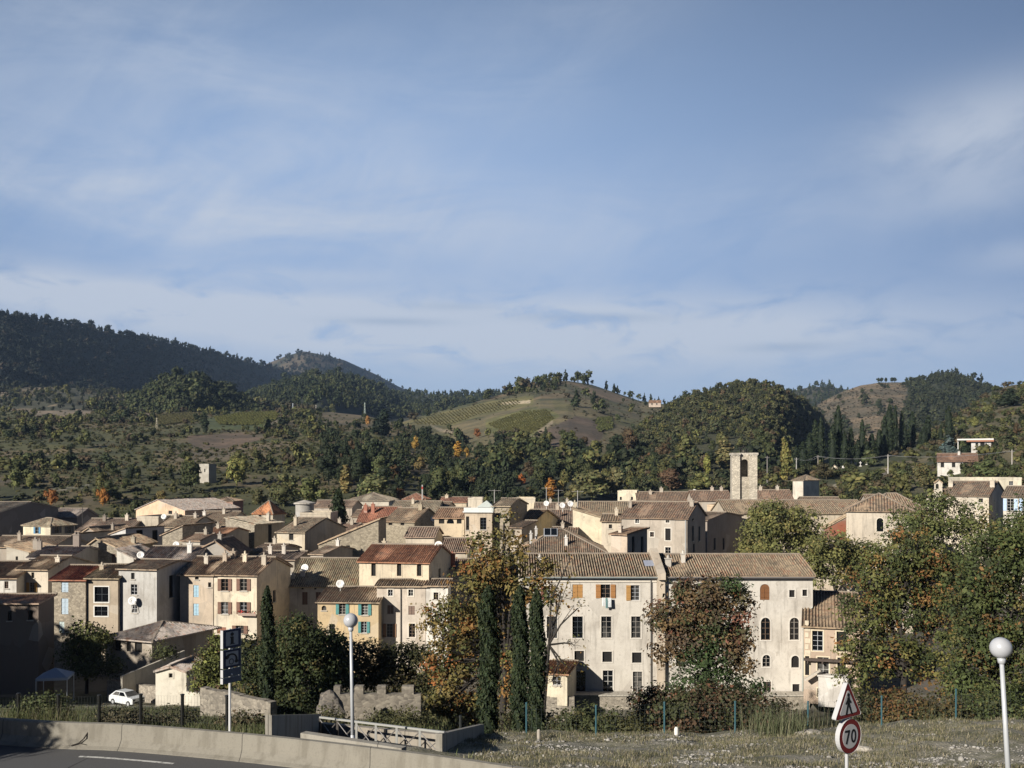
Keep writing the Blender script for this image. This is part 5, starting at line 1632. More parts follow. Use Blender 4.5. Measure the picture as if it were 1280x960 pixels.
# globe lamps
def lamp(px, py, rpx, D, base_z, lean, label):
    g = 0.213
    z = Z(py, D)
    root = empty('street_lamp', (X(px, D) + lean * (z - base_z) * -1, D, base_z), 0, label, 'street lamp', 'globe street lamps')
    h = z - base_z
    mb = MB()
    mb.tube((0, 0, 0), (lean * h * 0.97, 0, h - g * 0.8), 0.058, 0.042, 12)
    mb.lathe([(0.11, 0), (0.11, 0.03), (0.065, 0.06), (0.065, 0.5), (0.055, 0.52)], 12)
    mb.build('pole', M['metal'], root, color=(0.50, 0.52, 0.54), smooth_=True)
    mb = MB()
    n = 20
    prof = [(g * math.sin(t) * rpx, -g * math.cos(t) * rpx) for t in [0.25 + (math.pi - 0.25) * k / n for k in range(n + 1)]]
    mb.lathe(prof, 28, (lean * h, 0, h))
    mb.build('globe', M['globe'], root, smooth_=True)
    mb = MB()
    mb.lathe([(0.045, -0.33), (0.075, -0.3), (0.085, -0.2), (0.05, -0.19)], 14, (lean * h * 0.985, 0, h))
    mb.build('collar', M['metal'], root, color=(0.5, 0.52, 0.54), smooth_=True)


lamp(438.5, 775.5, 1.0, 29.6, -8.3, 0.0, 'globe lamp on a white pole behind the concrete barrier, the smaller of two')
lamp(1251, 809.5, 1.02, 20.5, -7.2, 0.0, 'large white globe lamp at the right edge, above the stony bank')
bpy.data.objects['street_lamp.001'].rotation_euler = (0, math.radians(-3.4), 0)
bpy.data.objects['street_lamp.001'].location.x += math.tan(math.radians(3.4)) * (7.2 - 3.6)
bpy.data.objects['street_lamp'].rotation_euler = (0, math.radians(-1.0), 0)
bpy.data.objects['street_lamp'].location.x += 0.065


def stroke(mb, x0, z0, x1, z1, w, y=-0.0345):
    """flat painted bar on a sign face, a few millimetres thick"""
    d = Vector((x1 - x0, 0, z1 - z0)).normalized()
    n = Vector((-d.z, 0, d.x)) * w / 2
    e = d * w * 0.12
    p, q = Vector((x0, 0, z0)) - e, Vector((x1, 0, z1)) + e
    mb.prism([(v.x, v.z) for v in (p - n, q - n, q + n, p + n)], y - 0.0012, y + 0.0030)


# information sign
def face_mat(name, rgb):
    m, b = new_mat(name)
    n = b.noise(pos(b), 10, 3, 0.6)
    finish(b, b.mix(b.m('MULTIPLY', n, 0.25), rgb, tuple(q * 0.75 for q in rgb)), 0.5, None, spec=0.3)
    return m


SW, SN, SK, SR = face_mat('sign_white', (0.50, 0.50, 0.50)), face_mat('sign_navy', (0.025, 0.035, 0.085)), face_mat('sign_black', (0.012, 0.012, 0.014)), face_mat('sign_red', (0.17, 0.02, 0.02))
SG = face_mat('sign_grey', (0.40, 0.41, 0.42))
SB = face_mat('sign_blue_grey', (0.11, 0.13, 0.17))

D = 30.6
yaw = math.radians(56)
root = empty('information_sign', (X(289.2, D), D, gz(289, D) - 0.1), yaw, 'tall information sign with a telephone panel on a thin white pole', 'sign')
zb = root.location.z
mb = MB()
mb.tube((0, 0.07, 0), (0, 0.07, Z(786, D) - zb), 0.04, n=10)
mb.build('pole', M['metal'], root, color=(0.74, 0.74, 0.73))
HW = 0.34


def panel(y0, y1, face, letters=None, hw=HW):
    z1, z0 = Z(y0, D) - zb, Z(y1, D) - zb
    mb = MB()
    mb.box(-hw, -0.03, z0, hw, 0.03, z1, 0)
    mb.box(-hw - 0.012, -0.034, z0, -hw, 0.08, z1, 1)
    mb.box(hw, -0.034, z0, hw + 0.012, 0.08, z1, 1)
    for zz in (z0 + 0.01, z1 - 0.05):
        mb.box(-hw + 0.01, -0.033, zz, hw - 0.01, -0.0305, zz + 0.03, 0)
    p = mb.build('panel', [face, SW], root)
    return p, z0, z1


p, z0, z1 = panel(786.5, 809.5, SN)
mb = MB()
zc = (z0 + z1) / 2
s = (z1 - z0)
mb.box(-0.24, -0.037, z0 + 0.075, 0.24, -0.031, z1 - 0.065, 0)
mb.build('sign_face', [SG], p)
mb = MB()
mb.box(-0.055, -0.041, zc - 0.145, 0.055, -0.0365, zc + 0.034)
mb.box(-0.085, -0.041, zc + 0.035, 0.055, -0.0365, zc + 0.065)
mb.box(-0.095, -0.041, zc - 0.175, 0.095, -0.0365, zc - 0.146)
mb.prism([(0.065 * math.cos(2 * math.pi * k / 14), zc + 0.135 + 0.055 * math.sin(2 * math.pi * k / 14)) for k in range(14)], -0.045, -0.0385)
mb.build('letter_i', [SK], p)
p, z0, z1 = panel(811.5, 834, SN)
zc = (z0 + z1) / 2
mb = MB()
mb.box(-0.24, -0.037, z0 + 0.07, 0.24, -0.031, z1 - 0.065, 0)
mb.build('sign_face', [SG], p)
mb = MB()
# telephone handset: a thick arc running from upper left to lower right with two end pieces
arc = []
for k in range(13):
    t = math.radians(165 - k * 16.5)
    arc.append((0.20 * math.cos(t) - 0.03, 0.165 * math.sin(t) - 0.03))
for k in range(12):
    (x0_, q0), (x1_, q1) = arc[k], arc[k + 1]
    wd = 0.05 if 2 < k < 9 else 0.075
    stroke(mb, x0_, zc + q0, x1_, zc + q1, wd, -0.041)
for (cx_, cz_) in ((-0.19, 0.06), (0.165, -0.1)):
    mb.prism([(cx_ + 0.07 * math.cos(2 * math.pi * k / 12), zc + cz_ + 0.055 * math.sin(2 * math.pi * k / 12)) for k in range(12)], -0.0455, -0.0385)
for k in range(14):
    t0, t1 = 2 * math.pi * k / 14, 2 * math.pi * (k + 1) / 14
    stroke(mb, -0.03 + 0.085 * math.cos(t0), zc - 0.09 + 0.08 * math.sin(t0), -0.03 + 0.085 * math.cos(t1), zc - 0.09 + 0.08 * math.sin(t1), 0.022, -0.041)
mb.build('telephone_symbol', [SK], p)
p, z0, z1 = panel(835.5, 845, SB)
p, z0, z1 = panel(846, 853, SB, hw=0.345)
for yy in (810.7, 834.8, 842.5):
    mb = MB()
    mb.tube((-0.02, -0.055, Z(yy, D) - zb), (-0.02, 0.0, Z(yy, D) - zb), 0.028, n=8)
    mb.build('bolt', M['metal'], root, color=(0.8, 0.8, 0.78))

# warning sign and speed limit on one pole
D = 20.3
yaw = math.radians(35)
base = gz(1060, D) - 0.2
root = empty('road_sign', (X(1061.5, D), D, base), yaw, 'pedestrian warning triangle above a round 70 speed limit sign', 'road sign')
zb = base
mb = MB()
mb.tube((0, 0.06, 0), (0, 0.06, Z(862, D) - zb), 0.035, n=10)
mb.build('pole', M['metal'], root, color=(0.55, 0.56, 0.57))


def tri(cx_, zc_, r, inset=0.0):
    """rounded triangle with its point up"""
    pts = []
    for k in range(3):
        t = math.radians(90 + 120 * k)
        c_ = (cx_ + (r - 0.06) * math.cos(t), zc_ + (r - 0.06) * math.sin(t))
        for q in range(5):
            a = t + math.radians(-60 + 30 * q)
            pts.append((c_[0] + 0.035 * math.cos(a), c_[1] + 0.035 * math.sin(a)))
    return pts


zt, zbm = Z(852, D) - zb, Z(895.5, D) - zb
r = (zt - zbm) / 1.5
zc = zt - r
tilt = math.radians(7)
mb = MB()
mb.prism(tri(0, zc, r), -0.025, 0.025, 0)
for k in range(15):
    a_, c_ = tri(0, zc, r + 0.012)[k], tri(0, zc, r + 0.012)[(k + 1) % 15]
    mb.faces([(a_[0], -0.03, a_[1]), (c_[0], -0.03, c_[1]), (c_[0], 0.075, c_[1]), (a_[0], 0.075, a_[1])], [(0, 1, 2, 3)], 1)
p = mb.build('warning_triangle', [SR, SW], root)
p.rotation_euler = (0, math.radians(-1.5), 0)
mb = MB()
mb.prism(tri(0, zc, r * 0.70), -0.031, -0.0255, 0)
mb.build('sign_face', [SW], p)
mb = MB()      # walking figure
B_ = lambda x0, z0_, x1, z1_, w: stroke(mb, x0, zc + z0_, x1, zc + z1_, w)
B_(0.0, 0.03, 0.0, 0.16, 0.075)
B_(-0.01, 0.04, -0.075, -0.17, 0.045)
B_(0.01, 0.04, 0.05, -0.06, 0.045)
B_(0.05, -0.06, 0.095, -0.17, 0.042)
B_(0.0, 0.15, -0.085, 0.04, 0.034)
B_(0.0, 0.15, 0.08, 0.05, 0.034)
mb.prism([(0.0 + 0.036 * math.cos(2 * math.pi * k / 12), zc + 0.215 + 0.04 * math.sin(2 * math.pi * k / 12)) for k in range(12)], -0.037, -0.032)
mb.build('walking_figure', [SK], p)
zt, zbm = Z(899, D) - zb, Z(941, D) - zb
r = (zt - zbm) / 2
zc = (zt + zbm) / 2
circ = lambda rr, n=36: [(rr * math.cos(2 * math.pi * k / n), zc + rr * math.sin(2 * math.pi * k / n)) for k in range(n)]
mb = MB()
mb.prism(circ(r), -0.025, 0.025, 0)
for k in range(36):
    a_, c_ = circ(r + 0.012)[k], circ(r + 0.012)[(k + 1) % 36]
    mb.faces([(a_[0], -0.03, a_[1]), (c_[0], -0.03, c_[1]), (c_[0], 0.075, c_[1]), (a_[0], 0.075, a_[1])], [(0, 1, 2, 3)], 1)
p = mb.build('speed_limit_disc', [SR, SW], root)
mb = MB()
mb.prism(circ(r * 0.72), -0.031, -0.0255, 0)
mb.build('sign_face', [SW], p)
mb = MB()
q7 = -0.105
stroke(mb, q7 - 0.07, zc + 0.115, q7 + 0.065, zc + 0.115, 0.042)
stroke(mb, q7 + 0.062, zc + 0.125, q7 - 0.03, zc - 0.135, 0.046)
q0 = 0.095
for k in range(24):
    t0, t1 = 2 * math.pi * k / 24, 2 * math.pi * (k + 1) / 24
    stroke(mb, q0 + 0.062 * math.cos(t0), zc - 0.003 + 0.118 * math.sin(t0), q0 + 0.062 * math.cos(t1), zc - 0.003 + 0.118 * math.sin(t1), 0.04)
mb.build('number_70', [SK], p)

# ramp walls and railing behind the barrier
def wall_between(name, label, p, q, z0a, z1a, z0b, z1b, th, mat, colr, cat='wall'):
    """straight wall from p to q (x, y); bottom and top heights at each end"""
    mb = MB()
    p, q = Vector((*p, 0)), Vector((*q, 0))
    d = (q - p).normalized()
    n = Vector((-d.y, d.x, 0)) * th / 2
    v = [p - n, p + n, q + n, q - n]
    zs0, zs1 = [z0a, z0a, z0b, z0b], [z1a, z1a, z1b, z1b]
    vv = [(a.x, a.y, z) for a, z in zip(v, zs0)] + [(a.x, a.y, z) for a, z in zip(v, zs1)]
    mb.faces(vv, [(0, 3, 2, 1), (4, 5, 6, 7), (0, 1, 5, 4), (1, 2, 6, 5), (2, 3, 7, 6), (3, 0, 4, 7)])
    return props(mb.build(name, M[mat], color=colr), label, cat)


CONC = (0.38, 0.355, 0.30)
wall_between('ramp_wall', 'concrete ramp wall whose near end shines white right of the info sign', (X(335.5, 30.3), 30.3), (X(398, 37.5), 37.5), -9.6, Z(894, 30.3), -12, Z(892.5, 37.5), 0.2, 'concrete', CONC)
wall_between('ramp_wall', 'low concrete wall just behind the barrier beside the globe lamp', (X(379, 28.7), 28.7), (X(505, 27.2), 27.2), -9.0, Z(915, 28.7), -9.0, Z(934, 27.2), 0.25, 'concrete', CONC)
wall_between('ramp_wall', 'dark sided concrete wall left of the cypresses with a white end', (X(548.5, 29.3), 29.3), (X(602, 39.5), 39.5), -9.8, Z(917, 29.3), -12.5, Z(905, 39.5), 0.2, 'concrete', CONC)
wall_between('retaining_wall', 'grey brown retaining wall behind the white ramp railing', (X(398, 37.8), 37.8), (X(560, 33.2), 33.2), -12, Z(903, 37.8), -11, Z(918, 33.2), 0.25, 'concrete', (0.35, 0.31, 0.25))
rr = empty('railing', (X(400, 34.2), 34.2, -9.6), 0, 'white ramp railing with crossed bars behind the concrete barrier', 'railing')
A_ = Vector((X(400, 34.2), 34.2, Z(896.5, 34.2)))
B2 = Vector((X(556, 30.0), 30.0, Z(915.5, 30.0)))
o0 = Vector(rr.location)
ts = [0, 0.155, 0.32, 0.48, 0.645, 0.82, 1.0]
posts = [A_.lerp(B2, t) - o0 for t in ts]
hh = 0.95
mb = MB()
mb.beam(posts[0], posts[-1], 0.07, 0.06)
mb.build('top_rail', M['metal'], rr, color=(0.40, 0.40, 0.37))
mb = MB()
mb.beam(posts[0] - Vector((0, 0, hh - 0.1)), posts[-1] - Vector((0, 0, hh - 0.1)), 0.04, 0.04)
mb.build('bottom_rail', M['metal'], rr, color=(0.25, 0.25, 0.24))
for k, p in enumerate(posts):
    mb = MB()
    mb.box(-0.035, -0.035, -1.15, 0.035, 0.035, -0.03)
    mb.build('post', M['metal'], rr, loc=p, color=(0.42, 0.42, 0.39) if k > 1 else (0.10, 0.09, 0.08))
    if k < len(posts) - 1:
        q = posts[k + 1]
        mb = MB()
        mb.tube(p - Vector((0, 0, 0.08)), q - Vector((0, 0, hh - 0.12)), 0.018, n=5)
        mb.tube(p - Vector((0, 0, hh - 0.12)), q - Vector((0, 0, 0.08)), 0.018, n=5)
        mb.build('cross_brace', M['metal'], rr, color=(0.16, 0.15, 0.14))

# wire fence: one fence per side, each post and the mesh between as parts
def mesh_fence(name, label, pts, h, post_col, wire_col, pr=0.035):
    root = empty(name, pts[0], 0, label, 'fence')
    o = Vector(pts[0])
    for p in pts:
        mb = MB()
        q = Vector(p) - o
        mb.tube(q - Vector((0, 0, 0.3)), q + Vector((0, 0, h)), pr, n=8)
        mb.lathe([(pr * 1.25, h - 0.02), (pr * 1.2, h + 0.02), (0, h + 0.04)], 8, q)
        mb.build('post', M['metal'], root, color=post_col)
    wb = MB()
    for p, q in zip(pts[:-1], pts[1:]):
        p, q = Vector(p) - o, Vector(q) - o
        for k in range(7):
            z = Vector((0, 0, 0.12 + (h - 0.18) * k / 6))
            wb.tube(p + z, q + z, 0.0022, n=3, caps=False)
        n = 14
        for k in range(1, n):
            a = p.lerp(q, k / n)
            wb.tube(a + Vector((0, 0, 0.1)), a + Vector((0, 0, h - 0.06)), 0.003, n=3, caps=False)
    wb.build('wire_mesh', M['metal'], root, color=wire_col)


D = 37.8
fp = []
for px in (658, 745, 830.5, 919, 1010, 1102, 1195, 1290):
    d = D + (0.6 if px > 1000 else 0)
    fp.append((X(px, d), d, gz(px, d) - 0.03))
mesh_fence('wire_fence', 'blue green posted wire fence along the top of the stony bank', fp, 1.2, (0.035, 0.11, 0.135), (0.08, 0.10, 0.095))
fp = []
for px, d in ((-30, 46.5), (23, 45.5), (73, 44.5), (124, 43.5), (176, 42.5), (228, 41.2), (284, 38.5)):
    fp.append((X(px, d), d, gz(px, d) - 0.05))
mesh_fence('wire_fence', 'dark posted wire fence behind the barrier on the left', fp, 1.75, (0.010, 0.012, 0.012), (0.06, 0.065, 0.06), 0.075)
for px, d, lab in ((448, 33.5, 'single dark post in front of the ramp railing'), (575.5, 34.5, 'single dark post standing by the dark sided ramp wall')):
    mb = MB()
    mb.tube((0, 0, -0.8), (0, 0, 1.1), 0.045, n=8)
    mb.lathe([(0.055, 1.08), (0.055, 1.13), (0, 1.15)], 8)
    zt_ = Z(894, d) if px > 500 else Z(922, d)
    props(mb.build('fence_post', M['metal'], loc=(X(px, d), d, zt_ - 1.15), color=(0.025, 0.03, 0.03)), lab, 'post')

# crenellated garden wall and the other stone walls of the slope
def stone_wall(label, p, q, z0, z1, th=0.5, merlons=(), colr=(0.34, 0.305, 0.24), mh=0.55, name='stone_wall'):
    root = empty(name, (p[0], p[1], z0), math.atan2(q[1] - p[1], q[0] - p[0]), label, 'wall')
    L = math.hypot(q[0] - p[0], q[1] - p[1])
    mb = MB()
    n = 12
    r = random.Random(int(abs(p[0]) * 31))
    for k in range(n):
        u0, u1 = L * k / n, L * (k + 1) / n
        mb.box(u0, 0, 0, u1 - 0.001, th, (z1 - z0) + (r.uniform(-0.05, 0.05) if not merlons else 0))
    mb.build('wall', M['stone'], root, color=colr)
    for (u, w) in merlons:
        mb = MB()
        mb.box(u, 0.003, z1 - z0 + 0.002, u + w, th - 0.003, z1 - z0 + mh)
        mb.build('merlon', M['stone'], root, color=tuple(c * 1.25 for c in colr))


D = 58.0
ml = [(X(px, D) - X(400, D), X(px + w, D) - X(px, D)) for px, w in ((417, 8), (443, 11), (471, 11), (502, 15))]
stone_wall('grey stone garden wall with square battlements behind the railing', (X(400, D), D), (X(526, D), D), Z(908, D), Z(868, D), merlons=ml, mh=0.46, colr=(0.20, 0.18, 0.145))
stone_wall('rough stone wall below the dark cypress on the left', (X(250, 64), 64), (X(338, 60), 60), Z(915, 62), Z(868, 62), colr=(0.27, 0.245, 0.20))
stone_wall('low stone wall behind the white car', (X(134, 93), 93), (X(196, 90), 90), Z(880, 92), Z(853, 92), colr=(0.42, 0.37, 0.30))
stone_wall('long stone terrace wall at the foot of the long building', (X(668, 95.4), 95.4), (X(1012, 95.4), 95.4), -24.5, -21.38, colr=(0.42, 0.375, 0.30))
mb = MB()
mb.box(X(668, 95), 95.25, -21.37, X(1012, 95), 96.9, -21.25)
props(mb.build('terrace', M['concrete'], color=(0.56, 0.52, 0.44)), kind='structure')
wall_between('garden_wall', 'short white garden wall joined to the small shed', (X(233, 85.5), 85.5), (X(251, 85.2), 85.2), -22, Z(864, 85.5), -22, Z(866, 85.2), 0.3, 'plaster', (0.64, 0.6, 0.5))
wall_between('stair_wall', 'thin sloping white capped wall rising to the market shed', (X(152, 90), 90), (X(230, 96), 96), -22, Z(845, 90), -22, Z(813, 96), 0.25, 'plaster', (0.5, 0.46, 0.38))

# dark leaning rock slab beside the battlements
def rock(name, label, loc, size, colr, seed, squash=1.0):
    bm = bmesh.new()
    bmesh.ops.create_icosphere(bm, subdivisions=3, radius=1.0)
    r = random.Random(seed)
    o_ = [r.uniform(0, 50) for k in range(3)]
    for v in bm.verts:
        n = 0.62 + 0.75 * float(fbm(np.array([v.co.x * 1.3 + o_[0] + v.co.z]), np.array([v.co.y * 1.3 + o_[1] - v.co.z * 0.7]), 3)[0])
        v.co = Vector((round(v.co.x * 3 * n) / 3 * 0.4 + v.co.x * 0.6 * n, v.co.y * n, v.co.z * n))
        v.co.x *= size[0]
        v.co.y *= size[1]
        v.co.z *= size[2]
    me = bpy.data.meshes.new(name)
    bm.to_mesh(me)
    bm.free()
    me.materials.append(M['stone'])
    return props(link(name, me, None, loc, colr), label, 'rock')


rock('rock', 'dark arched rock by the left end of the battlements', (X(412, 55), 55, Z(890, 55)), (0.75, 0.5, 1.0), (0.10, 0.095, 0.09), 4)
for k, (px, py, d, s, lab) in enumerate([(1080, 918, 31.5, 0.22, 'pale flat stone right of the speed limit sign'), (840, 925, 36.5, 0.12, 'small white stone between two fence posts'), (1010, 921, 36, 0.3, 'pale stone slab at the foot of the fence left of the road sign')]):
    rock('rock', lab, (X(px, d), d, gz(px, d) + s * 0.1), (s * 1.5, s, s * 0.5), (0.62, 0.58, 0.5), 20 + k)
mb = MB()
mb.tube((0, 0, 0), (0, 0, 0.42), 0.07, 0.065, 8)
mb.lathe([(0.065, 0.42), (0.04, 0.46), (0, 0.47)], 8)
props(mb.build('marker_post', M['plaster'], loc=(X(673.5, 37), 37, gz(673, 37) - 0.1), color=(0.42, 0.38, 0.32)), 'short pale marker stump near the cypress trunks', 'post')
mb = MB()
mb.lathe([(0.08, 0), (0.08, 0.26), (0.05, 0.33), (0.0, 0.34)], 10)
props(mb.build('marker_post', M['plaster'], loc=(X(845.5, 37.3), 37.3, gz(845, 37.3) - 0.03), color=(0.78, 0.75, 0.68)), 'tiny white marker stub at the fence below the red tree', 'post')

# loose stones and dry grass of the bank, too many to count
vs_, fs_, cs_ = [], [], []
r_ = np.random.default_rng(8)
ico = bmesh.new()
bmesh.ops.create_icosphere(ico, subdivisions=1, radius=1.0)
iv = np.array([v.co[:] for v in ico.verts])
it = np.array([[v.index for v in f.verts] for f in ico.faces])
ico.free()
stone_wall('short stone wall under the small cream annex', (X(664, 92.2), 92.2), (X(718, 92.0), 92.0), -24, -20.75, colr=(0.42, 0.375, 0.30))
N = 9000
d = r_.uniform(22, 38.5, N)
x = X(r_.uniform(590, 1330, N), d)
cl = fbm(x * 0.5, d * 0.7, 3)
keep_ = cl > 0.50
d, x = d[keep_], x[keep_]
N = len(d)
s = np.exp(r_.normal(-3.75, 0.5, N))
z = ground_z(x, d) + s * 0.15
vv = iv[None] * (s[:, None] * r_.uniform(0.7, 1.4, (N, 3)) * np.array([1.2, 1.2, 0.7]))[:, None, :] * r_.uniform(0.8, 1.2, (N, len(iv), 1)) + np.stack([x, d, z], -1)[:, None, :]
cc = np.repeat(r_.uniform(0.18, 0.40, (N, 1)) * np.array([[1.0, 0.95, 0.86]]), len(iv), 0)
tt = (it[None] + (np.arange(N) * len(iv))[:, None, None]).reshape(-1, 3)
mstone, b_ = new_mat('loose_stone')
finish(b_, b_.n('ShaderNodeAttribute', attribute_name='Col').outputs[0], 0.9)
props(link('loose_stones', np_mesh('loose_stones', vv.reshape(-1, 3), tris=tt, colors=cc, mat=mstone)), kind='stuff')

# ------------------------------------------------------------------ car, canopy, poles, tombs
def car(loc, rz):
    root = empty('parked_car', loc, rz, 'small white hatchback parked on the pale drive at the left', 'car')
    root.scale = (0.82, 0.82, 0.86)
    Lc, Wc = 3.75, 1.6
    prof = [(-1.85, 0.32), (-1.87, 0.72), (-1.80, 0.86), (-0.95, 0.94), (-0.9, 0.95), (1.62, 0.95), (1.84, 0.84), (1.87, 0.5), (1.85, 0.3)]
    low = [(1.55, 0.26), (1.52, 0.42), (1.35, 0.58), (1.1, 0.58), (0.93, 0.42), (0.9, 0.24), (-0.85, 0.24), (-0.88, 0.42), (-1.05, 0.58), (-1.3, 0.58), (-1.47, 0.42), (-1.5, 0.26)]
    mb = MB()
    mb.prism(prof + low, -Wc / 2, Wc / 2)
    # cabin tapered towards the roof
    cab = [(-0.98, 0.94), (-0.35, 1.38), (1.0, 1.40), (1.66, 0.95)]
    v = [(x, -Wc / 2 + (0.03 if z < 1 else 0.2), z) for x, z in cab] + [(x, Wc / 2 - (0.03 if z < 1 else 0.2), z) for x, z in cab]
    mb.faces(v, [(1, 2, 6, 5), (0, 1, 5, 4), (2, 3, 7, 6), (0, 3, 2, 1), (4, 5, 6, 7)])
    body = mb.build('body', M['car'], root)
    bv = body.modifiers.new('bevel', 'BEVEL')
    bv.width = 0.03
    bv.segments = 2
    for sd in (-1, 1):
        for (a, b2) in (((-0.72, 0.99), (0.28, 0.99)), ((0.36, 0.99), (1.36, 0.99))):
            mb = MB()
            top0, top1 = (-0.28, 1.33) if a[0] < 0 else (0.36, 1.33), (0.28, 1.33) if a[0] < 0 else (0.92, 1.33)
            yb, yt = sd * (Wc / 2 - 0.035), sd * (Wc / 2 - 0.165)
            e = sd * 0.012
            mb.poly([(a[0], yb + e, a[1]), (b2[0], yb + e, b2[1]), (top1[0], yt + e, top1[1]), (top0[0], yt + e, top0[1])])
            mb.build('side_window', M['glass'], root)
        for xw in (-1.18, 1.22):
            mb = MB()
            mb.tube((xw, sd * 0.62, 0.29), (xw, sd * 0.81, 0.29), 0.29, n=18)
            wh = mb.build('wheel', M['paint'], root, color=(0.02, 0.02, 0.02))
            mb = MB()
            mb.tube((xw, sd * 0.805, 0.29), (xw, sd * 0.825, 0.29), 0.17, n=12)
            mb.build('hub_cap', M['metal'], wh, color=(0.45, 0.46, 0.47))
        mb = MB()
        mb.box(-1.89, min(sd * 0.45, sd * 0.72), 0.62, -1.84, max(sd * 0.45, sd * 0.72), 0.78)
        mb.build('headlight', M['glass'], root)
        mb = MB()
        mb.box(1.84, min(sd * 0.55, sd * 0.74), 0.6, 1.885, max(sd * 0.55, sd * 0.74), 0.85)
        mb.build('tail_light', M['paint'], root, color=(0.3, 0.03, 0.03))
    for (x0_, z0_, x1_, z1_, nm) in ((-0.94, 0.99, -0.40, 1.35, 'windscreen'), (1.61, 1.0, 1.06, 1.36, 'rear_window')):
        mb = MB()
        e = -0.015 if x0_ < 0 else 0.015
        mb.poly([(x0_ + e, -Wc / 2 + 0.12, z0_ + 0.01), (x0_ + e, Wc / 2 - 0.12, z0_ + 0.01), (x1_ + e, Wc / 2 - 0.24, z1_ + 0.01), (x1_ + e, -Wc / 2 + 0.24, z1_ + 0.01)])
        mb.build(nm, M['glass'], root)
    mb = MB()
    mb.box(-1.92, -0.74, 0.34, -1.84, 0.74, 0.52)
    mb.build('bumper', M['paint'], root, color=(0.10, 0.1, 0.1))


d = 87.0
car((X(158.5, d), d, gz(158, d) + 0.01), math.radians(180 - 30))

d = 88
root = empty('canopy_tent', (X(69, d), d, gz(69, d)), 0.2, 'pale blue garden canopy in deep shade at the lower left', 'canopy')
mb = MB()
hw, z0, z1 = 1.3, Z(844, d) - gz(69, d), Z(834.5, d) - gz(69, d)
for a_, c_ in (((-hw, -hw), (hw, -hw)), ((hw, -hw), (hw, hw)), ((hw, hw), (-hw, hw)), ((-hw, hw), (-hw, -hw))):
    mb.poly([(*a_, z0), (*c_, z0), (0, 0, z1)])
    mb.poly([(*a_, z0), (*c_, z0), (*c_, z0 - 0.22), (*a_, z0 - 0.22)])
mb.build('canopy', M['paint'], root, color=(0.30, 0.36, 0.46))
for sx in (-1, 1):
    for sy in (-1, 1):
        mb = MB()
        mb.tube((sx * hw * 0.97, sy * hw * 0.97, 0), (sx * hw * 0.97, sy * hw * 0.97, z0 - 0.05), 0.04, n=6)
        mb.build('leg', M['metal'], root, color=(0.55, 0.58, 0.6))

poles = []
for (px, y0, y1, py, lab, hn, colr) in ((1110, 568, 597, 597, 'pale concrete utility pole on the right slope above the nave', 'right_slope', (0.55, 0.52, 0.47)),
                                  (1022.5, 569, 592, 592, 'wooden utility pole among the cypresses, leaning a little', 'right_slope', (0.30, 0.26, 0.22)),
                                  (995.5, 572, 592, 592, 'thin utility pole behind the isolated hip roofed house', 'right_slope', (0.45, 0.43, 0.40)),
                                  (959, 570, 600, 600, 'dark utility pole just right of the bell tower', 'right_slope', (0.22, 0.2, 0.18)),
                                  (1265, 562, 590, 590, 'utility pole near the right edge beside the white villas', 'right_slope', (0.42, 0.38, 0.33))):
    v = HILL[hn].find(max(px, 962), py)
    d = v[1]
    root = empty('utility_pole', (X(px, d), d, v[2] - 1), 0, lab, 'utility pole')
    h = Z(y0, d) - (v[2] - 1)
    mb = MB()
    mb.tube((0, 0, 0), (0, 0, h), 0.22, 0.15, 8)
    mb.build('pole', M['paint'], root, color=colr)
    mb = MB()
    mb.box(-0.8, -0.06, h - 0.7, 0.8, 0.06, h - 0.55)
    for q in (-0.7, 0, 0.7):
        mb.tube((q, 0, h - 0.55), (q, 0, h - 0.3), 0.07, n=6)
    mb.build('crossbar', M['paint'], root, color=(0.2, 0.19, 0.18))
    poles.append(Vector((X(px, d), d, Z(y0, d) - 0.4)))
wires = MB()
order = [3, 2, 1, 0, 4]
for a, b2 in zip(order[:-1], order[1:]):
    p, q = poles[a], poles[b2]
    for off in (-0.7, 0.7):
        prev = None
        for k in range(9):
            t = k / 8
            w = p.lerp(q, t) + Vector((off, 0, -1.2 * 4 * t * (1 - t)))
            if prev is not None:
                wires.tube(prev, w, 0.03, n=3, caps=False)
            prev = w
props(wires.build('power_line', M['metal'], color=(0.5, 0.5, 0.5)), 'pair of thin sagging power wires strung between the utility poles', 'cable')

for (px, y0, y1, hn, lab, colr) in ((366, 504, 513, 'mid_slope', 'grey white pylon left of the two on the plateau', (0.6, 0.65, 0.68)), (395, 506, 515, 'mid_slope', 'thin tan pylon between the two paler ones on the plateau', (0.45, 0.4, 0.33)),
                              (456, 503, 514, 'mid_slope', 'pale green pylon standing before the dark woods', (0.5, 0.58, 0.5)), (196, 522, 535, 'mid_slope', 'lone pale pole by the small vineyard', (0.5, 0.44, 0.3))):
    v = HILL[hn].find(px, y1 + 1)
    d = v[1]
    root = empty('pylon', (X(px, d), d, v[2] - 0.5), 0, lab, 'pylon')
    h = Z(y0, d) - v[2] + 0.5
    mb = MB()
    for sx in (-1, 1):
        for sy in (-1, 1):
            mb.tube((sx * 0.7, sy * 0.7, 0), (sx * 0.15, sy * 0.15, h), 0.14, n=4)
    for k in range(5):
        f0, f1 = k / 5, (k + 1) / 5
        w0, w1 = 0.7 - 0.55 * f0, 0.7 - 0.55 * f1
        mb.tube((-w0, -w0, h * f0), (w1, -w1, h * f1), 0.08, n=3)
        mb.tube((w0, -w0, h * f0), (-w1, -w1, h * f1), 0.08, n=3)
    mb.box(-0.6, -0.1, h * 0.9, 0.6, 0.1, h * 0.9 + 0.2)
    mb.build('lattice_mast', M['metal'], root, color=colr)

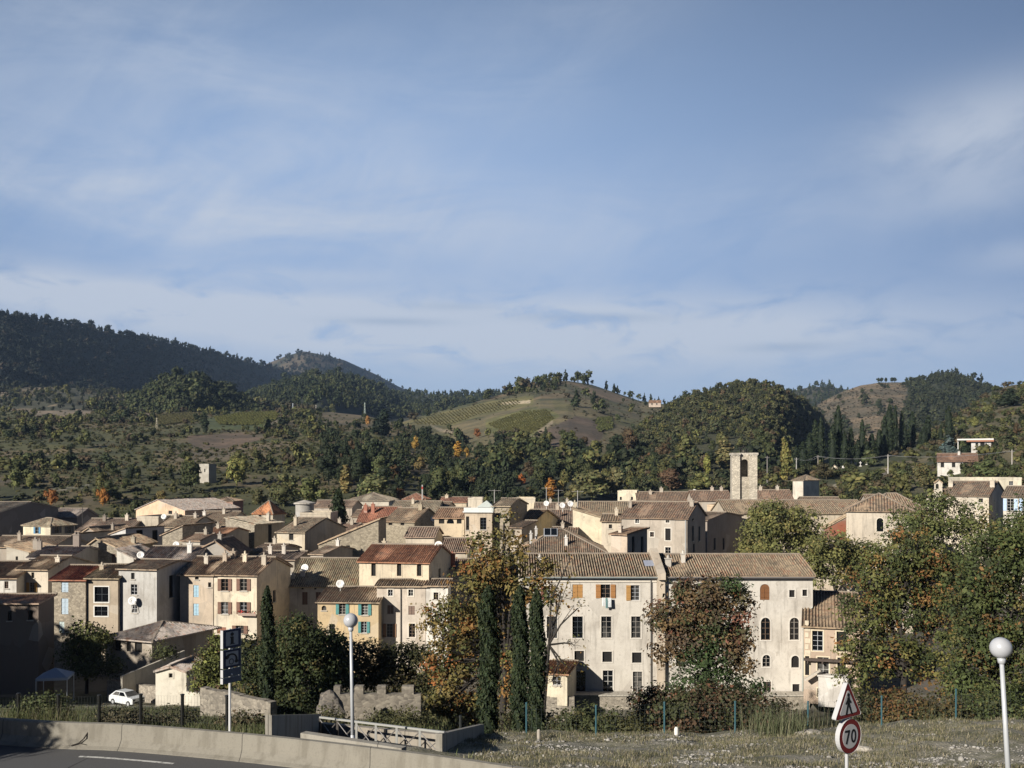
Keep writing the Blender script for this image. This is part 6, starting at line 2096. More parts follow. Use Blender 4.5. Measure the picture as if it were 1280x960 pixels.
# cemetery stones under the cypresses
kinds = 0
for k in range(16):
    px = 1050 + R.uniform(0, 46)
    py = 585 - (px - 1050) * 0.17 + R.uniform(-2, 3)
    v = HILL['right_slope'].find(px, py)
    mb = MB()
    h = R.uniform(0.9, 1.6)
    if k % 3 == 0:
        mb.box(-0.12, -0.1, 0, 0.12, 0.1, h * 1.6)
        mb.box(-0.5, -0.09, h * 1.05, 0.5, 0.09, h * 1.05 + 0.24)
        mb.box(-0.5, -0.35, 0, 0.5, 0.35, 0.3)
        nm, lab, grp = 'grave_cross', 'pale stone cross standing in the hillside cemetery', 'crosses in the hillside cemetery'
    else:
        pts = [(-0.45, 0), (0.45, 0), (0.45, h * 0.75)] + [(0.45 * math.cos(t), h * 0.75 + 0.3 * math.sin(t)) for t in [math.pi * q / 6 for q in range(1, 6)]] + [(-0.45, h * 0.75)]
        mb.prism(pts, -0.12, 0.12)
        mb.box(-0.5, -1.5, 0, 0.5, -0.125, 0.35)
        nm, lab, grp = 'gravestone', 'pale round topped gravestone in the hillside cemetery', 'gravestones in the hillside cemetery'
    o = mb.build(nm, M['plaster'], loc=(v[0], v[1], v[2]), color=(0.66, 0.64, 0.6), rz=-0.4)
    props(o, lab, 'grave', grp)
wall_between('cemetery_wall', 'long low pale wall below the hillside cemetery', tuple(HILL['right_slope'].find(1048, 607)[:2]), tuple(HILL['right_slope'].find(1108, 594)[:2]),
             HILL['right_slope'].find(1048, 607)[2] - 1, HILL['right_slope'].find(1048, 607)[2] + 1.0, HILL['right_slope'].find(1108, 594)[2] - 1, HILL['right_slope'].find(1108, 594)[2] + 1.0, 0.5, 'plaster', (0.56, 0.5, 0.42))

# roof aerials
for (px, y0, y1, d, lab) in ((683, 609, 640, 172, 'tall television aerial in front of the orange tree'), (528, 606, 618, 231, 'red and white striped mast on the pyramid roofed house'),
                             (618, 612, 628, 146, 'thin television aerial on the tall stone house'), (698, 612, 640, 185, 'television aerial above the mauve roofs'), (722, 613, 634, 150, 'television aerial at the corner of the cream wall house'), (103, 633, 658, 180, 'dark mast beside the cream hip roofed house')):
    mb = MB()
    h = Z(y0, d) - Z(y1, d)
    mb.tube((0, 0, -1.2), (0, 0, h), 0.05 if 'striped' not in lab else 0.16, n=6)
    if 'aerial' in lab:
        mb.tube((-0.9, 0, h - 0.15), (0.9, 0.1, h - 0.15), 0.025, n=4)
        for q in range(9):
            xx = -0.85 + q * 0.21
            mb.tube((xx, -0.4, h - 0.15), (xx, 0.4, h - 0.15), 0.015, n=4)
    if 'striped' in lab:
        st = MB()
        st.tube((0, 0, h * 0.55), (0, 0, h * 0.8), 0.175, n=6)
    o = mb.build('aerial' if 'aerial' in lab else 'mast', M['metal'], loc=(X(px, d), d, Z(y1, d)), color=(0.5, 0.48, 0.45) if 'dark' not in lab else (0.06, 0.055, 0.05))
    props(o, lab, 'aerial' if 'aerial' in lab else 'mast')
    if 'striped' in lab:
        st.build('stripe', M['paint'], o, color=(0.45, 0.05, 0.04))
# washing hanging out of the middle window of the long building
mb = MB()
d = 96.75
for k, (x0_, w_, h_) in enumerate(((-0.42, 0.28, 0.8), (-0.1, 0.2, 1.0), (0.14, 0.3, 0.9))):
    n = 5
    for q in range(n):
        a0, a1 = x0_ + w_ * q / n, x0_ + w_ * (q + 1) / n
        y0_, y1_ = -0.06 * (q % 2), -0.06 * ((q + 1) % 2)
        mb.poly([(a0, y0_, 0), (a1, y1_, 0), (a1, y1_ * 1.5 - 0.03, -h_), (a0, y0_ * 1.5 - 0.03, -h_)], k % 2)
mt, b_ = new_mat('teal_cloth')
finish(b_, (0.22, 0.36, 0.36), 0.8)
mw, b_ = new_mat('white_cloth')
finish(b_, (0.7, 0.72, 0.72), 0.8)
props(mb.build('laundry', [mw, mt], loc=(X(758, d), d - 0.12, Z(747, d))), 'pale washing hanging below the shuttered top window', 'laundry')
# ------------------------------------------------------------------ vegetation
VR = np.random.default_rng(21)


def unit(v):
    return v / np.maximum(np.linalg.norm(v, axis=-1, keepdims=True), 1e-9)


def leaf_quads(c, bias, size, colr, k=1.0, asp=0.6, up=0.0):
    n = len(c)
    nr = unit(bias + VR.normal(0, 1, (n, 3)) * k * 0.6)
    t = VR.normal(0, 1, (n, 3))
    t[:, 2] += up
    t = unit(t - nr * (t * nr).sum(1, keepdims=True))
    b = np.cross(nr, t)
    s = np.asarray(size)[:, None] * 0.5
    v = np.stack([c + t * s, c + b * s * asp, c - t * s, c - b * s * asp], 1).reshape(-1, 3)
    q = np.arange(4 * n).reshape(n, 4)
    return v, q, np.repeat(colr, 4, 0)


def palette(n, cols, w, jit=0.16):
    cols = np.array(cols, float)
    k = VR.choice(len(cols), n, p=np.array(w, float) / sum(w))
    return cols[k] * (1 + VR.normal(0, jit, (n, 1))).clip(0.5, 1.6)


def leafy(name, label, cat, base, D, blobs, cols, w, leaf=0.2, per_tip=26, tip_r=0.45, trunk_r=0.2, trunk_to=None, bare=0, seed=1, group=None, parts=True, depth_f=1.0, shell=0.75, dens=1.0):
    """tree or bush: blobs are (px, py, rx, ry, tips) ellipsoids at depth D (pixels of the photo turned into metres); limbs fork from the trunk into the blobs, twigs end in leaf clusters"""
    global VR
    VR = np.random.default_rng(seed)
    if trunk_to is not None and per_tip > 20:
        dens *= 0.8
        per_tip *= 1.25
    bx, by, bz = base
    segs = []
    tips = []
    fork = np.array([bx, by, bz]) if trunk_to is None else np.array([X(trunk_to[0], D), by, Z(trunk_to[1], D)])
    b0 = np.array([bx, by, bz])
    if trunk_to is not None:
        m1 = b0 * 0.5 + fork * 0.5 + np.array([VR.normal(0, 0.12), VR.normal(0, 0.12), 0])
        segs += [(b0, m1, trunk_r, trunk_r * 0.8), (m1, fork, trunk_r * 0.8, trunk_r * 0.66)]
    for (px, py, rx, ry, n) in blobs:
        c = np.array([X(px, D), by + VR.uniform(-0.6, 0.6) * rx / F * D * depth_f * 0.5, Z(py, D)])
        r = np.array([rx / F * D, rx / F * D * depth_f, ry / F * D])
        d = c - fork
        mid = fork + d * 0.5 + np.array([VR.normal(0, 0.25), VR.normal(0, 0.25), 0.05 * np.linalg.norm(d)]) * 0.7
        lr = trunk_r * 0.45
        segs += [(fork, mid, lr, lr * 0.75), (mid, c, lr * 0.75, lr * 0.45)]
        n = int(n * dens)
        u = unit(VR.normal(0, 1, (n, 3)))
        rad = VR.uniform(shell ** 3 * 0.3, 1, n) ** (1 / 3)
        P = c + u * r * rad[:, None]
        # sub-limbs: a few hubs inside the blob, each tip goes to its nearest hub
        nh = max(2, n // 9)
        hubs = c + unit(VR.normal(0, 1, (nh, 3))) * r * 0.5
        for h in hubs:
            segs.append((c if VR.random() < 0.5 else mid, h, lr * 0.4, lr * 0.2))
        for p in P:
            h = hubs[np.argmin(((hubs - p) ** 2).sum(1))]
            mm = (h + p) / 2 + VR.normal(0, 0.12, 3) * np.linalg.norm(p - h)
            segs.append((h, mm, lr * 0.2, lr * 0.13))
            segs.append((mm, p, lr * 0.13, lr * 0.06))
            tips.append((p, unit((p - c) / r)))
    root = empty(name, base, 0, label, cat, group) if parts else None
    off = np.array(base) if parts else np.zeros(3)
    if trunk_to is not None or bare:
        mb = MB()
        for (p, q, r0, r1) in segs:
            mb.tube(p - off, q - off, max(r0, 0.012), max(r1, 0.010), n=5 if r0 < 0.08 else 8, caps=False)
        mb.build('trunk' if not bare else 'branches', M['bark'], root, smooth_=True)
    if per_tip > 0:
        tp = np.array([t[0] for t in tips])
        tn = np.array([t[1] for t in tips])
        nt = len(tp)
        tcol = palette(nt, cols, w)
        k = VR.poisson(per_tip, nt)
        idx = np.repeat(np.arange(nt), k)
        n = len(idx)
        c = tp[idx] + VR.normal(0, 1, (n, 3)) * tip_r * 0.82 * np.array([1, 1, 0.75])
        col_ = tcol[idx] * (1 + VR.normal(0, 0.16, (n, 1))).clip(0.4, 1.7)
        bias = tn[idx] * 0.5 + (c - tp[idx]) / tip_r * 0.55 + np.array([-0.1, -0.2, 0.45])
        v, q, cc = leaf_quads(c - off, bias, leaf * np.exp(VR.normal(-0.08, 0.34, n)), col_)
        me = np_mesh('crown' if parts else name, v, quads=q, colors=cc, mat=M['leaf'])
        o = link('crown' if parts else name, me, root)
        if not parts:
            props(o, label, cat, group)
            return o
    return root


def cypress_mesh(h, w, seed, n=4200, leaf=0.22, PR=(0.55, 0.8, 1.0, 0.86, 0.52, 0.22, 0.03), cols=((0.030, 0.046, 0.020), (0.042, 0.058, 0.024), (0.022, 0.034, 0.017), (0.06, 0.07, 0.03)), name='crown', lumps=9):
    global VR
    VR = np.random.default_rng(seed)
    t = VR.uniform(0.0, 1, n) ** 0.95
    a = VR.uniform(0, 2 * math.pi, n)
    prof = np.interp(t, [0, 0.05, 0.25, 0.6, 0.85, 0.96, 1], PR)
    lump = 0.76 + 0.36 * np.sin(a * 3 + t * lumps * 2.1 + seed) * np.sin(t * lumps * 3.3 + a * 2 + seed)
    rr = w / 2 * prof * lump * np.sqrt(VR.uniform(0.55, 1.05, n)) * np.where(VR.random(n) < 0.12, 1.22, 1.0)
    c = np.stack([rr * np.cos(a), rr * np.sin(a), t * h], 1)
    bias = np.stack([np.cos(a), np.sin(a), np.full(n, 0.15)], 1) * 0.9
    k = (np.sin(a * 2 + t * 31 + seed) + np.sin(a * 3 - t * 47)) * 0.5
    cl = palette(n, cols, (3, 3, 3, 1)) * (1 + 0.25 * k[:, None])
    v, q, cc = leaf_quads(c, bias, leaf * VR.uniform(0.6, 1.5, n), cl, 0.9, 0.5, up=2.0)
    # solid core so that the column does not show sky through
    m = 10
    ct = np.linspace(0, 0.95, 12)
    cr = w / 2 * np.interp(ct, [0, 0.05, 0.25, 0.6, 0.85, 0.96, 1], [0.5, 0.7, 0.8, 0.66, 0.36, 0.1, 0.0]) * 0.8
    cv = np.array([[r * math.cos(2 * math.pi * j / m), r * math.sin(2 * math.pi * j / m), tt * h] for tt, r in zip(ct, cr) for j in range(m)])
    cq = np.array([[i * m + j, i * m + (j + 1) % m, (i + 1) * m + (j + 1) % m, (i + 1) * m + j] for i in range(11) for j in range(m)])
    V = np.concatenate([v, cv])
    Q = np.concatenate([q, cq + len(v)])
    C = np.concatenate([cc, np.tile(np.array(cols[2]) * 0.8, (len(cv), 1))])
    return np_mesh(name, V, quads=Q, colors=C, mat=M['leaf'])


def cypress(px, ytop, wpx, D, base_z, label, seed, name='cypress', group=None, n=4200, leaf=0.22, lean=0.0, PR=(0.55, 0.8, 1.0, 0.86, 0.52, 0.22, 0.03)):
    h = Z(ytop, D) - base_z
    root = empty(name, (X(px, D), D, base_z), 0, label, 'cypress' if name == 'cypress' else 'tree', group)
    link('crown', cypress_mesh(h - 0.5, wpx / F * D, seed, n, leaf, PR), root, (0, 0, 0.5))
    mb = MB()
    mb.tube((0, 0, -0.3), (0, 0, h * 0.4), 0.17, 0.08, 8)
    mb.build('trunk', M['bark'], root)
    root.rotation_euler = (0, lean, 0)
    return root


AUT = [(0.185, 0.135, 0.042), (0.135, 0.118, 0.038), (0.24, 0.13, 0.042), (0.30, 0.115, 0.038), (0.088, 0.095, 0.034), (0.20, 0.155, 0.055)]
# big loose autumn tree in the middle
D = 62
leafy('autumn_tree', 'tall thin crowned autumn tree in olive and rust before the pale houses', 'tree', (X(628, D), D, gz(628, D)), D,
      [(610, 712, 32, 34, 40), (637, 690, 26, 26, 24), (600, 676, 18, 14, 10), (655, 735, 32, 32, 34), (585, 735, 34, 28, 36), (556, 782, 30, 34, 44), (600, 775, 34, 30, 40), (575, 825, 34, 34, 48), (560, 870, 28, 30, 42),
       (598, 880, 34, 34, 44), (640, 800, 30, 36, 30), (676, 712, 20, 14, 12), (630, 655, 14, 16, 5), (590, 915, 36, 18, 26), (645, 860, 26, 40, 30), (690, 745, 14, 18, 8), (545, 895, 22, 24, 30), (545, 830, 22, 30, 26)],
      AUT, (3, 4.5, 2.4, 0.8, 4, 2.4), leaf=0.21, per_tip=32, dens=1.18, tip_r=0.42, trunk_r=0.27, trunk_to=(632, 825), seed=5, bare=1, shell=0.4)
# nearly bare tree right of the cypresses
D = 58
leafy('bare_tree', 'nearly bare dark branched tree right of the three cypresses', 'tree', (X(676, D), D, gz(676, D)), D,
      [(702, 735, 22, 30, 16), (722, 760, 16, 12, 7), (690, 770, 18, 22, 10), (716, 806, 18, 10, 10), (706, 830, 26, 10, 14), (712, 700, 10, 14, 5), (690, 850, 22, 14, 14)],
      AUT, (3, 2, 3, 1, 2, 2), leaf=0.15, per_tip=4, tip_r=0.3, trunk_r=0.15, trunk_to=(686, 806), seed=9, bare=1, shell=0.2)
# red brown tree with green ivy patches
D = 64
RED = [(0.13, 0.085, 0.042), (0.165, 0.11, 0.05), (0.10, 0.072, 0.048), (0.18, 0.08, 0.05), (0.10, 0.088, 0.045), (0.07, 0.085, 0.034)]
leafy('red_tree', 'red brown autumn tree with dark green patches before the long building', 'tree', (X(880, D), D, gz(880, D)), D,
      [(872, 752, 34, 26, 62), (902, 742, 26, 20, 40), (840, 775, 26, 24, 36), (905, 782, 32, 30, 60), (868, 800, 34, 30, 50), (922, 815, 22, 30, 34), (835, 812, 18, 26, 14), (820, 768, 14, 12, 8), (850, 735, 14, 12, 8), (928, 760, 14, 18, 14)],
      RED, (3, 3, 2.5, 1.3, 2.5, 1.2), leaf=0.20, per_tip=46, dens=1.12, tip_r=0.42, trunk_r=0.28, trunk_to=(882, 835), seed=14, bare=1, shell=0.5)
leafy('ivy_clump', 'dark green ivy mass climbing inside the red brown tree', 'plant', (X(880, D), D - 0.6, gz(880, D)), D - 0.6,
      [(880, 830, 30, 34, 70), (905, 852, 26, 22, 44), (860, 858, 24, 20, 34), (918, 733, 14, 9, 16), (890, 800, 22, 22, 30), (940, 860, 16, 10, 14)],
      [(0.045, 0.075, 0.025), (0.06, 0.095, 0.032), (0.035, 0.05, 0.022), (0.09, 0.11, 0.045)], (3, 3, 3, 1), leaf=0.17, per_tip=40, tip_r=0.35, seed=15, parts=False)
D = 52
leafy('bramble_thicket', 'reddish brown bramble thicket behind the fence below the red tree', 'bush', (X(880, D), D, gz(880, D)), D,
      [(815, 880, 24, 22, 50), (850, 885, 30, 26, 66), (890, 885, 32, 28, 70), (925, 885, 30, 24, 58), (960, 890, 24, 18, 30), (900, 912, 50, 16, 60), (850, 915, 46, 14, 56), (803, 905, 22, 18, 34)],
      [(0.10, 0.062, 0.036), (0.075, 0.06, 0.032), (0.06, 0.068, 0.028), (0.15, 0.07, 0.04), (0.045, 0.05, 0.024)], (3, 3, 3, 1, 3), leaf=0.16, per_tip=40, tip_r=0.36, seed=16, dens=1.3, parts=False)
# right hand trees
D = 70
OLV = [(0.105, 0.115, 0.036), (0.14, 0.13, 0.04), (0.07, 0.084, 0.028), (0.20, 0.125, 0.042), (0.05, 0.064, 0.024), (0.24, 0.115, 0.042)]
leafy('broadleaf_tree', 'big olive and rust tree with a broad crown behind the road sign', 'tree', (X(1125, D), D, gz(1125, D)), D,
      [(1130, 690, 44, 34, 90), (1100, 720, 36, 32, 70), (1165, 715, 40, 34, 80), (1085, 765, 34, 30, 62), (1130, 760, 42, 36, 80), (1175, 770, 36, 36, 64), (1080, 810, 34, 28, 56), (1120, 820, 38, 30, 56), (1165, 830, 30, 30, 40), (1066, 850, 20, 20, 22), (1195, 740, 24, 34, 40)],
      OLV, (4, 3, 3, 1.6, 2, 0.9), leaf=0.21, per_tip=36, tip_r=0.44, trunk_r=0.33, trunk_to=(1130, 845), seed=23, bare=1, shell=0.5)
D = 62
GRN = [(0.068, 0.088, 0.028), (0.092, 0.108, 0.034), (0.046, 0.06, 0.022), (0.125, 0.11, 0.038), (0.17, 0.10, 0.036)]
leafy('broadleaf_tree', 'dense green tree filling the right edge behind the large globe lamp', 'tree', (X(1245, D), D, gz(1245, D)), D,
      [(1245, 700, 44, 40, 100), (1280, 690, 30, 44, 70), (1215, 745, 36, 36, 80), (1262, 760, 42, 40, 100), (1220, 800, 40, 34, 86), (1270, 820, 38, 36, 86), (1230, 855, 44, 26, 80), (1290, 870, 30, 24, 50), (1200, 850, 26, 24, 36)],
      GRN, (4, 3, 3, 1.6, 0.6), leaf=0.20, per_tip=40, tip_r=0.44, trunk_r=0.33, trunk_to=(1245, 860), seed=27, bare=1, shell=0.5)
D = 112
leafy('plane_tree', 'green plane tree top between chapel and the olive tree', 'tree', (X(1160, D), D, GROUND), D,
      [(1145, 660, 34, 26, 80), (1180, 645, 30, 26, 70), (1200, 680, 34, 32, 80), (1135, 695, 36, 26, 60), (1165, 625, 16, 10, 16), (1220, 655, 20, 26, 40)],
      [(0.105, 0.125, 0.042), (0.14, 0.15, 0.05), (0.07, 0.085, 0.033), (0.18, 0.14, 0.05)], (4, 3, 3, 1), leaf=0.30, per_tip=34, tip_r=0.6, trunk_r=0.35, trunk_to=(1165, 735), seed=31, shell=0.5)
D = 104
leafy('plane_tree', 'dark green tree top in front of the blue shuttered house', 'tree', (X(1270, D), D, GROUND), D,
      [(1268, 668, 24, 30, 60), (1290, 650, 22, 30, 46), (1245, 690, 24, 26, 44)],
      [(0.062, 0.082, 0.026), (0.085, 0.10, 0.032), (0.045, 0.06, 0.022)], (4, 3, 3), leaf=0.28, per_tip=34, tip_r=0.55, trunk_r=0.3, trunk_to=(1270, 740), seed=33, shell=0.5)
D = 128
PLN = [(0.14, 0.145, 0.05), (0.18, 0.175, 0.06), (0.09, 0.10, 0.038), (0.21, 0.175, 0.062)]
leafy('plane_tree', 'round yellow green plane tree behind the ribbed roof, larger of the pair', 'tree', (X(972, D), D, GROUND), D,
      [(972, 650, 34, 22, 110), (948, 668, 25, 30, 90), (1000, 660, 30, 26, 90), (965, 695, 46, 28, 120), (1010, 690, 28, 26, 70), (936, 705, 14, 24, 34), (960, 640, 22, 14, 34)],
      PLN, (4, 3, 3, 1), leaf=0.32, per_tip=36, tip_r=0.62, trunk_r=0.35, trunk_to=(970, 740), seed=41, shell=0.5)
D = 124
leafy('plane_tree', 'smaller yellow green plane tree beside the brick red lean-to', 'tree', (X(1040, D), D, GROUND), D,
      [(1035, 680, 26, 22, 60), (1055, 690, 24, 22, 50), (1035, 710, 32, 26, 66), (1070, 705, 22, 24, 40), (1085, 690, 18, 20, 26)],
      PLN, (4, 3, 3, 1), leaf=0.32, per_tip=36, tip_r=0.6, trunk_r=0.3, trunk_to=(1045, 745), seed=43, shell=0.5)
# dark bushes and hedge on the left
D = 68
DGR = [(0.040, 0.055, 0.020), (0.055, 0.07, 0.025), (0.030, 0.040, 0.017), (0.085, 0.085, 0.03), (0.12, 0.10, 0.035)]
leafy('evergreen_bush', 'large dark green bushy tree beside the single left cypress', 'tree', (X(375, D), D, gz(375, D)), D,
      [(372, 800, 36, 30, 110), (405, 810, 30, 26, 80), (350, 830, 30, 34, 90), (385, 850, 40, 30, 110), (420, 845, 24, 26, 60), (318, 825, 20, 30, 60), (312, 860, 20, 24, 44), (360, 880, 40, 18, 70)],
      DGR, (4, 3, 3, 1, 0.3), leaf=0.20, per_tip=40, tip_r=0.42, trunk_r=0.25, trunk_to=(372, 870), seed=51, shell=0.4)
D = 72
leafy('hedge', 'broad olive brown hedge above the battlemented garden wall', 'hedge', (X(470, D), D, gz(470, D)), D,
      [(430, 822, 26, 20, 60), (462, 822, 30, 20, 72), (500, 824, 30, 20, 72), (530, 830, 20, 24, 50), (445, 845, 34, 18, 70), (490, 848, 34, 18, 70), (405, 845, 20, 20, 40), (525, 855, 20, 16, 40)],
      [(0.072, 0.066, 0.027), (0.052, 0.056, 0.022), (0.095, 0.076, 0.03), (0.04, 0.044, 0.02)], (3, 3, 2, 3), leaf=0.2, per_tip=36, tip_r=0.42, seed=53, parts=False)
D = 82
leafy('climbing_vine', 'yellow green creeper spilling beside the small white shed', 'plant', (X(248, D), D, gz(248, D)), D,
      [(254, 842, 12, 16, 36), (250, 856, 9, 10, 16), (262, 825, 16, 16, 40), (276, 815, 18, 22, 50), (270, 850, 18, 22, 50), (290, 845, 16, 22, 40)],
      [(0.16, 0.17, 0.045), (0.11, 0.125, 0.036), (0.075, 0.085, 0.03), (0.12, 0.075, 0.04)], (3, 3, 3, 1), leaf=0.22, per_tip=32, tip_r=0.4, seed=55, parts=False)
D = 96
leafy('broadleaf_tree', 'shaded yellow green tree left of the market shed', 'tree', (X(108, D), D, GROUND), D,
      [(105, 795, 22, 16, 50), (120, 810, 16, 18, 40), (95, 815, 18, 20, 40), (128, 797, 10, 10, 14), (112, 832, 20, 12, 30)],
      [(0.10, 0.11, 0.035), (0.07, 0.08, 0.028), (0.14, 0.14, 0.045)], (3, 3, 1), leaf=0.28, per_tip=26, tip_r=0.5, trunk_r=0.2, trunk_to=(108, 835), seed=57)
for k, (px, py, rx, ry, D, n, lab, cols) in enumerate([
    (740, 905, 44, 22, 44, 120, 'olive green bush behind the fence right of the cypresses', [(0.075, 0.085, 0.032), (0.05, 0.058, 0.024), (0.11, 0.10, 0.042)]),
    (700, 908, 24, 22, 46, 60, 'dark bush between the cypresses and the olive bush', [(0.045, 0.052, 0.022), (0.06, 0.062, 0.026), (0.08, 0.06, 0.03)]),
    (790, 912, 20, 16, 43, 40, 'small yellow leaved bush by the second fence post', [(0.13, 0.12, 0.04), (0.075, 0.075, 0.03), (0.06, 0.06, 0.025)]),
    (1075, 882, 22, 18, 45, 50, 'dark bush behind the fence beside the road sign', [(0.05, 0.055, 0.024), (0.075, 0.06, 0.03), (0.04, 0.045, 0.02)]),
    (1130, 885, 40, 20, 44, 110, 'russet bush behind the fence below the olive tree', [(0.12, 0.085, 0.034), (0.07, 0.07, 0.028), (0.15, 0.075, 0.03)]),
    (1180, 888, 30, 18, 43, 70, 'brown green bush under the big olive tree', [(0.08, 0.07, 0.03), (0.055, 0.06, 0.025), (0.11, 0.075, 0.03)]),
    (1245, 890, 44, 24, 43, 110, 'green hedge bush at the foot of the large globe lamp', [(0.065, 0.085, 0.028), (0.05, 0.06, 0.024), (0.10, 0.10, 0.035)]),
    (640, 915, 40, 20, 50, 70, 'low dark scrub around the cypress trunks', [(0.05, 0.055, 0.022), (0.08, 0.066, 0.03), (0.04, 0.044, 0.02)]),
    (50, 882, 34, 12, 47, 60, 'weedy green bush behind the barrier on the far left', [(0.085, 0.105, 0.04), (0.065, 0.08, 0.03), (0.11, 0.11, 0.05)]),
    (150, 897, 30, 9, 46, 40, 'dry brown weeds in front of the white car', [(0.12, 0.10, 0.06), (0.08, 0.075, 0.04), (0.06, 0.06, 0.03)]),
    (300, 905, 34, 10, 50, 60, 'dry scrub at the foot of the rough stone wall', [(0.14, 0.10, 0.06), (0.09, 0.085, 0.045), (0.06, 0.066, 0.03)]),
    (215, 897, 30, 10, 52, 50, 'dark scrub below the small white shed', [(0.07, 0.07, 0.035), (0.10, 0.085, 0.05), (0.05, 0.055, 0.027)]),
    (415, 902, 26, 12, 50, 40, 'scrub under the left end of the battlements', [(0.08, 0.08, 0.035), (0.06, 0.06, 0.028), (0.11, 0.09, 0.045)]),
    (500, 900, 44, 14, 50, 90, 'weedy bank below the battlements', [(0.10, 0.095, 0.042), (0.07, 0.074, 0.03), (0.055, 0.058, 0.026)]),
    (205, 812, 14, 10, 93, 20, 'small climbing bush on the slope under the market shed', [(0.05, 0.06, 0.024), (0.075, 0.08, 0.03), (0.04, 0.045, 0.02)]),
    (130, 830, 24, 12, 92, 40, 'dark garden bush in shade above the canopy', [(0.045, 0.055, 0.022), (0.06, 0.07, 0.026), (0.035, 0.04, 0.018)])]):
    leafy('bush', lab, 'bush', (X(px, D), D, gz(px, D)), D, [(px, py, rx, ry, n), (px - rx * 0.5, py + ry * 0.4, rx * 0.6, ry * 0.7, n // 2), (px + rx * 0.5, py + ry * 0.4, rx * 0.6, ry * 0.7, n // 2)],
          cols, (3, 3, 2), leaf=0.13 if D < 60 else 0.2, per_tip=24, tip_r=0.26 if D < 60 else 0.35, seed=70 + k, parts=False)

# cypresses close by
for (px, yt, w, D, lab, sd) in ((611, 733, 29, 47, 'leftmost tall dark cypress of the three before the autumn tree', 3), (650, 733, 24, 46.5, 'middle cypress of the three, touching its right neighbour', 4),
                                (671.5, 738, 23, 45.5, 'rightmost dark cypress of the three, near the bare branches', 6)):
    cypress(px, yt, w, D, gz(px, D) - 0.3, lab, sd, n=11000, leaf=0.14, PR=(0.6, 0.85, 1.0, 1.0, 0.86, 0.55, 0.12))
D = 63
cypress(334.5, 733, 21, D, gz(334, D) - 0.3, 'single slender cypress standing alone right of the info sign', 8, n=8000, leaf=0.17, PR=(0.6, 0.85, 1.0, 0.95, 0.75, 0.4, 0.08))
# conifer in the town
D = 187
cypress(423.5, 610, 34, D, GROUND, 'dark conifer rising between the roofs of the town', 12, name='conifer', n=3000, leaf=0.6)


# blades: grasses and spiky plants
def blades(name, label, cat, spots, h, n, cols, spread, lean=0.5, width=0.012, seed=1, kind=None):
    r = np.random.default_rng(seed)
    P = np.repeat(np.array(spots, float), n, 0)
    m = len(P)
    P[:, :2] += r.normal(0, spread, (m, 2))
    a = r.uniform(0, 2 * math.pi, m)
    hh = h * r.uniform(0.5, 1.25, m)
    ln = lean * r.uniform(0.1, 1.0, m) * hh
    d = np.stack([np.cos(a), np.sin(a), np.zeros(m)], 1)
    s = np.stack([-np.sin(a), np.cos(a), np.zeros(m)], 1) * width * r.uniform(0.7, 1.4, m)[:, None]
    up = np.array([0, 0, 1.0])
    mid = P + d * ln[:, None] * 0.35 + up * (hh * 0.6)[:, None]
    tip = P + d * ln[:, None] + up * hh[:, None]
    v = np.stack([P - s, P + s, mid + s * 0.8, mid - s * 0.8, tip], 1).reshape(-1, 3)
    k = np.arange(m)[:, None] * 5
    q = k + np.array([[0, 1, 2, 3]])
    t = k + np.array([[3, 2, 4]])
    c = np.array(cols)[r.integers(0, len(cols), m)] * r.uniform(0.7, 1.3, (m, 1))
    o = link(name, np_mesh(name, v, quads=q, tris=t, colors=np.repeat(c, 5, 0), mat=M['leaf']))
    return props(o, label, cat, None, kind)


def spot(px, D):
    return (X(px, D), D, gz(px, D) - 0.02)


blades('tall_grass', 'tall feathery grey green grass clump left of the road sign', 'plant', [spot(p, d) for p, d in ((958, 37.2), (970, 36.6), (985, 36.4), (1000, 37.0), (945, 37.6), (975, 37.4), (992, 36.2))], 0.8, 70, [(0.12, 0.135, 0.07), (0.16, 0.155, 0.09), (0.08, 0.095, 0.045)], 0.32, 0.7, 0.010, 3)
blades('tall_grass', 'wild tall grass behind the fence post left of the galleried house', 'plant', [spot(p, d) for p, d in ((985, 40.5), (1000, 41), (970, 41.2), (1015, 40.5), (955, 41), (1040, 40.2))], 1.1, 45, [(0.12, 0.12, 0.07), (0.08, 0.09, 0.045), (0.17, 0.15, 0.10)], 0.55, 0.6, 0.008, 4)
blades('spiky_plant', 'spiky pale green plant behind the barrier beside the dark ramp wall', 'plant', [(X(p, 28.6), 28.6, -8.75) for p in (568, 577, 584)], 0.62, 22, [(0.20, 0.22, 0.085), (0.13, 0.16, 0.06), (0.26, 0.26, 0.12)], 0.07, 0.9, 0.022, 5)
blades('tall_grass', 'tall dry weeds in front of the left wire fence', 'plant', [spot(p, d) for p, d in ((30, 43), (45, 43.2), (60, 42.8), (15, 43), (85, 42.5))], 1.1, 130, [(0.12, 0.13, 0.05), (0.09, 0.1, 0.04), (0.16, 0.14, 0.08)], 0.35, 0.6, 0.012, 6)
r_ = np.random.default_rng(4)
d_ = r_.uniform(22, 39.5, 5200)
x_ = X(r_.uniform(585, 1330, 5200), d_)
kp = fbm(x_ * 0.5 + 9, d_ * 0.7 + 4, 3) > 0.44
z_ = ground_z(x_, d_)
blades('dry_grass', None, None, np.stack([x_, d_, z_], 1)[kp], 0.11, 14, [(0.25, 0.215, 0.135), (0.15, 0.145, 0.07), (0.33, 0.29, 0.2), (0.11, 0.115, 0.055)], 0.13, 0.9, 0.006, 7, kind='stuff')
d_ = r_.uniform(31.5, 80, 4200)
x_ = X(r_.uniform(-40, 600, 4200), d_)
kp = (x_ < -3) & ~((x_ > -7.8) & (x_ < -1.5) & (d_ < 38.5)) & ~((np.abs(d_ - (84 + 0.12 * (x_ + 40))) < 6) & (x_ > -47))
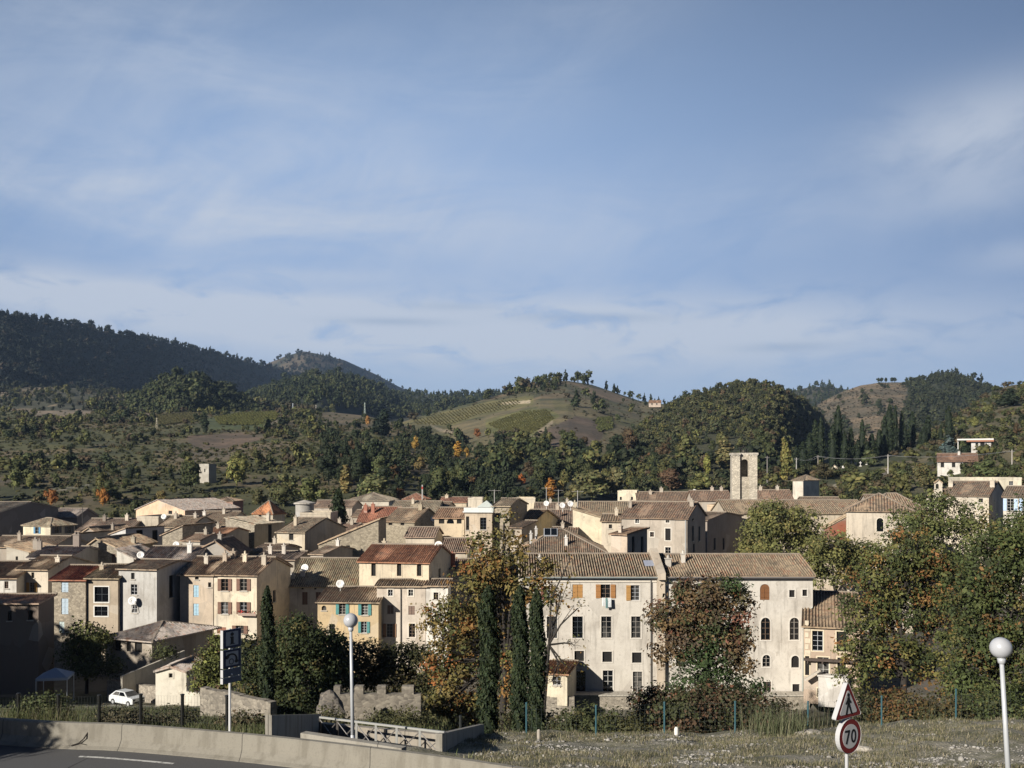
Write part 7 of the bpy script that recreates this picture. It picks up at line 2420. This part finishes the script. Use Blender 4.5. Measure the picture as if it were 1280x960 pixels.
blades('meadow_grass', None, None, np.stack([x_, d_, ground_z(x_, d_)], 1)[kp], 0.24, 12, [(0.085, 0.10, 0.04), (0.12, 0.115, 0.055), (0.065, 0.08, 0.03)], 0.3, 0.8, 0.014, 8, kind='stuff')

# ------------------------------------------------------------------ trees of the slopes
def proto(kind, seed, n, leaf):
    """unit tree, height 1, standing on the origin; colours around white so that the object colour rules"""
    global VR
    VR = np.random.default_rng(seed)
    lobes = []
    if kind == 'round':
        for k in range(9):
            a = VR.uniform(0, 6.28)
            lobes.append((0.24 * math.cos(a) * VR.uniform(0.3, 1), 0.24 * math.sin(a) * VR.uniform(0.3, 1), VR.uniform(0.34, 0.78), VR.uniform(0.15, 0.24)))
        lobes.append((0, 0, 0.8, 0.17))
    elif kind == 'pine':
        for k in range(11):
            t = k / 10
            a = VR.uniform(0, 6.28)
            w = 0.24 * (1 - t) ** 0.8 + 0.03
            lobes.append((w * 0.6 * math.cos(a), w * 0.6 * math.sin(a), 0.2 + 0.74 * t, w * 0.7 + 0.03))
    elif kind == 'poplar':
        for k in range(9):
            t = k / 8
            lobes.append((VR.normal(0, 0.02), VR.normal(0, 0.02), 0.1 + 0.82 * t, 0.1 * math.sin(0.5 + 2.4 * t) + 0.02))
    elif kind == 'shrub':
        for k in range(6):
            a = VR.uniform(0, 6.28)
            lobes.append((0.4 * math.cos(a) * VR.uniform(0.2, 1), 0.4 * math.sin(a) * VR.uniform(0.2, 1), VR.uniform(0.25, 0.65), VR.uniform(0.24, 0.36)))
    L = np.array(lobes)
    w = L[:, 3] ** 2
    k = VR.choice(len(L), n, p=w / w.sum())
    u = unit(VR.normal(0, 1, (n, 3)))
    c = L[k, :3] + u * L[k, 3:4] * VR.uniform(0.6, 1.06, (n, 1))
    c[:, 2] = np.maximum(c[:, 2], 0.02)
    lc = VR.uniform(0.8, 1.2, len(L))
    cl = lc[k][:, None] * VR.uniform(0.72, 1.28, (n, 1)) * np.ones((n, 3))
    cl[:, 0] *= VR.uniform(0.85, 1.2, n)
    v, q, cc = leaf_quads(c, u * 0.9 + np.array([0, 0, 0.3]), leaf * VR.uniform(0.6, 1.3, n), cl, 0.8, 0.7)
    # inner masses keep the sky from showing through everywhere
    bv, bq, bc = [], [], []
    tt = []
    for i, (x, y, z, r) in enumerate(L):
        o = sum(len(b) for b in bv)
        bv.append(iv * r * 0.72 + np.array([x, y, z]))
        tt.append(it + o)
        bc.append(np.full((len(iv), 3), 0.8 * lc[i]))
    bv, tt, bc = np.concatenate(bv), np.concatenate(tt), np.concatenate(bc)
    # trunk
    m = 5
    tv = np.array([[0.022 * math.cos(2 * math.pi * j / m), 0.022 * math.sin(2 * math.pi * j / m), zz] for zz in (0.0, 0.5) for j in range(m)])
    tq = np.array([[j, (j + 1) % m, m + (j + 1) % m, m + j] for j in range(m)])
    V = np.concatenate([v, tv, bv])
    Q = np.concatenate([q, tq + len(v)])
    T = tt + len(v) + len(tv)
    C = np.concatenate([cc, np.full((len(tv), 3), 0.7), bc])
    return V, Q, T, C


oct_v = np.array([(1, 0, 0), (-1, 0, 0), (0, 1, 0), (0, -1, 0), (0, 0, 1), (0, 0, -1)], float)
oct_t = np.array([(0, 2, 4), (2, 1, 4), (1, 3, 4), (3, 0, 4), (2, 0, 5), (1, 2, 5), (3, 1, 5), (0, 3, 5)])
ico_v, ico_t = iv, it
FINE = {k: [proto(k, 100 + 7 * i + 31 * j, 750, 0.075) for i in range(4)] for j, k in enumerate(('round', 'pine', 'poplar', 'shrub'))}
iv, it = oct_v, oct_t
COARSE = {k: [proto(k, 300 + 7 * i + 31 * j, 36 if k == 'shrub' else 64, 0.26 if k == 'shrub' else 0.2) for i in range(4)] for j, k in enumerate(('round', 'pine', 'poplar', 'shrub'))}
FINE_ME = {k: [np_mesh('tree_' + k, v, quads=q, tris=t, colors=c, mat=M['leaf']) for v, q, t, c in FINE[k]] for k in FINE}
FILLED = {k: k for k in FINE}


def mass(name, pts, hts, wid, cols, kinds):
    """many trees as one object"""
    n = len(pts)
    if n == 0:
        return
    Vs, Qs, Ts, Cs = [], [], [], []
    o = 0
    rot = VR.uniform(0, 6.28, n)
    var = VR.integers(0, 4, n)
    for kd in sorted(set(kinds)):
        for va in range(4):
            sel = np.where((np.array(kinds) == kd) & (var == va))[0]
            if len(sel) == 0:
                continue
            v, q, t, c = COARSE[kd][va]
            cs, sn = np.cos(rot[sel]), np.sin(rot[sel])
            x = v[None, :, 0] * cs[:, None] - v[None, :, 1] * sn[:, None]
            y = v[None, :, 0] * sn[:, None] + v[None, :, 1] * cs[:, None]
            P = np.stack([x * wid[sel][:, None], y * wid[sel][:, None], np.repeat(v[None, :, 2], len(sel), 0) * hts[sel][:, None]], -1) + pts[sel][:, None, :]
            nv = len(v)
            offs = (np.arange(len(sel)) * nv)[:, None, None] + o
            Vs.append(P.reshape(-1, 3))
            Qs.append((q[None] + offs).reshape(-1, 4))
            Ts.append((t[None] + offs).reshape(-1, 3))
            Cs.append((c[None] * cols[sel][:, None, :]).reshape(-1, 3))
            o += nv * len(sel)
    me = np_mesh(name, np.concatenate(Vs), quads=np.concatenate(Qs), tris=np.concatenate(Ts), colors=np.concatenate(Cs), mat=M['leaf'])
    props(link(name, me), kind='stuff')


DARK, MIDG, OLIVE, YELG, RUST, ORNG = (0.034, 0.046, 0.020), (0.074, 0.086, 0.032), (0.13, 0.13, 0.045), (0.15, 0.15, 0.042), (0.13, 0.08, 0.035), (0.30, 0.125, 0.035)
VR = np.random.default_rng(77)


SPECIALS = [(63.5, 632, 18), (128.5, 633, 17), (202, 630, 16), (296, 608, 34), (17, 612, 22), (38, 612, 18), (105, 560, 22), (256, 541, 9), (480, 545, 30), (459, 532, 11), (433, 616, 16), (355, 634, 38), (395, 634, 30), (465, 632, 46), (326, 634, 24), (502, 628, 18), (519, 563, 11), (525, 590, 18), (572, 572, 10), (583, 572, 9), (598, 548, 12), (652, 606, 13), (689, 622, 14), (700, 620, 16), (740, 626, 40), (768, 622, 34), (715, 628, 24), (838, 615, 38), (875, 617, 36), (884, 592, 9), (906, 585, 20), (982, 600, 14), (1052, 560, 12), (1085, 585, 26), (1185, 572, 26), (1210, 568, 13), (1262, 508, 30), (1236, 604, 44), (1155, 614, 30), (1150, 596, 18), (1218, 535, 14), (1033, 600, 26)]


def scatter(hill, n, pxr, tr, hr, dens, mix, wide=1.0, tpow=1.0):
    """random trees on a hill; dens(px, py) in 0..1; mix = list of (kind, colour, weight) or a function of px, py"""
    px = VR.uniform(*pxr, n)
    t = tr[0] + (tr[1] - tr[0]) * VR.uniform(0, 1, n) ** tpow
    V = hill.surf(px, t)
    py = HOR - F * V[:, 2] / V[:, 1]
    keep = VR.uniform(0, 1, n) < dens(px, py, V)
    px, py, V = px[keep], py[keep], V[keep]
    m = len(px)
    h = VR.uniform(hr[0], hr[1], m) * np.exp(VR.normal(-0.08, 0.24, m))
    kinds, cols = [], np.zeros((m, 3))
    for i in range(m):
        mx = mix(px[i], py[i]) if callable(mix) else mix
        w = np.array([q[2] for q in mx], float)
        k = VR.choice(len(mx), p=w / w.sum())
        kinds.append(mx[k][0])
        cols[i] = np.array(mx[k][1]) * VR.uniform(0.75, 1.3)
    w = h * VR.uniform(0.85, 1.25, m) * wide
    ok = np.ones(m, bool)
    hp, wp = h * F / V[:, 1], w * F / V[:, 1]
    for (sx, sy, sw) in SPECIALS:              # leave the single trees in clear view
        ok &= ~((np.abs(px - sx) < sw * 0.5 + wp * 0.35) & (py > sy - 1.5) & (py - hp < sy - 2))
    px, py, V, h, w, cols = px[ok], py[ok], V[ok], h[ok], w[ok], cols[ok]
    kinds = [k_ for k_, o_ in zip(kinds, ok) if o_]
    w[np.array(kinds) == 'pine'] *= 0.8
    V[:, 2] -= 0.3
    return V, h, w, cols, kinds, px, py


def clump(sc, lo, hi, ox=0.0):
    def fn(px, py, V):
        return smooth(lo, hi, fbm(V[:, 0] * sc + ox, V[:, 1] * sc, 4))
    return fn


FOREST = [('pine', DARK, 5), ('round', DARK, 2), ('round', MIDG, 2), ('pine', MIDG, 2)]
FAR = []


def put(name, *a, **k):
    V, h, w, c, kd, px, py = scatter(*a, **k)
    mass(name, V, h, w, c, kd)


put('far_wood', HILL['mountain'], 3800, (-40, 520), (0.25, 1.0), (9, 15), lambda px, py, V: np.full(len(px), 1.0), [('round', (0.026, 0.034, 0.022), 3), ('pine', (0.022, 0.03, 0.02), 3), ('round', (0.05, 0.042, 0.026), 1)])
put('crest_wood', HILL['mountain'], 520, (-40, 520), (0.98, 1.0), (8, 15), lambda px, py, V: np.full(len(px), 1.0), [('round', (0.028, 0.036, 0.022), 3), ('pine', (0.024, 0.03, 0.02), 3)])
put('far_wood', HILL['far_mountain'], 1500, (290, 560), (0.2, 1.0), (14, 22), clump(0.003, 0.35, 0.6), [('round', (0.032, 0.04, 0.024), 3), ('pine', (0.028, 0.034, 0.022), 2), ('round', (0.07, 0.055, 0.032), 1)])
put('far_wood', HILL['dark_knoll'], 1500, (270, 530), (0.05, 1.0), (9, 15), lambda px, py, V: np.full(len(px), 1.0), FOREST)
put('far_wood', HILL['wooded_knoll'], 900, (142, 328), (0.05, 1.0), (8, 13), lambda px, py, V: np.full(len(px), 1.0), [('round', (0.045, 0.055, 0.022), 4), ('pine', DARK, 2), ('round', MIDG, 3)])
put('far_wood', HILL['long_ridge'], 1700, (385, 760), (0.15, 1.0), (10, 16), clump(0.006, 0.3, 0.5), FOREST)
put('valley_wood', HILL['left_valley'], 1500, (-60, 420), (0.05, 1.0), (6, 11), clump(0.012, 0.42, 0.56, 5), [('round', (0.05, 0.055, 0.03), 4), ('pine', DARK, 2), ('round', OLIVE, 2), ('shrub', (0.09, 0.075, 0.04), 1)])
put('far_wood', HILL['far_right_hill'], 500, (962, 1100), (0.3, 1.0), (11, 17), lambda px, py, V: np.full(len(px), 1.0), FOREST)


def bald_d(px, py, V):
    n_ = fbm(V[:, 0] * 0.012, V[:, 1] * 0.012, 4)
    return np.where(px > 1138 - (py - 470) * 0.1, 1.0, np.where(n_ > 0.58, 0.45, 0.05))


put('hill_scrub', HILL['bald_hill'], 2200, (985, 1150), (0.1, 0.99), (0.7, 2.0), lambda px, py, V: np.full(len(px), 0.9), [('shrub', (0.10, 0.08, 0.05), 3), ('shrub', (0.06, 0.058, 0.034), 3)], wide=1.3)
put('far_wood', HILL['bald_hill'], 2600, (990, 1320), (0.05, 1.0), (6.5, 11), bald_d, [('round', (0.06, 0.068, 0.032), 3), ('pine', (0.036, 0.046, 0.024), 3), ('round', (0.045, 0.054, 0.026), 3)])


def vine_d(px, py, V):
    d = smooth(0.47, 0.60, fbm(V[:, 0] * 0.018 + 3, V[:, 1] * 0.018, 4)) * 0.75
    d = np.where(py > 572, 1.0, d)
    d = np.where(py < 572, d * 0.45, d)
    d = np.where(in_poly(px, py, [(690, 478), (800, 500), (850, 540), (840, 575), (690, 580)]), d * 0.3, d)
    for poly in ([(498, 530), (540, 519), (600, 504), (650, 496), (692, 494), (716, 506), (714, 520), (690, 530), (664, 550), (606, 544), (560, 536), (520, 542)], [(470, 540), (520, 526), (560, 534), (540, 552), (500, 560)],
                 [(676, 540), (720, 522), (760, 532), (745, 562), (700, 572)], [(714, 478), (760, 489), (790, 500), (770, 503), (740, 493)]):
        d = np.where(in_poly(px, py, poly), -1.0, d)
    d = np.where(in_poly(px, py, [(618, 550), (640, 542), (660, 556), (668, 590), (620, 585)]), 1.0, d)
    d = np.where(in_poly(px, py, [(610, 497), (680, 474), (700, 478), (690, 492), (650, 494)]), 0.9, d)
    return d


VMIX = lambda px, py: [('round', DARK, 4), ('pine', DARK, 3), ('round', MIDG, 3), ('round', OLIVE, 2), ('round', RUST, 0.5)] if py > 560 else [('round', MIDG, 3), ('pine', DARK, 3), ('round', OLIVE, 2), ('shrub', (0.075, 0.062, 0.034), 3)]
put('hill_wood', HILL['vine_hill'], 3000, (430, 990), (0.15, 0.97), (6, 11), vine_d, VMIX)
put('crest_wood', HILL['vine_hill'], 100, (590, 860), (0.975, 1.0), (6, 13), lambda px, py, V: np.where((px > 650) & (px < 700), 1.0, 0.55), [('round', MIDG, 2), ('pine', DARK, 3)])
put('hill_wood', HILL['round_hill'], 5200, (780, 1090), (0.12, 1.0), (3.2, 6.0), clump(0.02, 0.30, 0.46), [('round', (0.095, 0.098, 0.045), 4), ('pine', (0.045, 0.056, 0.028), 2), ('round', OLIVE, 2), ('round', (0.05, 0.058, 0.027), 3), ('round', (0.11, 0.08, 0.045), 0.5)])


def mid_d(px, py, V):
    d = smooth(0.40, 0.60, fbm(V[:, 0] * 0.02 + 7, V[:, 1] * 0.016, 4)) * 0.8
    for poly in ([(256, 524), (300, 517), (352, 514), (344, 526), (330, 537), (262, 537)], [(192, 520), (240, 516), (252, 520), (240, 528), (200, 532)], [(230, 545), (300, 541), (330, 548), (290, 560), (245, 562)],
                 [(20, 515), (50, 508), (118, 510), (110, 520), (60, 524)], [(400, 516), (440, 514), (455, 522), (430, 532), (405, 526)]):
        d = np.where(in_poly(px, py, poly), -1.0, d)
    d = np.where((px > 400) & (py > 545), 1.0, d)
    return d


MMIX = lambda px, py: [('round', DARK, 5), ('pine', DARK, 4), ('round', MIDG, 2), ('round', RUST, 0.25)] if px > 400 else [('round', MIDG, 3), ('round', DARK, 3), ('shrub', OLIVE, 3), ('round', OLIVE, 1.5), ('shrub', (0.085, 0.065, 0.038), 2), ('round', YELG, 0.3)]
put('slope_wood', HILL['mid_slope'], 3400, (-60, 720), (0.25, 1.0), (3.2, 6.8), mid_d, MMIX)
put('slope_scrub', HILL['mid_slope'], 17000, (-60, 600), (0.0, 0.97), (0.8, 2.3), lambda px, py, V: np.where(mid_d(px, py, V) < 0, 0.05, 0.50), [('shrub', (0.085, 0.086, 0.032), 3), ('shrub', (0.125, 0.10, 0.05), 2), ('shrub', (0.055, 0.062, 0.024), 4), ('shrub', (0.16, 0.15, 0.055), 0.8)], wide=1.2)
put('slope_scrub', HILL['right_slope'], 3000, (960, 1330), (0.05, 1.0), (1.5, 4.2), lambda px, py, V: np.where((px < 1160) & (py < 588), 0.22, 0.9), [('round', MIDG, 3), ('shrub', OLIVE, 3), ('shrub', (0.10, 0.078, 0.042), 2), ('round', (0.05, 0.058, 0.026), 3)], wide=1.1)


put('slope_scrub', HILL['vine_hill'], 6500, (430, 990), (0.05, 0.98), (0.7, 2.0), lambda px, py, V: np.where(vine_d(px, py, V) < 0, 0.06, 0.5), [('shrub', (0.07, 0.06, 0.034), 3), ('shrub', (0.11, 0.085, 0.05), 2), ('shrub', (0.05, 0.054, 0.028), 3)], wide=1.2)
# vineyard rows on the plateau and on the hill
def rows(name, hill, poly, n, slant, colr, h=1.1, width=0.55):
    xs = [p[0] for p in poly]
    ys = [p[1] for p in poly]
    P = []
    for k in range(n):
        f = (k + 0.5) / n
        for q in np.linspace(0, 1, 46):
            px = min(xs) + (max(xs) - min(xs)) * f + slant * (q - 0.5)
            py = min(ys) + (max(ys) - min(ys)) * q
            if in_poly(np.array([px]), np.array([py]), poly)[0]:
                P.append(hill.find(px, py))
    P = np.array(P)
    if len(P) == 0:
        return
    m = len(P)
    P = np.repeat(P, 3, 0) + VR.normal(0, 0.4, (m * 3, 3)) * np.array([1, 1, 0.2])
    hh = np.full(len(P), h) * VR.uniform(0.7, 1.3, len(P))
    mass(name, P, hh, hh * 1.0, np.array(colr)[None] * VR.uniform(0.7, 1.3, (len(P), 1)), ['shrub'] * len(P))


rows('vine_rows', HILL['mid_slope'], [(268, 522), (300, 517), (352, 514), (344, 526), (330, 532), (270, 531)], 22, 14, (0.15, 0.15, 0.045), 1.7)
rows('vine_rows', HILL['mid_slope'], [(192, 520), (240, 516), (252, 520), (240, 528), (200, 532)], 14, 16, (0.13, 0.12, 0.05), 1.6)
rows('vine_rows', HILL['vine_hill'], [(744, 524), (764, 521), (767, 536), (748, 540)], 6, -8, (0.13, 0.14, 0.05), 1.6)
rows('vine_rows', HILL['vine_hill'], [(610, 530), (650, 515), (686, 512), (698, 520), (664, 543), (640, 546)], 26, 30, (0.15, 0.145, 0.05), 1.0)
rows('vine_rows', HILL['vine_hill'], [(502, 530), (540, 520), (600, 506), (650, 498), (664, 497), (640, 510), (600, 518), (560, 532)], 34, 40, (0.145, 0.13, 0.05), 1.0)


# ---- single trees one can tell apart; kinds that look alike share a label and a group
def place_tree(kind, loc, h, w, colr, label, group=None, cat='tree', name=None):
    o = bpy.data.objects.new(name or {'round': 'broadleaf_tree', 'pine': 'pine_tree', 'poplar': 'poplar', 'shrub': 'bush'}[kind], FINE_ME[kind][R.randrange(4)])
    o.location = loc
    o.scale = (w, w, h)
    o.rotation_euler = (0, 0, R.uniform(0, 6.28))
    o.color = (*colr, 1)
    col.objects.link(o)
    return props(o, label, cat, group)


def on(hn, px, py, hpx, wpx, kind, colr, label, group=None, cat='tree', name=None):
    v = HILL[hn].find(px, py)
    d = v[1]
    if max(colr) > 0.07:
        colr = tuple(q * (1.0 if colr[0] > 1.9 * colr[1] else 1.5) for q in colr)
    wf = {'round': 0.80, 'pine': 0.55, 'poplar': 0.24, 'shrub': 1.3}[kind]
    return place_tree(kind, (X(px, d), d, v[2] - 0.4), hpx / F * d, wpx / F * d / wf, colr, label, group, cat, name)


on('mid_slope', 63.5, 632, 24, 18, 'round', ORNG, 'small orange autumn tree at the left behind the dark barn, left of the pair')
on('mid_slope', 128.5, 633, 26, 17, 'round', (0.34, 0.15, 0.035), 'small golden orange tree above the roofs, right of the orange pair')
on('mid_slope', 202, 630, 20, 16, 'round', (0.15, 0.12, 0.045), 'small olive yellow tree above the peach building')
on('mid_slope', 296, 608, 40, 34, 'round', (0.15, 0.15, 0.045), 'bright yellow green tree right of the ruined white tower')
on('mid_slope', 17, 612, 26, 22, 'round', (0.12, 0.13, 0.045), 'yellow green tree near the left edge, left of a similar one')
on('mid_slope', 38, 612, 24, 18, 'round', (0.11, 0.115, 0.04), 'yellow green tree near the left edge, right of a similar one')
on('mid_slope', 105, 560, 28, 22, 'round', (0.075, 0.082, 0.03), 'pale olive tree on the middle of the left slope')
on('mid_slope', 256, 541, 26, 9, 'poplar', DARK, 'lone dark columnar cypress beside the plateau vineyard', name='cypress')
on('mid_slope', 480, 545, 36, 30, 'pine', (0.022, 0.034, 0.02), 'tall dark cedar on the edge of the plateau', name='cedar')
on('mid_slope', 459, 532, 14, 11, 'round', (0.28, 0.15, 0.05), 'small tawny orange tree beside the dark cedar')
on('mid_slope', 433, 616, 38, 16, 'poplar', (0.16, 0.13, 0.05), 'yellowing slim poplar behind the town conifer')
on('mid_slope', 355, 634, 48, 44, 'round', (0.082, 0.085, 0.034), 'olive broad tree right of the steep orange roof')
on('mid_slope', 395, 634, 40, 42, 'round', (0.095, 0.105, 0.036), 'bright olive tree left of the town conifer')
on('mid_slope', 465, 632, 44, 58, 'round', (0.105, 0.112, 0.045), 'large pale olive tree above the broad hip roof')
on('mid_slope', 326, 634, 26, 24, 'round', (0.08, 0.078, 0.032), 'dull olive tree just behind the steep orange roof')
on('mid_slope', 502, 628, 20, 18, 'round', (0.19, 0.085, 0.035), 'small rust tree left of the striped mast')
on('mid_slope', 519, 563, 20, 11, 'round', (0.30, 0.19, 0.045), 'small golden tree on the dark wooded edge right of the cedar')
on('mid_slope', 525, 590, 22, 18, 'round', (0.15, 0.115, 0.045), 'yellow brown tree below the small golden tree')
on('mid_slope', 572, 572, 22, 10, 'poplar', (0.32, 0.19, 0.04), 'golden slim tree below the vineyard fields, left of two')
on('mid_slope', 583, 572, 14, 9, 'round', (0.28, 0.17, 0.04), 'golden small tree below the vineyard fields, right of two')
on('vine_hill', 598, 548, 14, 12, 'round', (0.26, 0.115, 0.045), 'red orange small tree at the foot of the vineyard field')
on('vine_hill', 652, 606, 16, 13, 'round', (0.38, 0.12, 0.03), 'vivid red orange tree in the dark valley')
on('vine_hill', 689, 622, 28, 14, 'poplar', (0.34, 0.16, 0.035), 'orange slim tree behind the aerials')
on('vine_hill', 700, 620, 22, 16, 'round', (0.18, 0.14, 0.045), 'yellow olive tree right of the orange slim tree')
on('vine_hill', 740, 626, 42, 56, 'round', (0.105, 0.105, 0.042), 'large olive tree left of the pale cube house')
on('vine_hill', 768, 622, 44, 34, 'round', (0.095, 0.088, 0.038), 'olive brown tree just behind the pale cube house')
on('vine_hill', 715, 628, 26, 24, 'round', (0.12, 0.112, 0.045), 'pale olive tree behind the cream wall house')
on('round_hill', 838, 615, 32, 38, 'round', (0.10, 0.062, 0.036), 'mauve brown tree behind the low long brown roof')
on('round_hill', 875, 617, 30, 36, 'round', (0.115, 0.12, 0.04), 'bright yellow green tree left of the bell tower')
on('round_hill', 884, 592, 28, 9, 'poplar', (0.17, 0.17, 0.045), 'slim yellow poplar left of the bell tower')
on('round_hill', 906, 585, 42, 20, 'poplar', (0.13, 0.115, 0.05), 'tawny poplar rising just behind the bell tower')
on('right_slope', 982, 600, 56, 14, 'poplar', (0.145, 0.135, 0.042), 'tall golden poplar right of the bell tower')
on('right_slope', 1052, 560, 0.1 + 16, 12, 'pine', DARK, 'small dark pine between the tall cypresses')
on('right_slope', 1085, 585, 26, 26, 'round', (0.062, 0.075, 0.032), 'grey green round tree in front of the cypresses')
on('right_slope', 1185, 572, 30, 26, 'pine', (0.055, 0.075, 0.07), 'blue grey conifer left of the white modern villa', name='conifer')
on('right_slope', 1210, 568, 26, 13, 'pine', (0.025, 0.04, 0.02), 'dark green conifer against the white modern villa', name='conifer')
on('right_slope', 1262, 508, 24, 30, 'pine', (0.03, 0.042, 0.022), 'dark layered cedar on the right hillside', name='cedar')
on('right_slope', 1236, 604, 34, 44, 'round', (0.062, 0.075, 0.028), 'dense green tree right of the low red roofed villa')
on('right_slope', 1155, 614, 38, 30, 'round', (0.088, 0.082, 0.034), 'olive brown tree left of the low red roofed villa')
on('right_slope', 1150, 596, 18, 18, 'round', (0.16, 0.11, 0.045), 'small tawny tree on the right slope above the bell gable')
on('right_slope', 1218, 535, 16, 14, 'round', (0.12, 0.125, 0.04), 'bright yellow green tree above the white modern villa')
on('right_slope', 1033, 600, 24, 26, 'round', (0.07, 0.062, 0.03), 'brown green tree beside the tiny tomb chapel')

# the cypress row of the cemetery: clearly separate columns
CY = [cypress_mesh(1.0, 0.24, 200 + k, 520, 0.055, name='cemetery_cypress', lumps=5) for k in range(4)]
for (px, yt, yb, w) in ((1048, 515, 582, 17), (1041, 535, 584, 15), (1056, 545, 585, 14), (1064, 540, 580, 13), (1078, 530, 578, 13), (1090, 545, 576, 16), (1099, 540, 572, 11), (1112, 511, 566, 14), (1106, 525, 570, 14), (1119, 512, 562, 9),
                        (1127, 518, 560, 10), (1131, 535, 562, 12), (1140, 518, 556, 13), (1151, 540, 556, 9), (1160, 522, 553, 11), (1155, 535, 556, 9), (1176, 533, 552, 7), (1186, 512, 555, 13), (1019, 530, 578, 14), (1026, 528, 580, 12), (1012, 545, 580, 16), (1004, 555, 584, 16), (995, 560, 588, 12), (1072, 552, 580, 12), (1084, 556, 580, 10)):
    v = HILL['right_slope'].find(px, yb)
    d = v[1]
    h = (Z(yt, d) - v[2])
    o = link('cypress', CY[R.randrange(4)], None, (X(px, d), d, v[2] - 0.3), (0.85, 0.85, 0.85))
    o.scale = (w / F * d / 0.225, w / F * d / 0.225, h * 1.12)
    o.rotation_euler = (0, 0, R.uniform(0, 6.28))
    props(o, 'dark green columnar cypress in the group above the hillside cemetery', 'cypress', 'cypresses above the hillside cemetery')

# skyline trees of the bald hill: six little ones
for k, px in enumerate((1098, 1102, 1107, 1115, 1118, 1133)):
    v = HILL['bald_hill'].surf(np.array([float(px)]), np.array([0.995]))[0]
    place_tree('round', tuple(v), 8, 9, DARK, 'tiny round tree on the skyline of the bald hill', 'skyline trees on the bald hill')

# belt of wood behind the town: the largest trees of the slopes, one object each
BELT = {'dark': ('dark evergreen tree in the belt of wood behind the roofs', 'dark evergreens behind the town'), 'green': ('mid green bushy tree in the belt of wood behind the roofs', 'green trees behind the town'),
        'olive': ('olive green round tree on the slope behind the roofs', 'olive trees behind the town'), 'rust': ('rust brown tree on the slope behind the roofs', 'rust brown trees behind the town')}
CLS = {'dark': DARK, 'green': MIDG, 'olive': OLIVE, 'rust': (0.10, 0.07, 0.036)}


def belt(hn, n, pxr, tr, hr, weights):
    V, h, w, c, kd, px, py = scatter(HILL[hn], n, pxr, tr, hr, lambda px, py, V: np.ones(len(px)), [('round', DARK, 1)])
    names = list(CLS)
    for i in range(len(V)):
        k = names[VR.choice(4, p=np.array(weights, float) / sum(weights))]
        kind = 'pine' if (k == 'dark' and VR.random() < 0.5) else 'round'
        lab, grp = BELT[k]
        cc = np.array(CLS[k]) * VR.uniform(0.8, 1.2)
        place_tree(kind, tuple(V[i]), h[i], w[i] * (0.95 if kind == 'round' else 0.8), tuple(cc), lab, grp)


belt('mid_slope', 60, (-30, 330), (0.0, 0.28), (5, 9), (2, 3, 3, 1))
belt('mid_slope', 90, (400, 730), (0.0, 0.35), (8, 13), (7, 2, 0.4, 0.2))
belt('vine_hill', 55, (660, 800), (0.0, 0.32), (8, 12), (2, 3, 3, 0.6))
belt('round_hill', 60, (800, 985), (0.0, 0.4), (7, 12), (2, 3, 2.5, 0.8))
belt('right_slope', 45, (1100, 1310), (0.05, 0.5), (4, 8), (2, 3, 3, 1))

# unseen trees just outside the view on the left, placed to throw the shade over the dark corner and across the road
leafy('broadleaf_tree', 'roadside tree standing left of the view, shading the start of the barrier', 'tree', (-25.6, 18.6, -8.2), 18.6, [(CX - 25.6 / 18.6 * F, 740, 110, 80, 70), (CX - 27.0 / 18.6 * F, 800, 110, 80, 60), (CX - 24.4 / 18.6 * F, 690, 90, 80, 50)], GRN, (3, 3, 3, 1, 1), leaf=0.24, per_tip=34, tip_r=0.5, trunk_r=0.25, trunk_to=(CX - 25.6 / 18.6 * F, 880), seed=91)
for k, (x, y, h, w) in enumerate(((-64.5, 67.5, 17.5, 15), (-67, 70, 18.5, 16), (-70, 72.5, 18.5, 16), (-74, 75, 18, 16), (-64, 72, 17, 14), (-73, 80, 18, 14), (-62, 64.5, 16, 11))):
    zb = float(ground_z(np.array([x]), np.array([y]))[0])
    place_tree('round', (x, y, zb), h, w * 1.25, (0.05, 0.06, 0.024), 'tall shade tree outside the left of the view', 'shade trees left of the view')
# ------------------------------------------------------------------ air
def haze():
    mb = MB()
    mb.box(-6500, -120, -30, 6500, 9000, 800)
    m, b = new_mat('haze')
    p = b.n('ShaderNodeVolumePrincipled')
    p.inputs['Color'].default_value = (0.50, 0.70, 1.0, 1)
    p.inputs['Density'].default_value = HAZE
    p.inputs['Anisotropy'].default_value = 0.0
    o = b.n('ShaderNodeOutputMaterial')
    b.link(p.outputs[0], o.inputs['Volume'])
    props(mb.build('haze', m), kind='stuff')


HAZE = 0.00005
haze()
